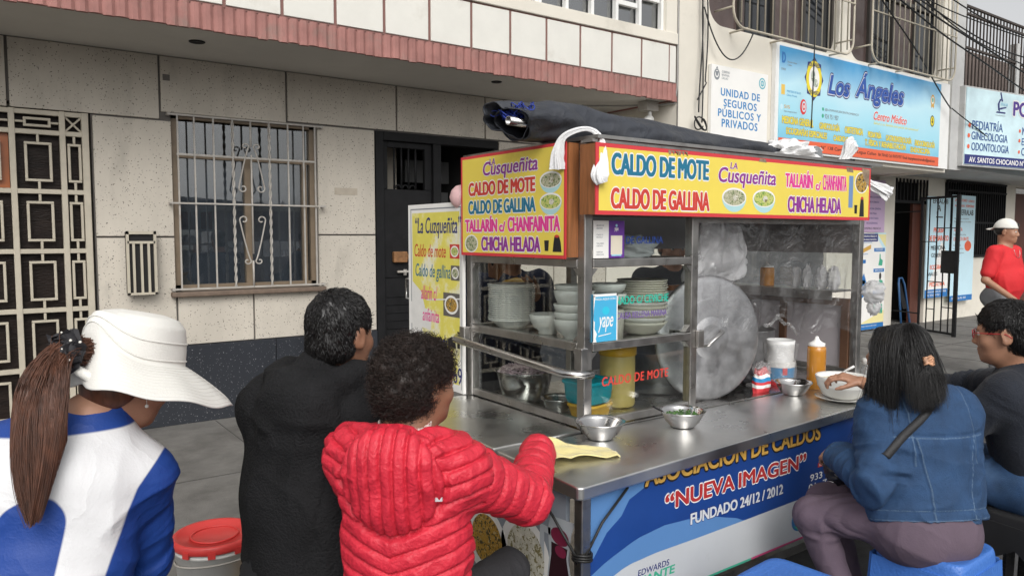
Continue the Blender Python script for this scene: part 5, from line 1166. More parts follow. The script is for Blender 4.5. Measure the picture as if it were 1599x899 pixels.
# ------------------------------------------------------------------ stools, bucket, crate
M_bstool = mk('blue_plastic', (.055,.17,.52), .38, var=.05, vscale=10, bump=.35, bscale=95)
M_rattan = mk('dark_rattan_plastic', (.022,.022,.023), .45, var=.2)
def stool(name, c, rz, w, h, mat, label, woven=False):
    mb = MB(); hw = w/2
    def sup(s_, z, n=40, e=.32):
        return [(hw*s_*np.sign(math.cos(t))*abs(math.cos(t))**e, hw*s_*np.sign(math.sin(t))*abs(math.sin(t))**e, z) for t in np.linspace(0, 2*math.pi, n, endpoint=False)]
    rs = [sup(1.02,h-.05), sup(1.0,h-.02), sup(.975,h-.006), sup(.94,h), sup(.85,h-.003), sup(.5,h-.004), sup(.02,h-.004)]
    n = 40; mb.add([p for r_ in rs for p in r_], [(i*n+k, i*n+(k+1)%n, (i+1)*n+(k+1)%n, (i+1)*n+k) for i in range(len(rs)-1) for k in range(n)], True)
    o = mb.build('seat' , mat, None); 
    root = empty(name, c, label, 'stool', rz=rz); o.parent = root
    # four skirts with an arched opening, each on two leg posts
    for k in range(4):
        a = k*math.pi/2; ca, sa = math.cos(a), math.sin(a); s_ = MB()
        def W(u, z):      # point on a side; the sides lean out towards the floor
            q = 1.02+.18*(1-z/h); return (u*hw*q*.93, -hw*q)
        def V3(u, z): x, y = W(u, z); return (x*ca-y*sa, x*sa+y*ca, z)
        zt_ = h-.045; N_ = 12
        for sgn in (-1, 1):
            for i in range(N_):
                z0, z1 = zt_*i/N_, zt_*(i+1)/N_
                def inn(z): 
                    t = z/zt_; return .56 if t < .62 else .56*math.sqrt(max(0,1-((t-.62)/.2)**2)) if t < .82 else 0.
                s_.add([V3(sgn,z0),V3(sgn*inn(z0),z0),V3(sgn*inn(z1),z1),V3(sgn,z1)], [(0,1,2,3)] if sgn < 0 else [(3,2,1,0)], False)
        if woven:
            for sgn in (-1, 1):
                for i in range(26):
                    z = .02+(zt_*.8)*i/26
                    for j in range(3):
                        u0 = sgn*(.62+.13*j); x, y, _ = V3(u0, z); s_.obox((x, y, z+.004*(j%2)), np.array((ca,sa,0))*hw*.065, np.array((-sa,ca,0))*.006, (0,0,.006))
        s_.build('leg_panel', mat, root, solid=.006, fixn=False)
    return root
stool('plastic_stool', (2.775,1.245,GZ), R(2), .31, .615, M_bstool, 'blue plastic stool under the woman in the denim jacket')
stool('plastic_stool', (2.175,1.43,GZ), R(5), .30, .57, M_bstool, 'empty blue plastic stool in front of the blue cart panel')
stool('rattan_stool', (3.50,1.17,GZ), R(-8), .32, .60, M_rattan, 'dark woven plastic stool under the man with red glasses', True)
stool('rattan_stool', (.78,2.24,GZ), R(20), .32, .56, M_rattan, 'dark woven plastic stool under the man in the black hoodie', True)
stool('plastic_stool', (.99,1.88,GZ), R(25), .30, .54, M_bstool, 'blue plastic stool under the child in the red jacket')
stool('plastic_stool', (.13,2.05,GZ), R(10), .32, .60, M_bstool, 'blue plastic stool under the woman in the white hat')
bz = GZ
o = lathe_obj('bucket', [(0,.0),(.125,.0),(.13,.01),(.150,.34),(.156,.342),(.156,.352),(.150,.354),(.152,.362),(.158,.364),(.158,.374),(.150,.376),(0,.376)], (.80,3.32,bz), mk('white_bucket_plastic', (.66,.65,.62), .35, var=.04, dirt=(.45,.43,.40), dscale=6, dlo=.6, dhi=.8), 48); tag(o, 'white plastic pail with a red lid on the pavement', 'bucket')
mb = MB(); mb.lathe([(.162,.362),(.165,.366),(.164,.388),(.158,.394),(.145,.392),(.14,.382),(.0,.382)], (0,0,0), 48)
for k in range(10):
    a = k*.628; mb.obox((.163*math.cos(a),.163*math.sin(a),.362), (-math.sin(a)*.014,math.cos(a)*.014,0), (math.cos(a)*.004,math.sin(a)*.004,0), (0,0,.012))
mb.tube([(.09*math.cos(t),.09*math.sin(t),.385) for t in np.linspace(0,6.283,40,endpoint=False)], .004, 6, closed=True)
mb.build('lid', mk('red_lid_plastic', (.62,.05,.045), .38, var=.05), o)
o.scale = (1.06,1.06,1.12)
MB().tube([(.152*math.cos(t),.152*math.sin(t),.30-.02*math.sin(t*1.0)) for t in np.linspace(2.8,5.9,24)],.004,6).build('handle', M_grey_st, o)
mb = MB()
for (a, b, c_, d) in ((-.16,.16,-.13,-.12),(-.16,.16,.12,.13),(-.16,-.15,-.12,.12),(.15,.16,-.12,.12)):
    mb.box(a, b, c_, d, .0, .06); mb.box(a, b, c_, d, .09, .14); mb.box(a, b, c_, d, .18, .25)
for sx_ in (-.155,.155):
    for sy_ in (-.125,.125): mb.box(sx_-.012,sx_+.012,sy_-.012,sy_+.012,0,.255)
mb.box(-.15,.15,-.12,.12,.005,.012)
o = mb.build('crate', K_pyel, loc=(1.12,3.22,GZ), bevel=.003); tag(o, 'yellow plastic crate beside the red lidded pail', 'crate')
# ------------------------------------------------------------------ body builder: smooth blended volumes -> one continuous mesh
def unit(v): v = np.array(v, float); return v/(np.linalg.norm(v)+1e-12)
class Vol:
    """a list of tapered limbs / ellipsoids blended into one surface"""
    def __init__(s): s.p = []
    def cone(s, a, b, ra, rb, k=.02, lat=None, asp=1., op='+'):
        s.p.append(('c', np.array(a, float), np.array(b, float), ra, rb, None if lat is None else unit(lat), asp, k, op)); return s
    def ell(s, c, r, rot=None, k=.02, op='+'):
        s.p.append(('e', np.array(c, float), np.array(r, float), np.eye(3) if rot is None else np.array(rot), k, op)); return s
    def plane(s, o, n, k=.004):      # cut away everything on the side the normal points to
        s.p.append(('p', np.array(o, float), unit(n), k, '-')); return s
    def mesh(s, h=.006, smooth=1):
        lo = np.full(3, 1e9); hi = -lo
        for q in s.p:
            if q[-1] != '+': continue
            if q[0] == 'c':
                r = max(q[3], q[4])*max(1, q[6]); P = np.array([q[1], q[2]])
            else: r = max(q[2]); P = np.array([q[1]])
            lo = np.minimum(lo, P.min(0)-r); hi = np.maximum(hi, P.max(0)+r)
        lo -= 5*h; hi += 5*h
        n = np.ceil((hi-lo)/h).astype(int)+1
        D = np.full(n, .5, np.float32)
        ax = [lo[i]+h*np.arange(n[i]) for i in range(3)]
        for q in s.p:
            k = q[-2]
            if q[0] == 'p':
                d = ((ax[0]-q[1][0])*q[2][0])[:,None,None]+((ax[1]-q[1][1])*q[2][1])[None,:,None]+((ax[2]-q[1][2])*q[2][2])[None,None,:]
                D = np.maximum(D, d.astype(np.float32)); continue
            if q[0] == 'c':
                r = max(q[3], q[4])*max(1, q[6]); P = np.array([q[1], q[2]])
            else: r = max(q[2]); P = np.array([q[1]])
            m = r+k+4*h
            i0 = np.clip(np.floor((P.min(0)-m-lo)/h).astype(int), 0, n-1); i1 = np.clip(np.ceil((P.max(0)+m-lo)/h).astype(int)+1, 1, n)
            if (i1 <= i0).any(): continue
            X = ax[0][i0[0]:i1[0]][:,None,None].astype(np.float32); Y = ax[1][i0[1]:i1[1]][None,:,None].astype(np.float32); Z = ax[2][i0[2]:i1[2]][None,None,:].astype(np.float32)
            if q[0] == 'c':
                a, b = q[1], q[2]; ba = b-a; L2 = ba@ba+1e-12
                px, py, pz = X-np.float32(a[0]), Y-np.float32(a[1]), Z-np.float32(a[2])
                t = np.clip((px*ba[0]+py*ba[1]+pz*ba[2])/L2, 0, 1).astype(np.float32)
                dx, dy, dz = px-t*ba[0], py-t*ba[1], pz-t*ba[2]
                if q[5] is not None and q[6] != 1:
                    l = q[5]; dl = dx*l[0]+dy*l[1]+dz*l[2]
                    dd = np.sqrt(np.maximum(dx*dx+dy*dy+dz*dz-dl*dl+(dl/q[6])**2, 0))
                else: dd = np.sqrt(dx*dx+dy*dy+dz*dz)
                d = dd-(q[3]+(q[4]-q[3])*t)
            else:
                c, r3, M = q[1], q[2], q[3]
                px, py, pz = X-np.float32(c[0]), Y-np.float32(c[1]), Z-np.float32(c[2])
                qx = px*M[0,0]+py*M[1,0]+pz*M[2,0]; qy = px*M[0,1]+py*M[1,1]+pz*M[2,1]; qz = px*M[0,2]+py*M[1,2]+pz*M[2,2]
                k0 = np.sqrt((qx/r3[0])**2+(qy/r3[1])**2+(qz/r3[2])**2); k1 = np.sqrt((qx/r3[0]**2)**2+(qy/r3[1]**2)**2+(qz/r3[2]**2)**2)
                d = np.where(k0 < .02, -r3.min(), k0*(k0-1)/np.maximum(k1, 1e-6))
            sl = tuple(slice(i0[i], i1[i]) for i in range(3)); D0 = D[sl]
            if q[-1] == '+':
                w = np.clip(.5+.5*(D0-d)/k, 0, 1); D[sl] = D0+(d-D0)*w-k*w*(1-w)
            else:
                d = -d; w = np.clip(.5-.5*(D0-d)/k, 0, 1); D[sl] = D0+(d-D0)*w+k*w*(1-w)
        return nets(D, lo, h, smooth)

def nets(D, lo, h, smooth):
    S = D < 0; nx, ny, nz = D.shape
    c = np.zeros((nx-1, ny-1, nz-1), np.int8)
    for i in (0,1):
        for j in (0,1):
            for k in (0,1): c += S[i:nx-1+i, j:ny-1+j, k:nz-1+k]
    act = (c > 0) & (c < 8); idx = np.full(act.shape, -1, np.int64); I = np.argwhere(act); idx[act] = np.arange(len(I))
    acc = np.zeros((len(I), 3)); cnt = np.zeros(len(I))
    cor = [(i,j,k) for i in (0,1) for j in (0,1) for k in (0,1)]
    val = {q: D[I[:,0]+q[0], I[:,1]+q[1], I[:,2]+q[2]].astype(float) for q in cor}
    for a in cor:
        for axn in range(3):
            if a[axn] == 1: continue
            b = list(a); b[axn] = 1; b = tuple(b)
            va, vb = val[a], val[b]; m = (va < 0) != (vb < 0)
            t = va[m]/(va[m]-vb[m]); p = np.tile(np.array(a, float), (m.sum(), 1)); p[:, axn] = t
            acc[m] += p; cnt[m] += 1
    Vt = (I+acc/cnt[:,None])*h+lo
    F = []
    for axn in range(3):
        sl0 = [slice(None)]*3; sl1 = [slice(None)]*3; sl0[axn] = slice(0,-1); sl1[axn] = slice(1,None)
        A, B = S[tuple(sl0)], S[tuple(sl1)]
        o1, o2 = [(1,2),(2,0),(0,1)][axn]
        E = np.argwhere(A != B); ok = (E[:,o1] > 0) & (E[:,o2] > 0) & (E[:,o1] < D.shape[o1]-1) & (E[:,o2] < D.shape[o2]-1); E = E[ok]
        fl = A[E[:,0],E[:,1],E[:,2]]
        def cell(d1, d2):
            Q = E.copy(); Q[:,o1] -= d1; Q[:,o2] -= d2; return idx[Q[:,0],Q[:,1],Q[:,2]]
        q = np.stack([cell(1,1), cell(0,1), cell(0,0), cell(1,0)], 1)
        q[~fl] = q[~fl][:, ::-1]; F.append(q)
    F = np.concatenate(F)
    for _ in range(smooth): Vt = lap(Vt, F)
    return Vt, F
def lap(Vt, F, w=.6):
    s = np.zeros_like(Vt); n = np.zeros(len(Vt))
    for a in range(4):
        i, j = F[:, a], F[:, (a+1) % 4]
        np.add.at(s, i, Vt[j]); np.add.at(n, i, 1); np.add.at(s, j, Vt[i]); np.add.at(n, j, 1)
    return Vt*(1-w)+w*s/np.maximum(n, 1)[:,None]
def vnormals(Vt, F):
    fn = np.cross(Vt[F[:,2]]-Vt[F[:,0]], Vt[F[:,3]]-Vt[F[:,1]]); N = np.zeros_like(Vt)
    for a in range(4): np.add.at(N, F[:, a], fn)
    return N/(np.linalg.norm(N, axis=1, keepdims=True)+1e-12)
def hashn(ix, iy, iz, seed):
    with np.errstate(over='ignore'):
        n = (ix*374761393+iy*668265263+iz*2147483647+seed*974634777).astype(np.int64)
        n = (n ^ (n >> 13))*1274126177; n = n ^ (n >> 16)
    return (n & 0xffff)/32767.5-1.
def vnoise(P, sc, seed=0):
    P = P*sc; i = np.floor(P).astype(np.int64); f = P-i; f = f*f*(3-2*f); r = 0.
    for a in (0,1):
        for b in (0,1):
            for c in (0,1):
                w = (f[:,0] if a else 1-f[:,0])*(f[:,1] if b else 1-f[:,1])*(f[:,2] if c else 1-f[:,2])
                r = r+w*hashn(i[:,0]+a, i[:,1]+b, i[:,2]+c, seed)
    return r
def ridged(P, sc, seed=0): return 1-np.abs(vnoise(P, sc, seed))*2
def npmesh(name, Vt, F, mat, parent=None, attr=None, smooth=True, mi=None, link_=True):
    me = bpy.data.meshes.new(name); Vt = np.asarray(Vt, np.float32); F = np.asarray(F, np.int32); n, k = F.shape
    me.vertices.add(len(Vt)); me.vertices.foreach_set('co', Vt.ravel())
    me.loops.add(n*k); me.loops.foreach_set('vertex_index', F.ravel())
    me.polygons.add(n); me.polygons.foreach_set('loop_start', np.arange(0, n*k, k, dtype=np.int32)); me.polygons.foreach_set('loop_total', np.full(n, k, np.int32))
    me.polygons.foreach_set('use_smooth', np.full(n, smooth))
    for m in (mat if isinstance(mat, (list, tuple)) else [mat]): me.materials.append(m)
    if mi is not None: me.polygons.foreach_set('material_index', np.asarray(mi, np.int32))
    me.update(calc_edges=True); me.validate()
    for an, av in (attr or {}).items():
        a = me.attributes.new(an, 'FLOAT', 'POINT'); a.data.foreach_set('value', np.asarray(av, np.float32))
    o = bpy.data.objects.new(name, me)
    link(o, parent)
    return o
def segdist(P, a, b):
    a, b = np.array(a, float), np.array(b, float); ba = b-a; t = np.clip(((P-a)@ba)/(ba@ba), 0, 1)
    return np.linalg.norm(P-a-t[:,None]*ba, axis=1), t
def strands(name, S, rad, mat, parent, taper=.25, flat_=1.):
    """hair locks: S is (count, points, 3); each becomes a thin 3-sided tapering tube, all in one mesh"""
    S = np.asarray(S, float); m, n, _ = S.shape; rad = np.broadcast_to(np.asarray(rad, float), (m,))
    T = np.gradient(S, axis=1); T /= np.linalg.norm(T, axis=2, keepdims=True)+1e-12
    ref = np.tile(np.array((.31,.45,.84)), (m, n, 1)); A = np.cross(T, ref); A /= np.linalg.norm(A, axis=2, keepdims=True)+1e-12; B = np.cross(T, A)
    pr_ = np.interp(np.linspace(0,1,n), [0,.1,.6,1], [.7,1,.9,taper])
    V_ = np.stack([S+(rad[:,None]*pr_)[:,:,None]*(math.cos(a)*A+math.sin(a)*flat_*B) for a in (0,2.094,4.189)], 2)   # m,n,3,3
    base = (np.arange(m)*n*3)[:,None,None]+(np.arange(n-1)*3)[None,:,None]+np.arange(3)[None,None,:]
    nxt = (np.arange(m)*n*3)[:,None,None]+(np.arange(n-1)*3)[None,:,None]+((np.arange(3)+1)%3)[None,None,:]
    F = np.stack([base, nxt, nxt+3, base+3], 3).reshape(-1, 4)
    return npmesh(name, V_.reshape(-1,3), F, mat, parent)

def rotm(yaw=0, pitch=0, roll=0, base=None):
    """columns = right, forward, up; yaw turns left (ccw) positive, pitch looks down negative, roll leans to the right positive"""
    Y = Matrix.Rotation(R(yaw), 3, 'Z'); X = Matrix.Rotation(R(pitch), 3, 'X'); Z = Matrix.Rotation(R(roll), 3, 'Y')
    return np.array(Y @ X @ Z)
def head(v, c, M, s=1., neck=None, rn=.056, male=True, nose=1., jaw=1.):
    """face and skull; c is the middle of the head at eye level"""
    c = np.array(c, float)
    P = lambda *a: c+M@(np.array(a)*s)
    v.ell(P(0,-.012,.035), np.array((.076,.097,.086))*s, M, .02)
    v.ell(P(0,.028,-.028), np.array((.063,.068,.088))*s, M, .02*s)
    v.ell(P(0,.035,-.078), np.array((.05*jaw,.052,.040))*s, M, .025*s)
    v.ell(P(0,.076,-.100), np.array((.020,.015,.016))*s, M, .02*s)
    v.cone(P(-.034,.080,.024), P(.034,.080,.024), .013*s, .013*s, .014*s)
    for q in (-1,1):
        v.ell(P(q*.040,.062,-.028), np.array((.024,.024,.026))*s, M, .02*s)
        v.ell(P(q*.033,.101,.004), np.array((.017,.016,.011))*s, M, .010*s, '-')
        v.ell(P(q*.033,.078,.003), np.array((.0145,.013,.012))*s, M, .004*s)
    v.cone(P(0,.088,.014), P(0,.106*nose,-.030), .0075*s, .0125*s, .010*s)
    for q in (-1,1): v.ell(P(q*.013,.096,-.036), np.array((.010,.011,.008))*s, M, .008*s)
    v.ell(P(0,.091,-.062), np.array((.024,.010,.0068))*s, M, .007*s)
    v.ell(P(0,.089,-.0765), np.array((.021,.010,.0075))*s, M, .007*s)
    v.cone(P(-.022,.099,-.069), P(.022,.099,-.069), .0026*s, .0026*s, .003*s, op='-')
    for q in (-1,1):
        E = M@np.array(Matrix.Rotation(q*R(-22), 3, 'Z'))@np.array(Matrix.Rotation(R(-12), 3, 'X'))
        v.ell(P(q*.079,-.012,-.006), np.array((.010,.021,.034))*s, E, .008*s)
        v.ell(P(q*.089,-.008,-.002), np.array((.005,.010,.019))*s, E, .006*s, '-')
        v.ell(P(q*.080,-.004,-.030), np.array((.008,.010,.012))*s, E, .008*s)
    if neck is not None:
        v.cone(P(0,-.022,-.055), neck, rn*s*.95, rn*s*1.05, .03)
        v.cone(P(0,.03,-.09), np.array(neck)+M@np.array((0,.02,.0))*s, rn*s*.6, rn*s*.9, .03)
    return P
def eyes(P, M, s, parent, closed=False):
    mb = MB()
    for q in (-1,1):
        n = 14
        c = P(q*.033,.0805,.003)
        for mi, (th0, th1) in enumerate(((0,.42),(.42,1.5))):
            mb.mi = mi
            def f(u, v_, th0=th0, th1=th1, c=c):
                th = th0+(th1-th0)*v_; a = 2*math.pi*u
                return c+M@(np.array((math.sin(th)*math.cos(a), math.cos(th), math.sin(th)*math.sin(a)))*.0125*s)
            mb.grid(f, n, 5)
    return mb.build('eyes', [mk('eye_iris', (.025,.012,.006), .12), mk('eye_white', (.55,.52,.48), .2)], parent, fixn=False)
def hand(v, w, d, nrm, s=1., side=1, curl=25., spread=6., thumb=30.):
    """wrist w, direction d of the palm, nrm = back of the hand; side = +1 thumb towards d x nrm"""
    w = np.array(w, float); d = unit(d); nrm = np.array(nrm, float); nrm = unit(nrm-d*(nrm@d)); l = np.cross(d, nrm)*side
    for k, (o, ln) in enumerate(((.027,.084),(.009,.088),(-.010,.084),(-.027,.076))):
        v.cone(w+l*o*.6*s, w+d*ln*s+l*o*s, .0135*s, .0105*s, .008*s)
    LEN = ((.040,.025,.020),(.045,.028,.021),(.041,.026,.020),(.032,.020,.018))
    for k, o in enumerate((.029,.0095,-.0105,-.029)):
        p = w+d*(.084,.088,.084,.076)[k]*s+l*o*s; a = R(curl)*(1+.12*k); sp_ = R(spread)*(1.5-k)
        dd = unit(d*math.cos(sp_)+l*math.sin(sp_)); rad = (.0088,.009,.0086,.0078)[k]*s
        for j in range(3):
            cc = a*(j+.6); dr = dd*math.cos(cc)-nrm*math.sin(cc); q = p+dr*LEN[k][j]*s
            v.cone(p, q, rad*(1-.07*j), rad*(.93-.08*j), .004*s); p = q
    t = R(thumb); p = w+d*.022*s+l*.024*s; d1 = unit(d*math.cos(t)+l*math.sin(t)-nrm*.35); q = p+d1*.042*s
    v.cone(p, q, .0145*s, .011*s, .010*s); d2 = unit(d1*.9+d*.4-nrm*.25); q2 = q+d2*.032*s; v.cone(q, q2, .0105*s, .0095*s, .005*s)
    v.cone(q2, q2+unit(d2+d*.2)*.022*s, .0095*s, .0075*s, .005*s)
def cloth_disp(P, N, amp, sc=14., seed=0, stretch=(1,1,.55)):
    """soft folds with sharper crests, pulled along the stretch direction"""
    Q = P*np.array(stretch); w = np.stack([vnoise(P, 4.5, seed+7), vnoise(P, 4.5, seed+8), vnoise(P, 4.5, seed+9)], 1)*.055; Q = Q+w
    a = np.clip(ridged(Q, sc*.55, seed+3), 0, 1)**2; b = np.clip(ridged(Q*np.array((1.2,.8,1.)), sc*1.15, seed+5), 0, 1)**2.5
    m = .45+.55*np.clip(vnoise(P, 3.2, seed+11)*1.5+.5, 0, 1)
    return P+N*(amp*m*(1.5*a+.8*b+.35*vnoise(Q, sc, seed)-.75))[:,None]
def sleeve_disp(P, N, joints, amp, n=7., seed=0, pow_=2.2):
    """gathered creases across a sleeve, densest at the elbow (joints: shoulder, elbow, wrist)"""
    J0, J1, J2 = [np.array(q, float) for q in joints]
    d1, t1 = segdist(P, J0, J1); d2, t2 = segdist(P, J1, J2)
    on = d1 < d2; near = np.minimum(d1, d2); l1, l2 = np.linalg.norm(J1-J0), np.linalg.norm(J2-J1)
    u = np.where(on, t1*l1, l1+t2*l2); c = np.where(on[:,None], J0+(J1-J0)*t1[:,None], J1+(J2-J1)*t2[:,None]); q = P-c
    w = np.exp(-((u-l1)/.11)**2)+.5*np.exp(-((u-l1-l2)/.07)**2)+.35
    tilt = q@unit(np.cross(J1-J0, J2-J1)+1e-6)
    Q = np.stack([(u+.35*tilt)*n*5.2, q[:,0]*9+q[:,2]*4, q[:,1]*9-q[:,2]*4], 1)
    r_ = ridged(Q, 1., seed)*.7+.5*ridged(Q*np.array((.55,.8,.8)), 1., seed+2)
    m = np.clip((.115-near)/.02, 0, 1)
    return P+N*(m*w*amp*(np.maximum(r_, -.3)-.35))[:,None]
def skinmat(name, c): return mk(name, c, .48, var=.10, vscale=14, bump=.08, bscale=220, spec=.4)
S_tan = skinmat('tan_skin', (.36,.185,.115)); S_brown = skinmat('brown_skin', (.25,.118,.07)); S_light = skinmat('light_brown_skin', (.43,.23,.15))
H_black = mk('black_hair', (.010,.009,.009), .36, var=.3, vscale=40, spec=.5); H_brown = mk('reddish_brown_hair', (.10,.038,.020), .40, var=.45, vscale=22, stretch=(3,3,.6), spec=.5)
H_curl = mk('dark_curly_hair', (.022,.013,.010), .55, var=.4, vscale=30)
def person(vol, root, mat, label, h=.006, attr=None, smooth=1):
    """the body: one continuous mesh, origin on the ground at root"""
    Vt, F = vol.mesh(h, smooth); root = np.array(root, float)
    o = npmesh('person', Vt-root, F, mat); o.location = root; tag(o, label, 'person')
    return o, root
def wear(name, vol, mat, who, root, h=.006, fn=None, attr=None, smooth=2):
    Vt, F = vol.mesh(h, smooth)
    if fn is not None: Vt = fn(Vt, vnormals(Vt, F))
    at = {k: f(Vt) for k, f in (attr or {}).items()}
    return npmesh(name, Vt-root, F, mat, who, at)
def shorthair(P, M, s, who, root, mat, seed, front=.055, n=2600, ln=.022, top=.0, crown=.013, nape=-.075, side=-.02):
    """cropped hair: a cap grown from the skull and many short locks lying over it"""
    v = Vol(); v.ell(P(0,-.014,.036+top*.3), np.array((.076+crown*.5,.097+crown*.7,.086+crown+top*.5))*s, M, .01)
    v.ell(P(0,-.05,-.03), np.array((.064+crown*.3,.058+crown*.5,.06))*s, M, .03)
    nf = M@np.array((0,.80,-.60)); v.plane(P(0,front,.040), nf); 
    v.plane(P(0,.0,nape), M@np.array((0,.15,-1)))
    for q in (-1,1): v.ell(P(q*.085,.02,-.035), np.array((.035,.045,.062))*s, M, .006, '-')
    v.ell(P(0,.10,-.03), np.array((.085,.075,.085))*s, M, .006, '-')
    Vt, F = v.mesh(.005, 1); Nn = vnormals(Vt, F); Vt = Vt+Nn*(.0022*vnoise(Vt, 90, seed)+.002*vnoise(Vt, 45, seed+1))[:,None]
    o = npmesh('hair', Vt-root, F, mat, who)
    rg = np.random.RandomState(seed); ids = rg.randint(0, len(Vt), n); p0 = Vt[ids]; nn = Nn[ids]
    c = P(0,-.01,.09); flow = unit(M@np.array((.15,.35,-.35)))
    tdir = (p0-c)*.6+flow*.03+rg.normal(0,.012,(n,3)); tdir -= nn*(tdir*nn).sum(1)[:,None]; tdir /= np.linalg.norm(tdir,axis=1,keepdims=True)+1e-9
    L = ln*s*rg.uniform(.6,1.2,(n,1)); S = np.stack([p0-nn*.002, p0+nn*.004+tdir*L*.4, p0+nn*.0045+tdir*L*.75, p0+nn*.002+tdir*L], 1)
    strands('hair_locks', S-root, .0013, mat, o)
    return o
# ------------------------------------------------------------------ people
def hd(deg): a = R(deg); return np.array((math.sin(a), math.cos(a), 0.)), np.array((math.cos(a), -math.sin(a), 0.))   # forward, right
class Fig:
    """joints of one person; heading is clockwise from +Y"""
    def __init__(s, J, heading, sc=1., bulk=1., belly=1.):
        s.J = {k: np.array(v, float) for k, v in J.items()}; s.f, s.r = hd(heading); s.s = sc; s.b = bulk; s.belly = belly
    def body(s, M, skin_hand=True, male=True, hands=None, jaw=1.):
        J, b, q = s.J, s.b, s.s; v = Vol()
        v.cone(J['pel'], J['waist'], .112*b*q, .102*b*q*s.belly, .04, s.r, 1.32)
        v.cone(J['waist'], J['chest'], .102*b*q*s.belly, .112*b*q, .05, s.r, 1.38)
        v.cone(J['chest'], J['neck'], .095*b*q, .05*q, .05, s.r, 1.3)
        for d in 'LR':
            v.cone(J['neck']-np.array((0,0,.02)), J[d+'s'], .045*q, .048*q*b**.5, .04)
            v.cone(J[d+'s'], J[d+'e'], .047*q*b**.5, .037*q, .03); v.cone(J[d+'e'], J[d+'w'], .037*q, .026*q, .02)
            if d+'h' in J:
                v.cone(J[d+'h'], J[d+'k'], .082*q*b**.5, .056*q, .03); v.cone(J[d+'k'], J[d+'a'], .052*q, .034*q, .02)
                t = J.get(d+'t', J[d+'a']+s.f*.13*q-np.array((0,0,.045)))
                v.cone(J[d+'a']-np.array((0,0,.02)), t, .036*q, .030*q, .02)
        P = head(v, J['head'], M, q, J['neck'], .058, male, jaw=jaw)
        for d in 'LR':
            h = (hands or {}).get(d)
            if h is None:
                dr = unit(J[d+'w']-J[d+'e']); h = dict(d=dr, n=np.cross(dr, s.r)+np.array((0,0,.4)), curl=35)
            hand(v, J[d+'w'], h['d'], h['n'], q*h.get('s',1.), h.get('side', -1 if d == 'R' else 1), h.get('curl', 30), h.get('spread', 5), h.get('thumb', 32))
        return v, P
    def top(s, e=.018, hem=None, cuff=.95, arm=1.15, k=.035, asp=1.32, sh=.058):
        J, b, q = s.J, s.b, s.s; v = Vol()
        v.cone(J['pel'] if hem is None else np.array(hem, float), J['waist'], .112*b*q+e, .102*b*q*s.belly+e, .04, s.r, asp)
        v.cone(J['waist'], J['chest'], .102*b*q*s.belly+e, .112*b*q+e, .05, s.r, asp+.06)
        v.cone(J['chest'], J['neck']-np.array((0,0,.03)), .095*b*q+e, .052*q+e, .06, s.r, 1.35)
        for d in 'LR':
            v.cone(J['neck']-np.array((0,0,.045)), J[d+'s'], .045*q+e, sh*q*b**.5+e*.6, .05)
            w = J[d+'e']+(J[d+'w']-J[d+'e'])*cuff
            v.cone(J[d+'s'], J[d+'e'], .050*q*b**.5*arm+e*.7, .042*q*arm+e*.7, k); v.cone(J[d+'e'], w, .041*q*arm+e*.7, .031*q*arm+e*.6, .02)
        return v
    def legs(s, e=.014, top=None, flare=1., hs=1.):
        J, b, q = s.J, s.b, s.s; v = Vol()
        v.cone(J['pel']-np.array((0,0,.01)), (J['pel']+J['waist'])/2 if top is None else np.array(top, float), .118*b*q+e, .108*b*q+e, .04, s.r, 1.34)
        for d in 'LR':
            v.cone(J[d+'h'], J[d+'k'], .086*q*b**.5+e, .060*q+e, .05); v.cone(J[d+'k'], J[d+'a']+(J[d+'k']-J[d+'a'])*.05, .056*q+e, .040*q*flare+e, .025)
            v.ell(J[d+'h']-s.f*.05*q*hs-np.array((0,0,.22*(1-hs))), np.array((.105,.115,.10))*q*b**.5*hs, None, .05)
        return v
    def shoes(s, who, root, mat):
        mb = MB(); v = Vol()
        for d in 'LR':
            a = s.J[d+'a']; t = s.J.get(d+'t', a+s.f*.13*s.s-np.array((0,0,.045)))
            z = np.array((0,0,1.))
            v.cone(a-z*.02, t, .046*s.s, .040*s.s, .02); v.cone(a-s.f*.03-z*.045, t-z*.005, .036*s.s, .036*s.s, .02)
        Vt, F = v.mesh(.008, 2); return npmesh('shoes', Vt-root, F, mat, who)
def rp(o, side): return o
Z = np.array((0,0,1.))
G = GZ
M_shoe = mk('dark_shoe', (.025,.023,.022), .5, var=.3)

# ---- child in the red quilted jacket
f, r = hd(48)
C0 = np.array((.945,1.815,0))
B = Fig(dict(head=(1.003,1.832,1.186), neck=(.948,1.816,1.062), chest=C0+Z*.955-f*.01, waist=C0+Z*.74+f*.0, pel=C0+Z*.53-f*.02,
    Ls=(.845,1.925,.992), Rs=(1.045,1.710,.968), Le=(.96,2.06,.79), Lw=(1.16,2.14,.83), Re=(1.300,1.735,.822), Rw=(1.515,1.955,.885),
    Lh=C0+Z*.52-r*.075, Rh=C0+Z*.52+r*.075, Lk=(1.20,2.16,.52), Rk=(1.375,1.93,.515), La=(1.22,2.12,.02), Ra=(1.40,1.90,.02)), 48, .94, .96)
Mh = rotm(-86, -3, 0)
v, P = B.body(Mh, hands=dict(R=dict(d=(.55,.35,-.75), n=(.6,.3,.7), curl=42), L=None))
o, rt_ = person(v, C0+Z*G, S_brown, 'child with curly dark hair in a red quilted jacket', .0055)
who = o
eyes(lambda *a: P(*a)-rt_, Mh, .94, who)
M_puff = mk('red_nylon', (.58,.026,.048), .46, var=.08, vscale=16, bump=.45, bscale=75, spec=.35, fold=.16, fscale=13)
v = B.top(.034, C0+Z*.47, .97, 1.28, .04, 1.34, .062)
v.ell(B.J['neck']-f*.105-Z*.055, (.145,.068,.105), np.stack([r, f, Z], 1), .022)
v.ell(B.J['neck']-f*.105-Z*.150, (.088,.060,.085), np.stack([r, f, Z], 1), .03)
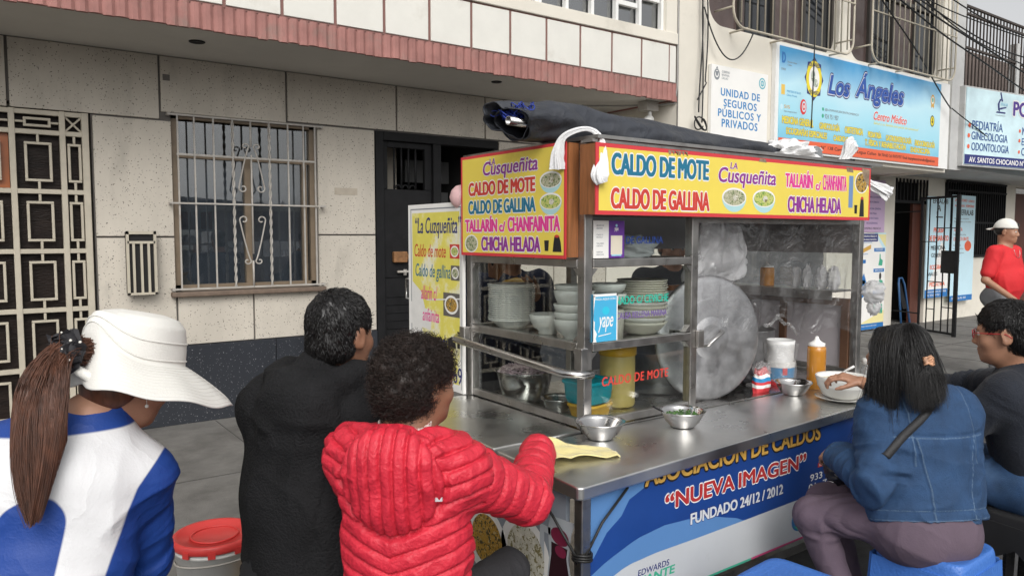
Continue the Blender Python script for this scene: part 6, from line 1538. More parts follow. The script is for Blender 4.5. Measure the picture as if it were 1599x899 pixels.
v.cone(B.J['neck']-f*.03-Z*.035, B.J['neck']-f*.008+Z*.012, .078, .068, .02, r, 1.12)
v.plane(B.J['neck']+Z*.018, Z*1+f*.25, .01)
v.ell(B.J['neck']+Z*.05+f*.015, (.060,.060,.09), None, .008, '-')
v.plane(C0+Z*.475, -Z, .02)
v.plane(B.J['Rw']+.012*unit(B.J['Rw']-B.J['Re'])+Z*0, unit(B.J['Rw']-B.J['Re']), .006)
def puff(Vt, N):
    J = B.J
    dR1, tR1 = segdist(Vt, J['Rs'], J['Re']); dR2, tR2 = segdist(Vt, J['Re'], J['Rw']); dL1, tL1 = segdist(Vt, J['Ls'], J['Le']); dL2, tL2 = segdist(Vt, J['Le'], J['Lw'])
    x = (Vt-C0)@r; y = (Vt-C0)@f; z = Vt[:,2]
    wob = .10*vnoise(Vt, 8., 3)+.05*vnoise(Vt, 18., 4)
    q = (z-.30*np.abs(x))/.045+wob                                     # chevrons on the back
    lr = np.linalg.norm(J['Re']-J['Rs']); l2 = np.linalg.norm(J['Rw']-J['Re'])
    arm = np.minimum(np.minimum(dR1, dR2), np.minimum(dL1, dL2)); onr = np.minimum(dR1, dR2) < np.minimum(dL1, dL2)
    u = np.where(onr, np.where(dR1 < dR2, tR1*lr, lr+tR2*l2), np.where(dL1 < dL2, tL1*lr, lr+tL2*l2))
    qa = u/.056+.5*(z-J['Rs'][2])+wob*1.2
    isarm = (arm < .085) & (np.abs(x) > .135)
    hood = ((Vt-(J['neck']-f*.10-Z*.09))@r)
    ishood = (y < -.09) & (np.sqrt((hood/.138)**2+((z-(J['neck'][2]-.095))/.140)**2) < 1.06)
    qh = hood/.034+.25*wob+.35
    qq = np.where(isarm, qa, np.where(ishood, qh, q))
    a = np.abs(np.sin(math.pi*qq))
    he = np.sqrt((hood/.138)**2+((z-(J['neck'][2]-.095))/.140)**2); hb_ = (y < -.08)*(np.abs(x) < .2)
    Vt = Vt+N*(hb_*(.005*np.clip((1.05-he)*6,0,1)-.013*np.exp(-((he-1.08)/.05)**2)))[:,None]
    spc = np.where(isarm, .056, np.where(ishood, .034, .045)); fd = np.abs(qq-np.round(qq))*spc
    d = .0045*(a**.6-.7)-.0085*np.exp(-(fd/.0042)**2)
    wr = .0035*vnoise(Vt*np.array((1,1,.6)), 34., 5)+.0045*ridged(Vt, 20., 9)-.002
    return Vt+N*(d+wr*np.clip(a*1.5,.2,1))[:,None]
wear('jacket', v, M_puff, who, rt_, .0042, puff, smooth=1)
mb = MB(); c = B.J['neck']-f*.012-Z*.0-rt_
mb.grid(lambda u, v_: c+r*(.066+.006*v_)*math.cos(2*math.pi*u)+f*(.062+.006*v_)*math.sin(2*math.pi*u)+Z*(-.02+.05*v_+.004*math.sin(u*40)), 50, 5)
mb.build('collar_lining', foodmat('printed_lining', (.66,.60,.55), (.42,.12,.10), (.70,.66,.6), 90), who, fixn=False, solid=.004)
p = B.J['neck']+r*.125-f*.115-Z*.14-rt_
MB().obox(p, r*.012+f*.004, f*.002, Z*.005).build('reflective_tab', K_palegrey, who)
v = B.legs(.012); wear('trousers', v, mk('charcoal_knit', (.028,.027,.030), .85, var=.15, bump=.3, bscale=120), who, rt_, .008, lambda V_, N: cloth_disp(V_, N, .005, 15, 2))
B.shoes(who, rt_, M_shoe)
# curly hair: a blob with hundreds of small coils
hv = Vol(); s_ = .94
hv.ell(P(0,-.026,.050), np.array((.101,.122,.093))*s_, Mh, .02); hv.ell(P(0,-.060,-.012), np.array((.096,.086,.092))*s_, Mh, .03)
hv.plane(P(0,.058,.04), Mh@np.array((0,.85,-.45))); hv.plane(P(0,0,-.098), Mh@np.array((0,.1,-1)))
for q in (-1,1): hv.ell(P(q*.088,.020,-.032), np.array((.040,.042,.06))*s_, Mh, .006, '-')
Vt, F = hv.mesh(.006, 1); Nn = vnormals(Vt, F)
Vt2 = Vt+Nn*(.007*vnoise(Vt, 32., 1)+.005*vnoise(Vt, 70., 2))[:,None]
ho = npmesh('hair', Vt2-rt_, F, H_curl, who)
rg = np.random.RandomState(5); n = 4600; ids = rg.randint(0, len(Vt), n); S = []
for i in ids:
    p, nn = Vt[i], Nn[i]; ax = unit(nn+rg.normal(0,.55,3)); u_ = unit(np.cross(ax, rg.normal(0,1,3))); w_ = np.cross(ax, u_); r0 = rg.uniform(.004,.0075); L_ = rg.uniform(.008,.032); ph = rg.uniform(0,6.28); tn = rg.uniform(1.2,2.2)
    t = np.linspace(0,1,12); S.append(p-nn*.003+ax*(L_*t)[:,None]+u_*(r0*np.cos(ph+t*6.28*tn))[:,None]+w_*(r0*np.sin(ph+t*6.28*tn))[:,None])
strands('curls', np.array(S)-rt_, .0008, H_curl, ho, .6)

# ---- heavy man in the black hoodie
f, r = hd(54); C0 = np.array((.80,2.235,0))
B = Fig(dict(head=(.928,2.208,1.292), neck=(.858,2.218,1.158), chest=(.865,2.235,1.00), waist=(.835,2.225,.80), pel=(.82,2.215,.56),
    Ls=(.752,2.375,1.055), Rs=(.985,2.062,1.045), Le=(.90,2.62,.86), Lw=(1.16,2.66,.86), Re=(1.13,2.16,.80), Rw=(1.30,2.28,.75),
    Lh=(.76,2.30,.53), Rh=(.87,2.14,.53), Lk=(1.12,2.62,.55), Rk=(1.22,2.42,.55), La=(1.14,2.6,-.03), Ra=(1.2,2.35,-.03)), 54, 1.05, 1.36, 1.12)
Mh = rotm(-64, -2, 0)
v, P = B.body(Mh)
o, rt_ = person(v, (.78,2.24,G), S_brown, 'heavy man with cropped black hair in a black hooded sweatshirt', .006); who = o
eyes(lambda *a: P(*a)-rt_, Mh, 1.05, who)
M_hood = mk('black_fleece', (.0125,.0125,.0135), .9, var=.25, vscale=12, bump=.7, bscale=130, spec=.2, fold=.16, fscale=5)
v = B.top(.020, (.83,2.21,.50), .97, 1.25, .05, 1.22, .066)
nk = B.J['neck']
for a in np.linspace(-2.4, 2.4, 13):
    p = nk-f*.085*math.cos(a)*1.2+r*.122*math.sin(a)+Z*(.012-.020*math.cos(a)); v.ell(p, (.050,.050,.048), None, .022)
v.ell(nk-f*.130-Z*.075, (.140,.055,.095), np.stack([r, f, Z], 1), .055)
v.cone(nk-f*.02-Z*.04, nk-f*.02+Z*.03, .085, .072, .02)
for sg, d in ((-1,'L'),(1,'R')): v.cone(B.J[d+'s']-Z*.12+r*sg*-.04, B.J['pel']+r*sg*.155-Z*.02, .08, .08, .06)
v.plane(nk+Z*.075, Z*1+f*.45, .01); v.ell(nk+Z*.08+f*.03, (.062,.062,.09), None, .008, '-')
v.plane((.80,2.22,.50), -Z, .015)
def hoodf(Vt, N):
    Vt = cloth_disp(Vt, N, .011, 8., 11, (1,1,.5))
    dn = np.linalg.norm(Vt-(nk-f*.09-Z*.06), axis=1)
    m = np.exp(-(dn/.13)**2)
    Vt = Vt+N*(m*.020*(ridged(Vt*np.array((.6,.6,1.6)), 11., 4)-.35))[:,None]
    x = (Vt-C0)@r; z = Vt[:,2]; y = (Vt-C0)@f                     # seam lines: armhole, side panel, hem rib
    for sgn in (-1,1):
        sx_ = sgn*(.165+.05*np.clip((.95-z)/.3,0,1.2)**2*-1+.0)
        g = np.exp(-((x-sx_)/.006)**2)*(z < 1.06)*(y < .1)
        Vt = Vt-N*(.004*g)[:,None]
    g = np.exp(-((z-.575)/.007)**2); Vt = Vt-N*(.006*g)[:,None]
    for k_, (s0, s1, s2) in enumerate((('Rs','Re','Rw'),('Ls','Le','Lw'))): Vt = sleeve_disp(Vt, N, (B.J[s0],B.J[s1],B.J[s2]), .010, 6, 3+k_)
    return Vt
wear('hooded_sweatshirt', v, M_hood, who, rt_, .0065, hoodf, smooth=1)
wear('trousers', B.legs(.003, hs=.78), mk('black_trousers', (.014,.014,.016), .8, var=.2), who, rt_, .009, lambda V_, N: cloth_disp(V_, N, .006, 12, 5))
B.shoes(who, rt_, M_shoe)
shorthair(P, Mh, 1.05, who, rt_, H_black, 3, front=.060, n=3800, ln=.022, crown=.012, nape=-.085)

# ---- woman in the white sun hat and blue and white top
f, r = hd(20); C0 = np.array((.145,2.04,0))
B = Fig(dict(head=(.315,2.10,1.245), neck=(.215,2.075,1.150), chest=(.135,2.07,1.00), waist=(.085,2.045,.80), pel=(.065,2.03,.60),
    Ls=(-.095,2.165,1.065), Rs=(.318,2.046,1.005), Le=(-.16,2.32,.83), Lw=(.06,2.52,.74), Re=(.345,2.14,.74), Rw=(.345,2.40,.70),
    Lh=(.04,2.06,.58), Rh=(.22,1.99,.58), Lk=(.17,2.50,.56), Rk=(.36,2.44,.56), La=(.2,2.45,-.04), Ra=(.40,2.38,-.04)), 20, 1.03, 1.12)
Mh = rotm(-62, -19, 4)
v, P = B.body(Mh, jaw=.92)
o, rt_ = person(v, (.13,2.05,G), S_light, 'woman in a white sun hat and blue top with white panels', .006); who = o
eyes(lambda *a: P(*a)-rt_, Mh, 1.03, who)
v = B.top(.018, (.065,2.03,.54), .97, 1.12, .04, 1.42, .060)
v.cone(B.J['neck']-Z*.03, B.J['neck']+.085*unit(B.J['head']-B.J['neck']), .070, .062, .02)
v.plane(B.J['neck']+.078*unit(B.J['head']-B.J['neck']), unit(B.J['head']-B.J['neck']), .006)
v.plane((.065,2.03,.54), -Z, .01)
def whitepanel(Vt):
    """positive on the white yoke and the two white back panels; negative where the cloth is blue"""
    z = Vt[:,2]; zs = [.54,.60,.80,1.0,1.15]; X0 = np.stack([np.interp(z, zs, [q[i] for q in (B.J['pel'],B.J['pel'],B.J['waist'],B.J['chest'],B.J['neck'])]) for i in range(2)], 1)
    x = (Vt[:,:2]-X0)@r[:2]; d = B.J['neck'][2]-z; ax = np.abs(x)
    slot = np.where(d > .20, .072-ax, .072-np.sqrt(ax**2+(d-.20)**2))     # blue middle panel with a rounded top
    outer = np.interp(d, [0,.10,.2,.35,.6], [.215,.205,.185,.165,.150])
    return np.minimum(np.minimum(-slot, outer-ax), d-.012)
M_hat_top = mk_attr('blue_white_sport_cloth', (.013,.055,.27), (.72,.72,.73), 'zone', .55, .05, 6, .12, 180, soft=.0022, fold=.16, fscale=4)
def tf(Vt, N):
    V2 = cloth_disp(Vt, N, .0065, 9., 21, (.6,.6,1.1))
    return sleeve_disp(V2, N, (B.J['Rs'],B.J['Re'],B.J['Rw']), .009, 7, 5)
wear('sport_top', v, M_hat_top, who, rt_, .005, tf, attr=dict(zone=whitepanel), smooth=1)
wear('trousers', B.legs(.014), mk('black_trousers', (.014,.014,.016), .8), who, rt_, .009, lambda V_, N: cloth_disp(V_, N, .006, 12, 6)); B.shoes(who, rt_, M_shoe)
# hat: soft crown with a back opening for the ponytail and a wide stitched brim
M_hat = mk('white_hat_cotton', (.74,.725,.68), .85, var=.03, vscale=10, bump=.18, bscale=190)
hc = P(0,-.008,.042); hM = Mh@rotm(0,6,0)
def hatf(u, v_):
    a = 2*math.pi*u; x, y = math.sin(a), math.cos(a)           # y forward
    back = max(0, -math.cos(a))**4
    if v_ < .55:       # crown from the top down
        t = v_/.55; prof = [(0,.118),(.05,.117),(.085,.108),(.103,.088),(.110,.058),(.114,.026),(.116,.0)]
        i = min(int(t*6), 5); g = t*6-i; rr_ = prof[i][0]*(1-g)+prof[i+1][0]*g; zz = prof[i][1]*(1-g)+prof[i+1][1]*g
        zz += back*.075*max(0,t-.35)/.65
        rr_ *= 1+.010*math.sin(a*3+zz*30)+.012*math.sin(a*7+2)*t*(1-t)*2
        return hc+hM@(np.array((x*rr_*.93, y*rr_*1.10, zz)))
    t = (v_-.55)/.45; rr_ = .116+t*(.122+.018*y)*(1-.93*back); zz = -.004-t*t*.018-t*.062*(.75+.25*abs(x))-t*.012*math.sin(a*2+.6)+.004*math.sin(a*9)*t+back*.075*(1-t)
    return hc+hM@(np.array((x*rr_*.95, y*rr_*1.08, zz)))
hb = MB(); hb.grid(lambda u, v_: hatf(u, v_)-rt_, 121, 60)
hat = hb.build('sun_hat', M_hat, who, fixn=False, solid=.0035)
mb = MB()
for k in range(11):
    t = .58+.42*(k+.3)/11; mb.tube([hatf(u, min(t,.998))-rt_+hM@np.array((0,0,.0022)) for u in np.linspace(0,1,90)], .0006, 4)
mb.build('stitching', mk('hat_stitch', (.64,.62,.57), .9), hat)
mb = MB()
mb.tube([hatf(u, .385)-rt_+unit(hatf(u,.385)-hc)*.003 for u in np.linspace(.08,.92,80)], .0022, 5); mb.tube([hatf(u, .52)-rt_+unit(hatf(u,.52)-hc)*.003 for u in np.linspace(.08,.92,80)], .0022, 5)
mb.build('hat_band', M_hat, hat)
# hair inside the hat opening, ponytail and scrunchie
hv = Vol(); hv.ell(P(0,-.016,.036), np.array((.083,.104,.089))*1.03, Mh, .01); hv.ell(P(0,-.045,-.035), np.array((.072,.068,.07))*1.03, Mh, .03)
hv.plane(P(0,.045,.04), Mh@np.array((0,.8,-.6)))
for q in (-1,1): hv.ell(P(q*.088,.025,-.035), np.array((.036,.045,.062))*1.03, Mh, .006, '-')
Vt, F = hv.mesh(.006, 2); ho = npmesh('hair', Vt-rt_, F, H_brown, who)
kn = P(0,-.165,.030)
rg = np.random.RandomState(7); S = []
for k in range(1500):          # smoothed back to the knot
    a = rg.uniform(-1.9,1.9); b = rg.uniform(-.9,1.2); d = np.array((math.sin(a)*math.cos(b), -math.cos(a)*math.cos(b)*.9-.05, math.sin(b)))
    p = P(*(np.array((.084,.106,.091))*d+np.array((0,-.016,.036)))); m_ = P(*(np.array((.06,.118,.07))*d*np.array((.7,1,.7))+np.array((0,-.035,.034))))
    t = np.linspace(0,1,8)[:,None]; S.append((1-t)**2*p+2*t*(1-t)*m_+t*t*(kn+Mh@rg.normal(0,.012,3)))
strands('pulled_back_hair', np.array(S)-rt_, .0014, H_brown, ho)
S = []
tip = np.array((.080,1.86,.985)); k1 = kn-f*.06+Z*.015-r*.03
for k in range(6000):
    q = np.array((math.cos(k*2.39996), math.sin(k*2.39996)))*math.sqrt(rg.uniform(0,1))*1.5; w = abs(rg.normal(0,.35)); a0 = kn+Mh@(rg.normal(0,1,3)*.012)
    e_ = rg.uniform(.55,1.0); ti = kn+(tip-kn)*e_+r*q[0]*.026*(1.25-e_)+f*q[1]*.018
    c1 = kn-f*.055-r*(.060)+Z*.016+r*q[0]*.030+f*q[1]*.020; c2 = kn+(tip-kn)*.50-f*.030-r*.034+r*q[0]*.058+f*q[1]*.026
    t = np.linspace(0,1,16)[:,None]; B3 = (1-t)**3*a0+3*t*(1-t)**2*c1+3*t*t*(1-t)*c2+t**3*ti
    B3 = B3+r*(.004*np.sin(t*9+q[0]*3))*t; S.append(B3)
strands('ponytail', np.array(S)-rt_, .0009, H_brown, ho, .3)
mb = MB(); ax = unit(c1-kn); rgp = random.Random(3)
uu = unit(np.cross(ax, Z)); ww = np.cross(ax, uu); kc = kn+ax*.012
for k in range(150):
    a = rgp.uniform(0,6.28); b = rgp.uniform(0,6.28); p = kc+(uu*math.cos(a)+ww*math.sin(a))*(.026+.013*math.cos(b))+ax*.017*math.sin(b)-rt_
    mb.obox(p, np.array((rgp.gauss(0,.005),rgp.gauss(0,.005),rgp.gauss(0,.005))), np.array((rgp.gauss(0,.005),rgp.gauss(0,.005),rgp.gauss(0,.005))), np.array((rgp.gauss(0,.005),rgp.gauss(0,.005),rgp.gauss(0,.005))))
mb.tube([kc+(uu*math.cos(a)+ww*math.sin(a))*.026-rt_ for a in np.linspace(0,6.283,24,endpoint=False)], .017, 8, closed=True)
sc_ = mb.build('scrunchie', mk('black_lace', (.014,.013,.016), .7), who)
mb = MB()
for k in range(16):
    a = rgp.uniform(0,6.28); b = rgp.uniform(-1,2.5); p = kc+(uu*math.cos(a)+ww*math.sin(a))*(.028+.021*math.cos(b))+ax*.022*math.sin(b)-rt_
    mb.lathe([(0,-.0035),(.003,-.002),(.0035,0),(.003,.002),(0,.0035)], p, 8)
mb.build('pearls', mk('pearl', (.75,.72,.66), .2), sc_)
strip_p = [P(.055,-.10,-.02)-rt_, P(.045,-.14,-.02)-rt_, P(.0,-.165,-.005)-rt_, P(-.05,-.14,-.02)-rt_, P(-.06,-.10,-.03)-rt_]
MB().tube(strip_p, [.014,.013,.011,.012,.012], 8).build('hat_strap', M_hat, hat)
e = P(.083,-.006,-.042)-rt_
mb = MB(); mb.cyl(e, e-Z*.018, .0008, n=5); mb.lathe([(0,-.005),(.004,-.003),(.005,0),(.004,.003),(0,.005)], e-Z*.022, 10); mb.build('earring', mk('pearl', (.75,.72,.66), .2), who)

# ---- woman in the denim jacket
f, r = hd(30); C0 = np.array((2.83,1.265,0))
B = Fig(dict(head=(2.745,1.395,1.138), neck=(2.800,1.340,1.030), chest=(2.80,1.338,.88), waist=(2.772,1.307,.72), pel=(2.735,1.27,.58),
    Ls=(2.690,1.405,.945), Rs=(2.925,1.265,.950), Le=(2.545,1.350,.735), Lw=(2.650,1.560,.762), Re=(3.16,1.52,.86), Rw=(3.215,1.785,.945),
    Lh=(2.685,1.32,.585), Rh=(2.815,1.26,.585), Lk=(2.565,1.60,.54), Rk=(2.74,1.66,.54), La=(2.65,1.42,.02), Ra=(2.82,1.50,.0)), 30, 1.03, 1.13, .98)
Mh = rotm(-8, -14, 4)
v, P = B.body(Mh, hands=dict(R=dict(d=(-.35,.5,.15), n=(-.1,-.3,1), curl=40, thumb=40), L=dict(d=(.45,.75,-.15), n=(-.5,.3,.8), curl=50)), jaw=.92)
o, rt_ = person(v, C0+Z*G, S_tan, 'woman with long black hair in a denim jacket and mauve trousers', .006); who = o
eyes(lambda *a: P(*a)-rt_, Mh, 1.03, who)
M_den = mk('blue_denim', (.022,.060,.14), .82, var=.35, vscale=14, bump=.35, bscale=240, dirt=(.042,.09,.175), dscale=9, dlo=.48, dhi=.8)
v = B.top(.030, (2.74,1.265,.55), .93, 1.16, .035, 1.36, .056)
v.cone(B.J['neck']-Z*.05-f*.01, B.J['neck']+Z*.01-f*.012, .085, .075, .02, r, 1.1); v.plane(B.J['neck']+Z*.012, Z+f*.4, .006)
v.ell(B.J['neck']+Z*.06+f*.03, (.062,.062,.08), None, .006, '-')
v.plane(np.array((2.815,1.33,.60))-f*.14, -Z-f*.25, .006)
def denf(Vt, N):
    V2 = cloth_disp(Vt, N, .0085, 11., 31, (.7,.7,1.3))
    for k_, (s0, s1, s2) in enumerate((('Rs','Re','Rw'),('Ls','Le','Lw'))): V2 = sleeve_disp(V2, N, (B.J[s0],B.J[s1],B.J[s2]), .012, 7, 33+k_)
    x = (Vt-B.J['chest'])@r; z = Vt[:,2]; y = (Vt-B.J['chest'])@f
    back = y < .02
    for sx_ in (-.075,.075):                                       # back seams
        xs = sx_*(1+.5*np.clip((z-.72)/.2,0,1)); g = np.exp(-((x-xs)/.005)**2)*back*(z < .90); V2 = V2-N*(.0040*g)[:,None]; g2 = np.exp(-((x-xs-.012)/.006)**2)*back*(z < .90); V2 = V2+N*(.0018*g2)[:,None]
    g = np.exp(-((z-.905)/.006)**2)*back*(np.abs(x) < .17); V2 = V2-N*(.0040*g)[:,None]    # yoke
    g = np.exp(-((z-.603+.25*y)/.005)**2); V2 = V2-N*(.0028*g)[:,None]   # waistband
    for s0, s1 in (('Ls','Rs'),('Rs','Ls')):                       # armhole seams
        ax_ = unit(B.J[s0]-B.J[s1]); t = (Vt-B.J[s0])@ax_; g = np.exp(-((t+.012)/.005)**2)*(z > .80); V2 = V2-N*(.004*g)[:,None]
    return V2
def stitch(Vt):
    """positive on the pale double seams of the denim"""
    x = (Vt-B.J['chest'])@r; z = Vt[:,2]; y = (Vt-B.J['chest'])@f; back = np.where(y < .03, 0, 9); dd = np.full(len(Vt), 9.)
    for sx_ in (-.075,.075):
        xs = sx_*(1+.5*np.clip((z-.72)/.2,0,1)); dd = np.minimum(dd, np.abs(x-xs-.009)+back+np.where(z < .90, 0, 9))
    dd = np.minimum(dd, np.abs(z-.897)+back+np.where(np.abs(x) < .17, 0, 9)); dd = np.minimum(dd, np.abs(z-.573+.25*y)); dd = np.minimum(dd, np.abs(z-.607+.25*y))
    for s0, s1 in (('Ls','Rs'),('Rs','Ls')):
        t = (Vt-B.J[s0])@unit(B.J[s0]-B.J[s1]); dd = np.minimum(dd, np.abs(t+.021)+np.where(z > .80, 0, 9))
    return .0016-dd
M_den2 = mk_attr('denim_with_seams', (.025,.068,.158), (.12,.19,.29), 'seam', .82, .38, 13, .35, 240, soft=.0016, fold=.16, fscale=7)
jk = wear('denim_jacket', v, M_den2, who, rt_, .0055, denf, attr=dict(seam=stitch), smooth=1)
v = B.legs(.006, (2.74,1.285,.54), hs=.78)
v.ell(B.J['pel']-f*.03-Z*.055, (.165,.118,.085), np.stack([r, f, Z], 1), .05)
def mauf(Vt, N):
    V2 = cloth_disp(Vt, N, .0045, 9., 41, (1,1,1)); y = (Vt-B.J['pel'])@f
    w = np.exp(-((y-.11)/.09)**2)*(Vt[:,2] > .5)
    V2 = V2+N*(.008*w*(np.abs(np.sin((y*1.2+((Vt-B.J['pel'])@r)*.8+.3*vnoise(Vt,7.,2)*.2)*60))**.7-.6))[:,None]
    for d in 'LR':
        dk = np.linalg.norm(Vt-(B.J[d+'k']-f*.06-Z*.05), axis=1); V2 = V2+N*(.008*np.exp(-(dk/.08)**2)*(ridged(Vt*np.array((1,1,1.4)), 16., 8)-.3))[:,None]
    return V2
wear('trousers', v, mk('mauve_grey_cotton', (.105,.074,.10), .85, var=.10, vscale=9, bump=.15, bscale=200, fold=.16, fscale=5), who, rt_, .006, mauf, smooth=1); B.shoes(who, rt_, M_shoe)
bt = MB(); bp = B.J['waist']-f*.135-Z*.093+r*.075-rt_
V2a = np.array([x_.co[:] for x_ in jk.data.vertices])
def onjacket(x, z, push=.004):
    """point on the back of the jacket at x across, z up"""
    q = V2a+rt_; m = ((q-B.J['chest'])@f) < 0
    dist = ((q-B.J['chest'])@r-x)**2+(q[:,2]-z)**2+np.where(m, 0, 9); return V2a[np.argmin(dist)]-f*push
c = onjacket(.075,.622); 
for k in range(1): bt.tube([c, c-f*.004], [.0095,.0085], 14); bt.tube([c-f*.004, c-f*.007], [.005,.004], 10)
bt.build('button', mk('brass_grey_button', (.42,.40,.36), .35, metal=1.), jk)
tb = MB(); pts = [onjacket(.01+.10*i, .622, .002) for i in (0,.5,1)]
for a, b in zip(pts[:-1], pts[1:]): tb.bar(a, b, .004, .030)
tb.build('waist_tab', M_den, jk, bevel=.002)
# long black hair, a gathered lock behind the clip, long front lengths
hv = Vol(); s_ = 1.03
hv.ell(P(0,-.016,.036), np.array((.089,.110,.096))*s_, Mh, .01); hv.ell(P(0,-.055,-.045), np.array((.083,.075,.085))*s_, Mh, .04)
hv.plane(P(0,.060,.045), Mh@np.array((0,.8,-.6)))
hv.ell(P(0,.10,-.045), np.array((.072,.085,.10))*s_, Mh, .01, '-')
Vt, F = hv.mesh(.006, 2); ho = npmesh('hair', Vt-rt_, F, H_black, who)
rg = np.random.RandomState(17); S = []; rad = []
def bez(a, b, c, d, n=18):
    t = np.linspace(0,1,n)[:,None]; return (1-t)**3*a+3*t*(1-t)**2*b+3*t*t*(1-t)*c+t**3*d
crown_ = P(0,-.03,.133)
clip = P(-.040,-.122,-.012)
for k in range(6500):
    side = rg.uniform(-1,1); a = side*2.0
    d = np.array((math.sin(a), -math.cos(a)*1.0, 0)); 
    p0 = crown_+Mh@(np.array((d[0]*.02, .05*rg.uniform(-1,1.4), -.004))); j = rg.normal(0,1,3)*.006
    p1 = P(*(np.array((.098,.118,0))*d+np.array((0,-.012,.105))))+j; p2 = P(*(np.array((.100,.120,0))*d+np.array((0,-.016,.00))))+j
    if side > .25:      # right half is drawn to the clip
        S.append(bez(p0, p1, p2+Mh@np.array((0,-.01,.02)), clip+rg.normal(0,.010,3)))
    else:
        e = P(*(np.array((.100,.120,0))*d+np.array((-.01,-.02,-.055-.10*rg.uniform(0,1)**.7-.08*max(0,-side)*rg.uniform(.3,1)))))+j*2
        if side < -.45: e = P(-.098,.035+.05*rg.uniform(-1,1),-.16-.16*rg.uniform(0,1))+j*2; 
        S.append(bez(p0, p1, p2+Mh@np.array((0,0,-.03)), e))
for k in range(3000):    # the lock below the clip, falling on the back and left shoulder
    q = rg.normal(0,1,3); e = clip+Z*(-.05-.13*rg.uniform(0,1)**1.3)-f*.030+r*(.03-.05*rg.uniform(0,1))+r*q[0]*.022
    S.append(bez(clip+rg.normal(0,.008,3), clip-f*.03+r*.012+q*.006-Z*.02, clip-f*.040-Z*.045+r*(.02+q[0]*.018), e))
for k in range(1800):    # long front length over the left shoulder
    q = rg.normal(0,1,3); p0 = P(-.092,-.005+.05*rg.uniform(-1,1),-.02); e = B.J['Ls']+f*.125+r*.045*q[0]*.5-r*.0-Z*(.04+.17*rg.uniform(0,1))
    S.append(bez(p0, p0-Z*.06-r*.012+q*.006, B.J['Ls']+f*.085+Z*.055+r*.02*q[1]+f*.012*q[2], e))
strands('long_hair', np.array(S)-rt_, .00085, H_black, ho, .25)
mb = MB()
for k in range(5):
    c = clip-rt_+Mh@np.array((.012,-.014,.006*(k-2))); mb.tube([c+Mh@np.array((-.028+.014*i, -.006-.010*math.sin(i*.8), .004*math.sin(i*2+k))) for i in range(5)], .0048, 6)
cl = mb.build('hair_clip', mk('tortoise_clip', (.45,.24,.14), .25, var=.7, vscale=60), who)
# shoulder strap and black bag held in the lap
M_strap = mk('black_webbing', (.013,.013,.015), .6, bump=.2, bscale=200)
V2n = np.array([x_.normal[:] for x_ in jk.data.vertices])
def strap(xz, w, name, parent):
    """webbing lying flat on the jacket back; its lower end goes in under the arm"""
    q = V2a+rt_; back = ((q-B.J['chest'])@f) < .0; P_, N_ = [], []
    for x, z in xz:
        dist = ((q-B.J['chest'])@r-x)**2+(q[:,2]-z)**2+np.where(back, 0, 9); ids = np.argsort(dist)[:40]
        P_.append(V2a[ids].mean(0)); N_.append(unit(V2n[ids].mean(0)))
    P_ = np.array(P_); N_ = np.array(N_)
    for _ in range(2): P_[1:-1] = .5*P_[1:-1]+.25*(P_[:-2]+P_[2:]); N_[1:-1] = .5*N_[1:-1]+.25*(N_[:-2]+N_[2:])
    P_ = P_+N_*.003; P_ = np.vstack([P_, P_[-1]+f*.09-r*.03]); N_ = np.vstack([N_, N_[-1]]); n = len(P_)
    def fn(u, v_):
        t = u*(n-1); i = min(int(t), n-2); g = t-i; p = P_[i]*(1-g)+P_[i+1]*g; d = unit(P_[i+1]-P_[i]) if i < n-2 else unit(P_[n-2]-P_[n-3]); nn = unit(N_[i]*(1-g)+N_[i+1]*g)
        return p+unit(np.cross(d, nn))*(v_-.5)*w
    mb = MB(); mb.grid(fn, 60, 3); return mb.build(name, M_strap, parent, fixn=False, solid=.003)
strap([(-.03-.018*i,1.0-.0165*i) for i in range(11)], .028, 'bag_strap', who)
o = crumple('shoulder_bag', tuple(B.J['Lw']+f*.035-Z*.055+r*.065), .12, .06, .065, mk('black_leather', (.014,.013,.015), .42, var=.3, bump=.2), 71, .12, 26, 'black shoulder bag held in the lap of the woman in denim', 'bag')
mb = MB(); mb.cyl((-.105,-.02,.0),(-.115,-.03,.002),.014,n=16); mb.build('button', mk('brass_grey_button', (.42,.40,.36), .35, metal=1.), o)

# ---- man in the navy sweater with red glasses
f, r = hd(-10); C0 = np.array((3.56,1.22,0))
B = Fig(dict(head=(3.468,1.315,1.195), neck=(3.53,1.265,1.055), chest=(3.535,1.27,.90), waist=(3.56,1.235,.74), pel=(3.575,1.20,.575),
    Ls=(3.365,1.27,.955), Rs=(3.715,1.33,.955), Le=(3.280,1.42,.775), Lw=(3.42,1.66,.845), Re=(3.86,1.60,.885), Rw=(3.80,1.86,.86),
    Lh=(3.475,1.23,.565), Rh=(3.665,1.26,.565), Lk=(3.33,1.66,.60), Rk=(3.60,1.72,.60), La=(3.36,1.52,.0), Ra=(3.62,1.56,.0)), -10, 1.04, 1.12, 1.02)
Mh = rotm(16, -5, 0)
v, P = B.body(Mh)
o, rt_ = person(v, C0+Z*G, S_tan, 'man in a navy sweater and red framed glasses sitting sideways', .006); who = o
eyes(lambda *a: P(*a)-rt_, Mh, 1.04, who)
v = B.top(.020, (3.575,1.20,.55), .96, 1.2, .04, 1.34, .06)
v.cone(B.J['neck']-Z*.05, B.J['neck']+.035*unit(B.J['head']-B.J['neck']), .088, .074, .02); v.plane(B.J['neck']+Z*.03, Z+f*.35, .008); v.ell(B.J['neck']+Z*.07+f*.02, (.066,.066,.08), None, .006, '-')
v.plane((3.57,1.2,.56), -Z, .01)
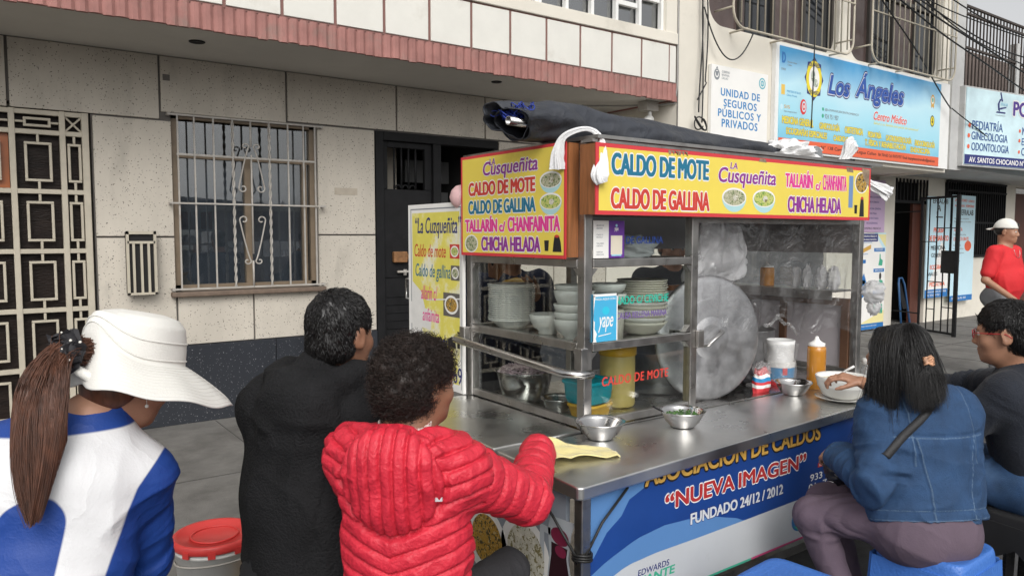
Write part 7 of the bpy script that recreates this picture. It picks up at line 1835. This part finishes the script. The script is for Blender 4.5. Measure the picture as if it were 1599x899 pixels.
def navf(Vt, N):
    V2 = cloth_disp(Vt, N, .007, 8., 51)
    for k_, (s0, s1, s2) in enumerate((('Rs','Re','Rw'),('Ls','Le','Lw'))): V2 = sleeve_disp(V2, N, (B.J[s0],B.J[s1],B.J[s2]), .012, 6, 53+k_)
    return V2
wear('sweater', v, mk('navy_knit', (.009,.012,.020), .9, var=.15, vscale=14, bump=.4, bscale=150, sheen=.06, fold=.16, fscale=5), who, rt_, .006, navf, smooth=1)
wear('jeans', B.legs(.015), M_den, who, rt_, .007, lambda V_, N: cloth_disp(V_, N, .009, 9, 55)); B.shoes(who, rt_, M_shoe)
shorthair(P, Mh, 1.04, who, rt_, H_black, 23, front=.062, n=4200, ln=.030, top=.002, crown=.010, nape=-.07)
mb = MB(); Q = lambda *a: P(*a)-rt_
for q in (-1,1):
    mb.tube([Q(q*(.033+.026*math.cos(a)), .108-.004*abs(math.cos(a)), .003+.017*math.sin(a)) for a in np.linspace(0,2*math.pi,20,endpoint=False)], .0016, 6, closed=True)
    mb.tube([Q(q*.060,.104,.008), Q(q*.076,.085,.009), Q(q*.083,.03,.006), Q(q*.086,-.01,.004), Q(q*.083,-.03,-.012)], .0017, 6)
mb.tube([Q(-.008,.110,.006), Q(0,.112,.009), Q(.008,.110,.006)], .002, 6)
gl = mb.build('glasses', mk('red_glasses_frame', (.42,.012,.02), .3), who)
mb = MB()
for q in (-1,1): mb.poly([Q(q*(.033+.024*math.cos(a)), .1075, .003+.0155*math.sin(a)) for a in np.linspace(0,2*math.pi,20,endpoint=False)])
mb.build('lens', mk_glass('lens_glass', (.8,.8,.8), .08), gl, fixn=False)

# ---- man in the red shirt standing on the pavement
def standing(base, heading, sc, bulk, belly, Lw, Rw, Le, Re, hfwd=.02, headup=0.):
    f, r = hd(heading); b = np.array(base, float); q = sc
    J = dict(head=b+Z*1.585*q+f*hfwd, neck=b+Z*1.43*q, chest=b+Z*1.27*q, waist=b+Z*1.08*q+f*.015, pel=b+Z*.93*q, Ls=b+Z*1.375*q-r*.185*q, Rs=b+Z*1.375*q+r*.185*q,
        Lh=b+Z*.90*q-r*.09*q, Rh=b+Z*.90*q+r*.09*q, Lk=b+Z*.50*q-r*.10*q+f*.03, Rk=b+Z*.50*q+r*.11*q+f*.06, La=b+Z*.085-r*.10*q-f*.04, Ra=b+Z*.085+r*.12*q+f*.02)
    for k_, (dx, dy, dz) in dict(Lw=Lw, Rw=Rw, Le=Le, Re=Re).items(): J[k_] = b+r*dx*q+f*dy*q+Z*dz*q
    return J, f, r
base = np.array((9.36,3.60,-.055)); J, f, r = standing(base, 184, 1.07, 1.25, 1.2, (-.24,.20,.93), (.25,.24,.90), (-.27,.02,1.07), (.29,-.03,1.09))
B = Fig(J, 184, 1.07, 1.08, 1.15)
Mh = rotm(-168, -3, 0)
v, P = B.body(Mh, hands=dict(R=dict(d=(.05,-.25,-.9), n=unit(r*.8-f*.3), curl=32), L=dict(d=unit(f*.8-Z*.3), n=(-.5,0,.8), curl=45)), jaw=1.12)
o, rt_ = person(v, base, S_tan, 'stout man in a bright red shirt and backward white cap', .008); who = o
eyes(lambda *a: P(*a)-rt_, Mh, 1.07, who)
v = B.top(.022, base+Z*.88*1.07, .0, 1.3, .04, 1.28, .062)
v.ell(base+Z*1.08*1.07+f*.08, (.17,.14,.17), np.stack([r, f, Z], 1), .08)
for d in 'LR':
    e_ = unit(J[d+'e']-J[d+'s']); v.plane(J[d+'s']+e_*.215, e_*.985+np.array((0,0,-.1)), .006) if False else None
v2 = Vol(); v2.p = [q for q in v.p]
# short sleeves: end the sleeves a little above the elbow
v2 = Vol()
v2.cone(base+Z*.87*1.07, J['waist'], .112*1.12*1.07+.02, .102*1.12*1.07*1.15+.02, .04, r, 1.28); v2.cone(J['waist'], J['chest'], .102*1.12*1.07*1.15+.02, .112*1.08*1.07+.02, .05, r, 1.32)
v2.cone(J['chest'], J['neck']-Z*.03, (.095*1.08*1.07+.02), .07, .06, r, 1.35); v2.ell(J['waist']+f*.07-Z*.02, (.17,.13,.16), np.stack([r, f, Z], 1), .08)
for d in 'LR':
    se = J[d+'s']+(J[d+'e']-J[d+'s'])*.74; v2.cone(J['neck']-Z*.045, J[d+'s'], .065, .075, .05); v2.cone(J[d+'s'], se, .078, .076, .03)
v2.plane(base+Z*.85*1.07, -Z, .008); v2.ell(J['neck']+Z*.05+f*.03, (.075,.075,.085), None, .006, '-')
sh_ = wear('shirt', v2, mk('bright_red_cotton', (.60,.020,.026), .8, var=.06, bump=.15, bscale=120, fold=.16, fscale=4), who, rt_, .008, lambda V_, N: cloth_disp(V_, N, .010, 6.5, 61, (1,1,.6)), smooth=2)
F_ = Face(J['chest']+f*.185+Z*.07-rt_, -r, Z, sh_)
wear('trousers', B.legs(.020), mk('grey_cotton', (.17,.175,.185), .85, var=.1), who, rt_, .009, lambda V_, N: cloth_disp(V_, N, .008, 8, 62)); B.shoes(who, rt_, M_shoe)
cm = MB(); cc = P(0,-.012,.048)
def capf(u, v_):
    a = 2*math.pi*u; t = v_*math.pi/2; return cc+Mh@(np.array((.088*math.sin(t)*math.sin(a), .110*math.sin(t)*math.cos(a), .092*math.cos(t)-.012*v_))*1.07)-rt_
cm.grid(capf, 40, 14)
cp_ = cm.build('cap', mk('white_cap_cotton', (.72,.70,.65), .8, var=.05), who, fixn=False, solid=.004)
cm = MB(); cm.grid(lambda u, v_: cc+Mh@(np.array((.078*math.sin((u-.5)*2.4)*(1+.1*v_), -.100-.075*v_*math.cos((u-.5)*2.2), -.008-.018*v_-.02*abs(u-.5)*v_))*1.07)-rt_, 20, 8)
cm.build('visor', MATS['white_cap_cotton'], cp_, fixn=False, solid=.004)
cm = MB(); cm.lathe([(0,.006),(.02,.004),(.024,0)], (0,0,0), 14); 
eb = MB(); eb.obox(P(0,.098,.078)-rt_, Mh@np.array((.022,0,0)), Mh@np.array((0,.003,0)), Mh@np.array((0,-.006,.016))); eb.build('emblem', K_black, cp_)
hv = Vol(); hv.ell(P(0,-.02,.02), np.array((.080,.098,.075))*1.07, Mh, .01); hv.plane(P(0,.02,.04), Mh@np.array((0,.9,-.4))); hv.plane(P(0,0,-.06), Mh@np.array((0,0,-1.)))
for q in (-1,1): hv.ell(P(q*.085,.02,-.03), np.array((.035,.045,.062)), Mh, .006, '-')
Vt, F = hv.mesh(.007, 1); npmesh('hair', Vt-rt_, F, H_black, who)
gb = MB(); c = J['neck']+f*.075-Z*.05-rt_
gb.tube([c+r*.06*math.cos(a)+f*(.055+.02*math.sin(a))-Z*(.09*max(0,math.sin(a))) +Z*.02 for a in np.linspace(0,math.pi,20)], .0022, 5); gb.build('necklace', mk('silver_chain', (.6,.6,.58), .3, metal=1.), who)
# folded newspaper under his arm side
o = crumple('newspaper', tuple(J['Lw']+f*.12-r*.05-Z*.03), .05, .07, .14, K_wht, 81, .22, 22, 'folded white paper held by the man in the red shirt', 'paper')
# ---- the two vendors behind the cart, mostly hidden by the boards
for (bs, hdg, lab, hc_, jc, Lw, Rw, Le, Re) in (((3.80,3.46,G), 205, 'vendor in dark clothes standing behind the cart, glimpsed over the plates', H_black, (.030,.030,.036), (-.20,.34,1.02), (.22,.36,1.10), (-.28,.08,1.08), (.30,.10,1.12)),
        ((2.58,3.62,G), 190, 'person in a navy jacket behind the cabinet holding a yellow bag', H_black, (.016,.024,.055), (-.02,.30,1.32), (.20,.22,1.42), (-.25,.12,1.12), (.30,.10,1.15))):
    J, f, r = standing(bs, hdg, 1.04, 1.05, 1.05, Lw, Rw, Le, Re); B = Fig(J, hdg, 1.04, 1.05, 1.05); Mh = rotm(-hdg, -12, 0)
    v, P = B.body(Mh); o, rt_ = person(v, bs, S_tan, lab, .009); eyes(lambda *a: P(*a)-rt_, Mh, 1.04, o)
    v = B.top(.02, J['pel'], .9, 1.15); v.ell(J['neck']+Z*.06+f*.03, (.065,.065,.08), None, .006, '-')
    wear('jacket', v, mk('vendor_cloth_%d' % hdg, jc, .85, var=.15), o, rt_, .009, lambda V_, N: cloth_disp(V_, N, .008, 8, 3), smooth=2)
    wear('trousers', B.legs(.015), mk('vendor_trousers', (.025,.028,.04), .85), o, rt_, .010, None); B.shoes(o, rt_, M_shoe)
    shorthair(P, Mh, 1.04, o, rt_, hc_, 9, n=900)
    if hdg == 190: yb_pos = J['Rw']
o = crumple('yellow_bag', tuple(yb_pos+np.array((.06,-.10,-.06))), .09, .05, .06, K_pyel, 91, .25, 20, 'yellow bag held up by the person behind the cabinet', 'bag')
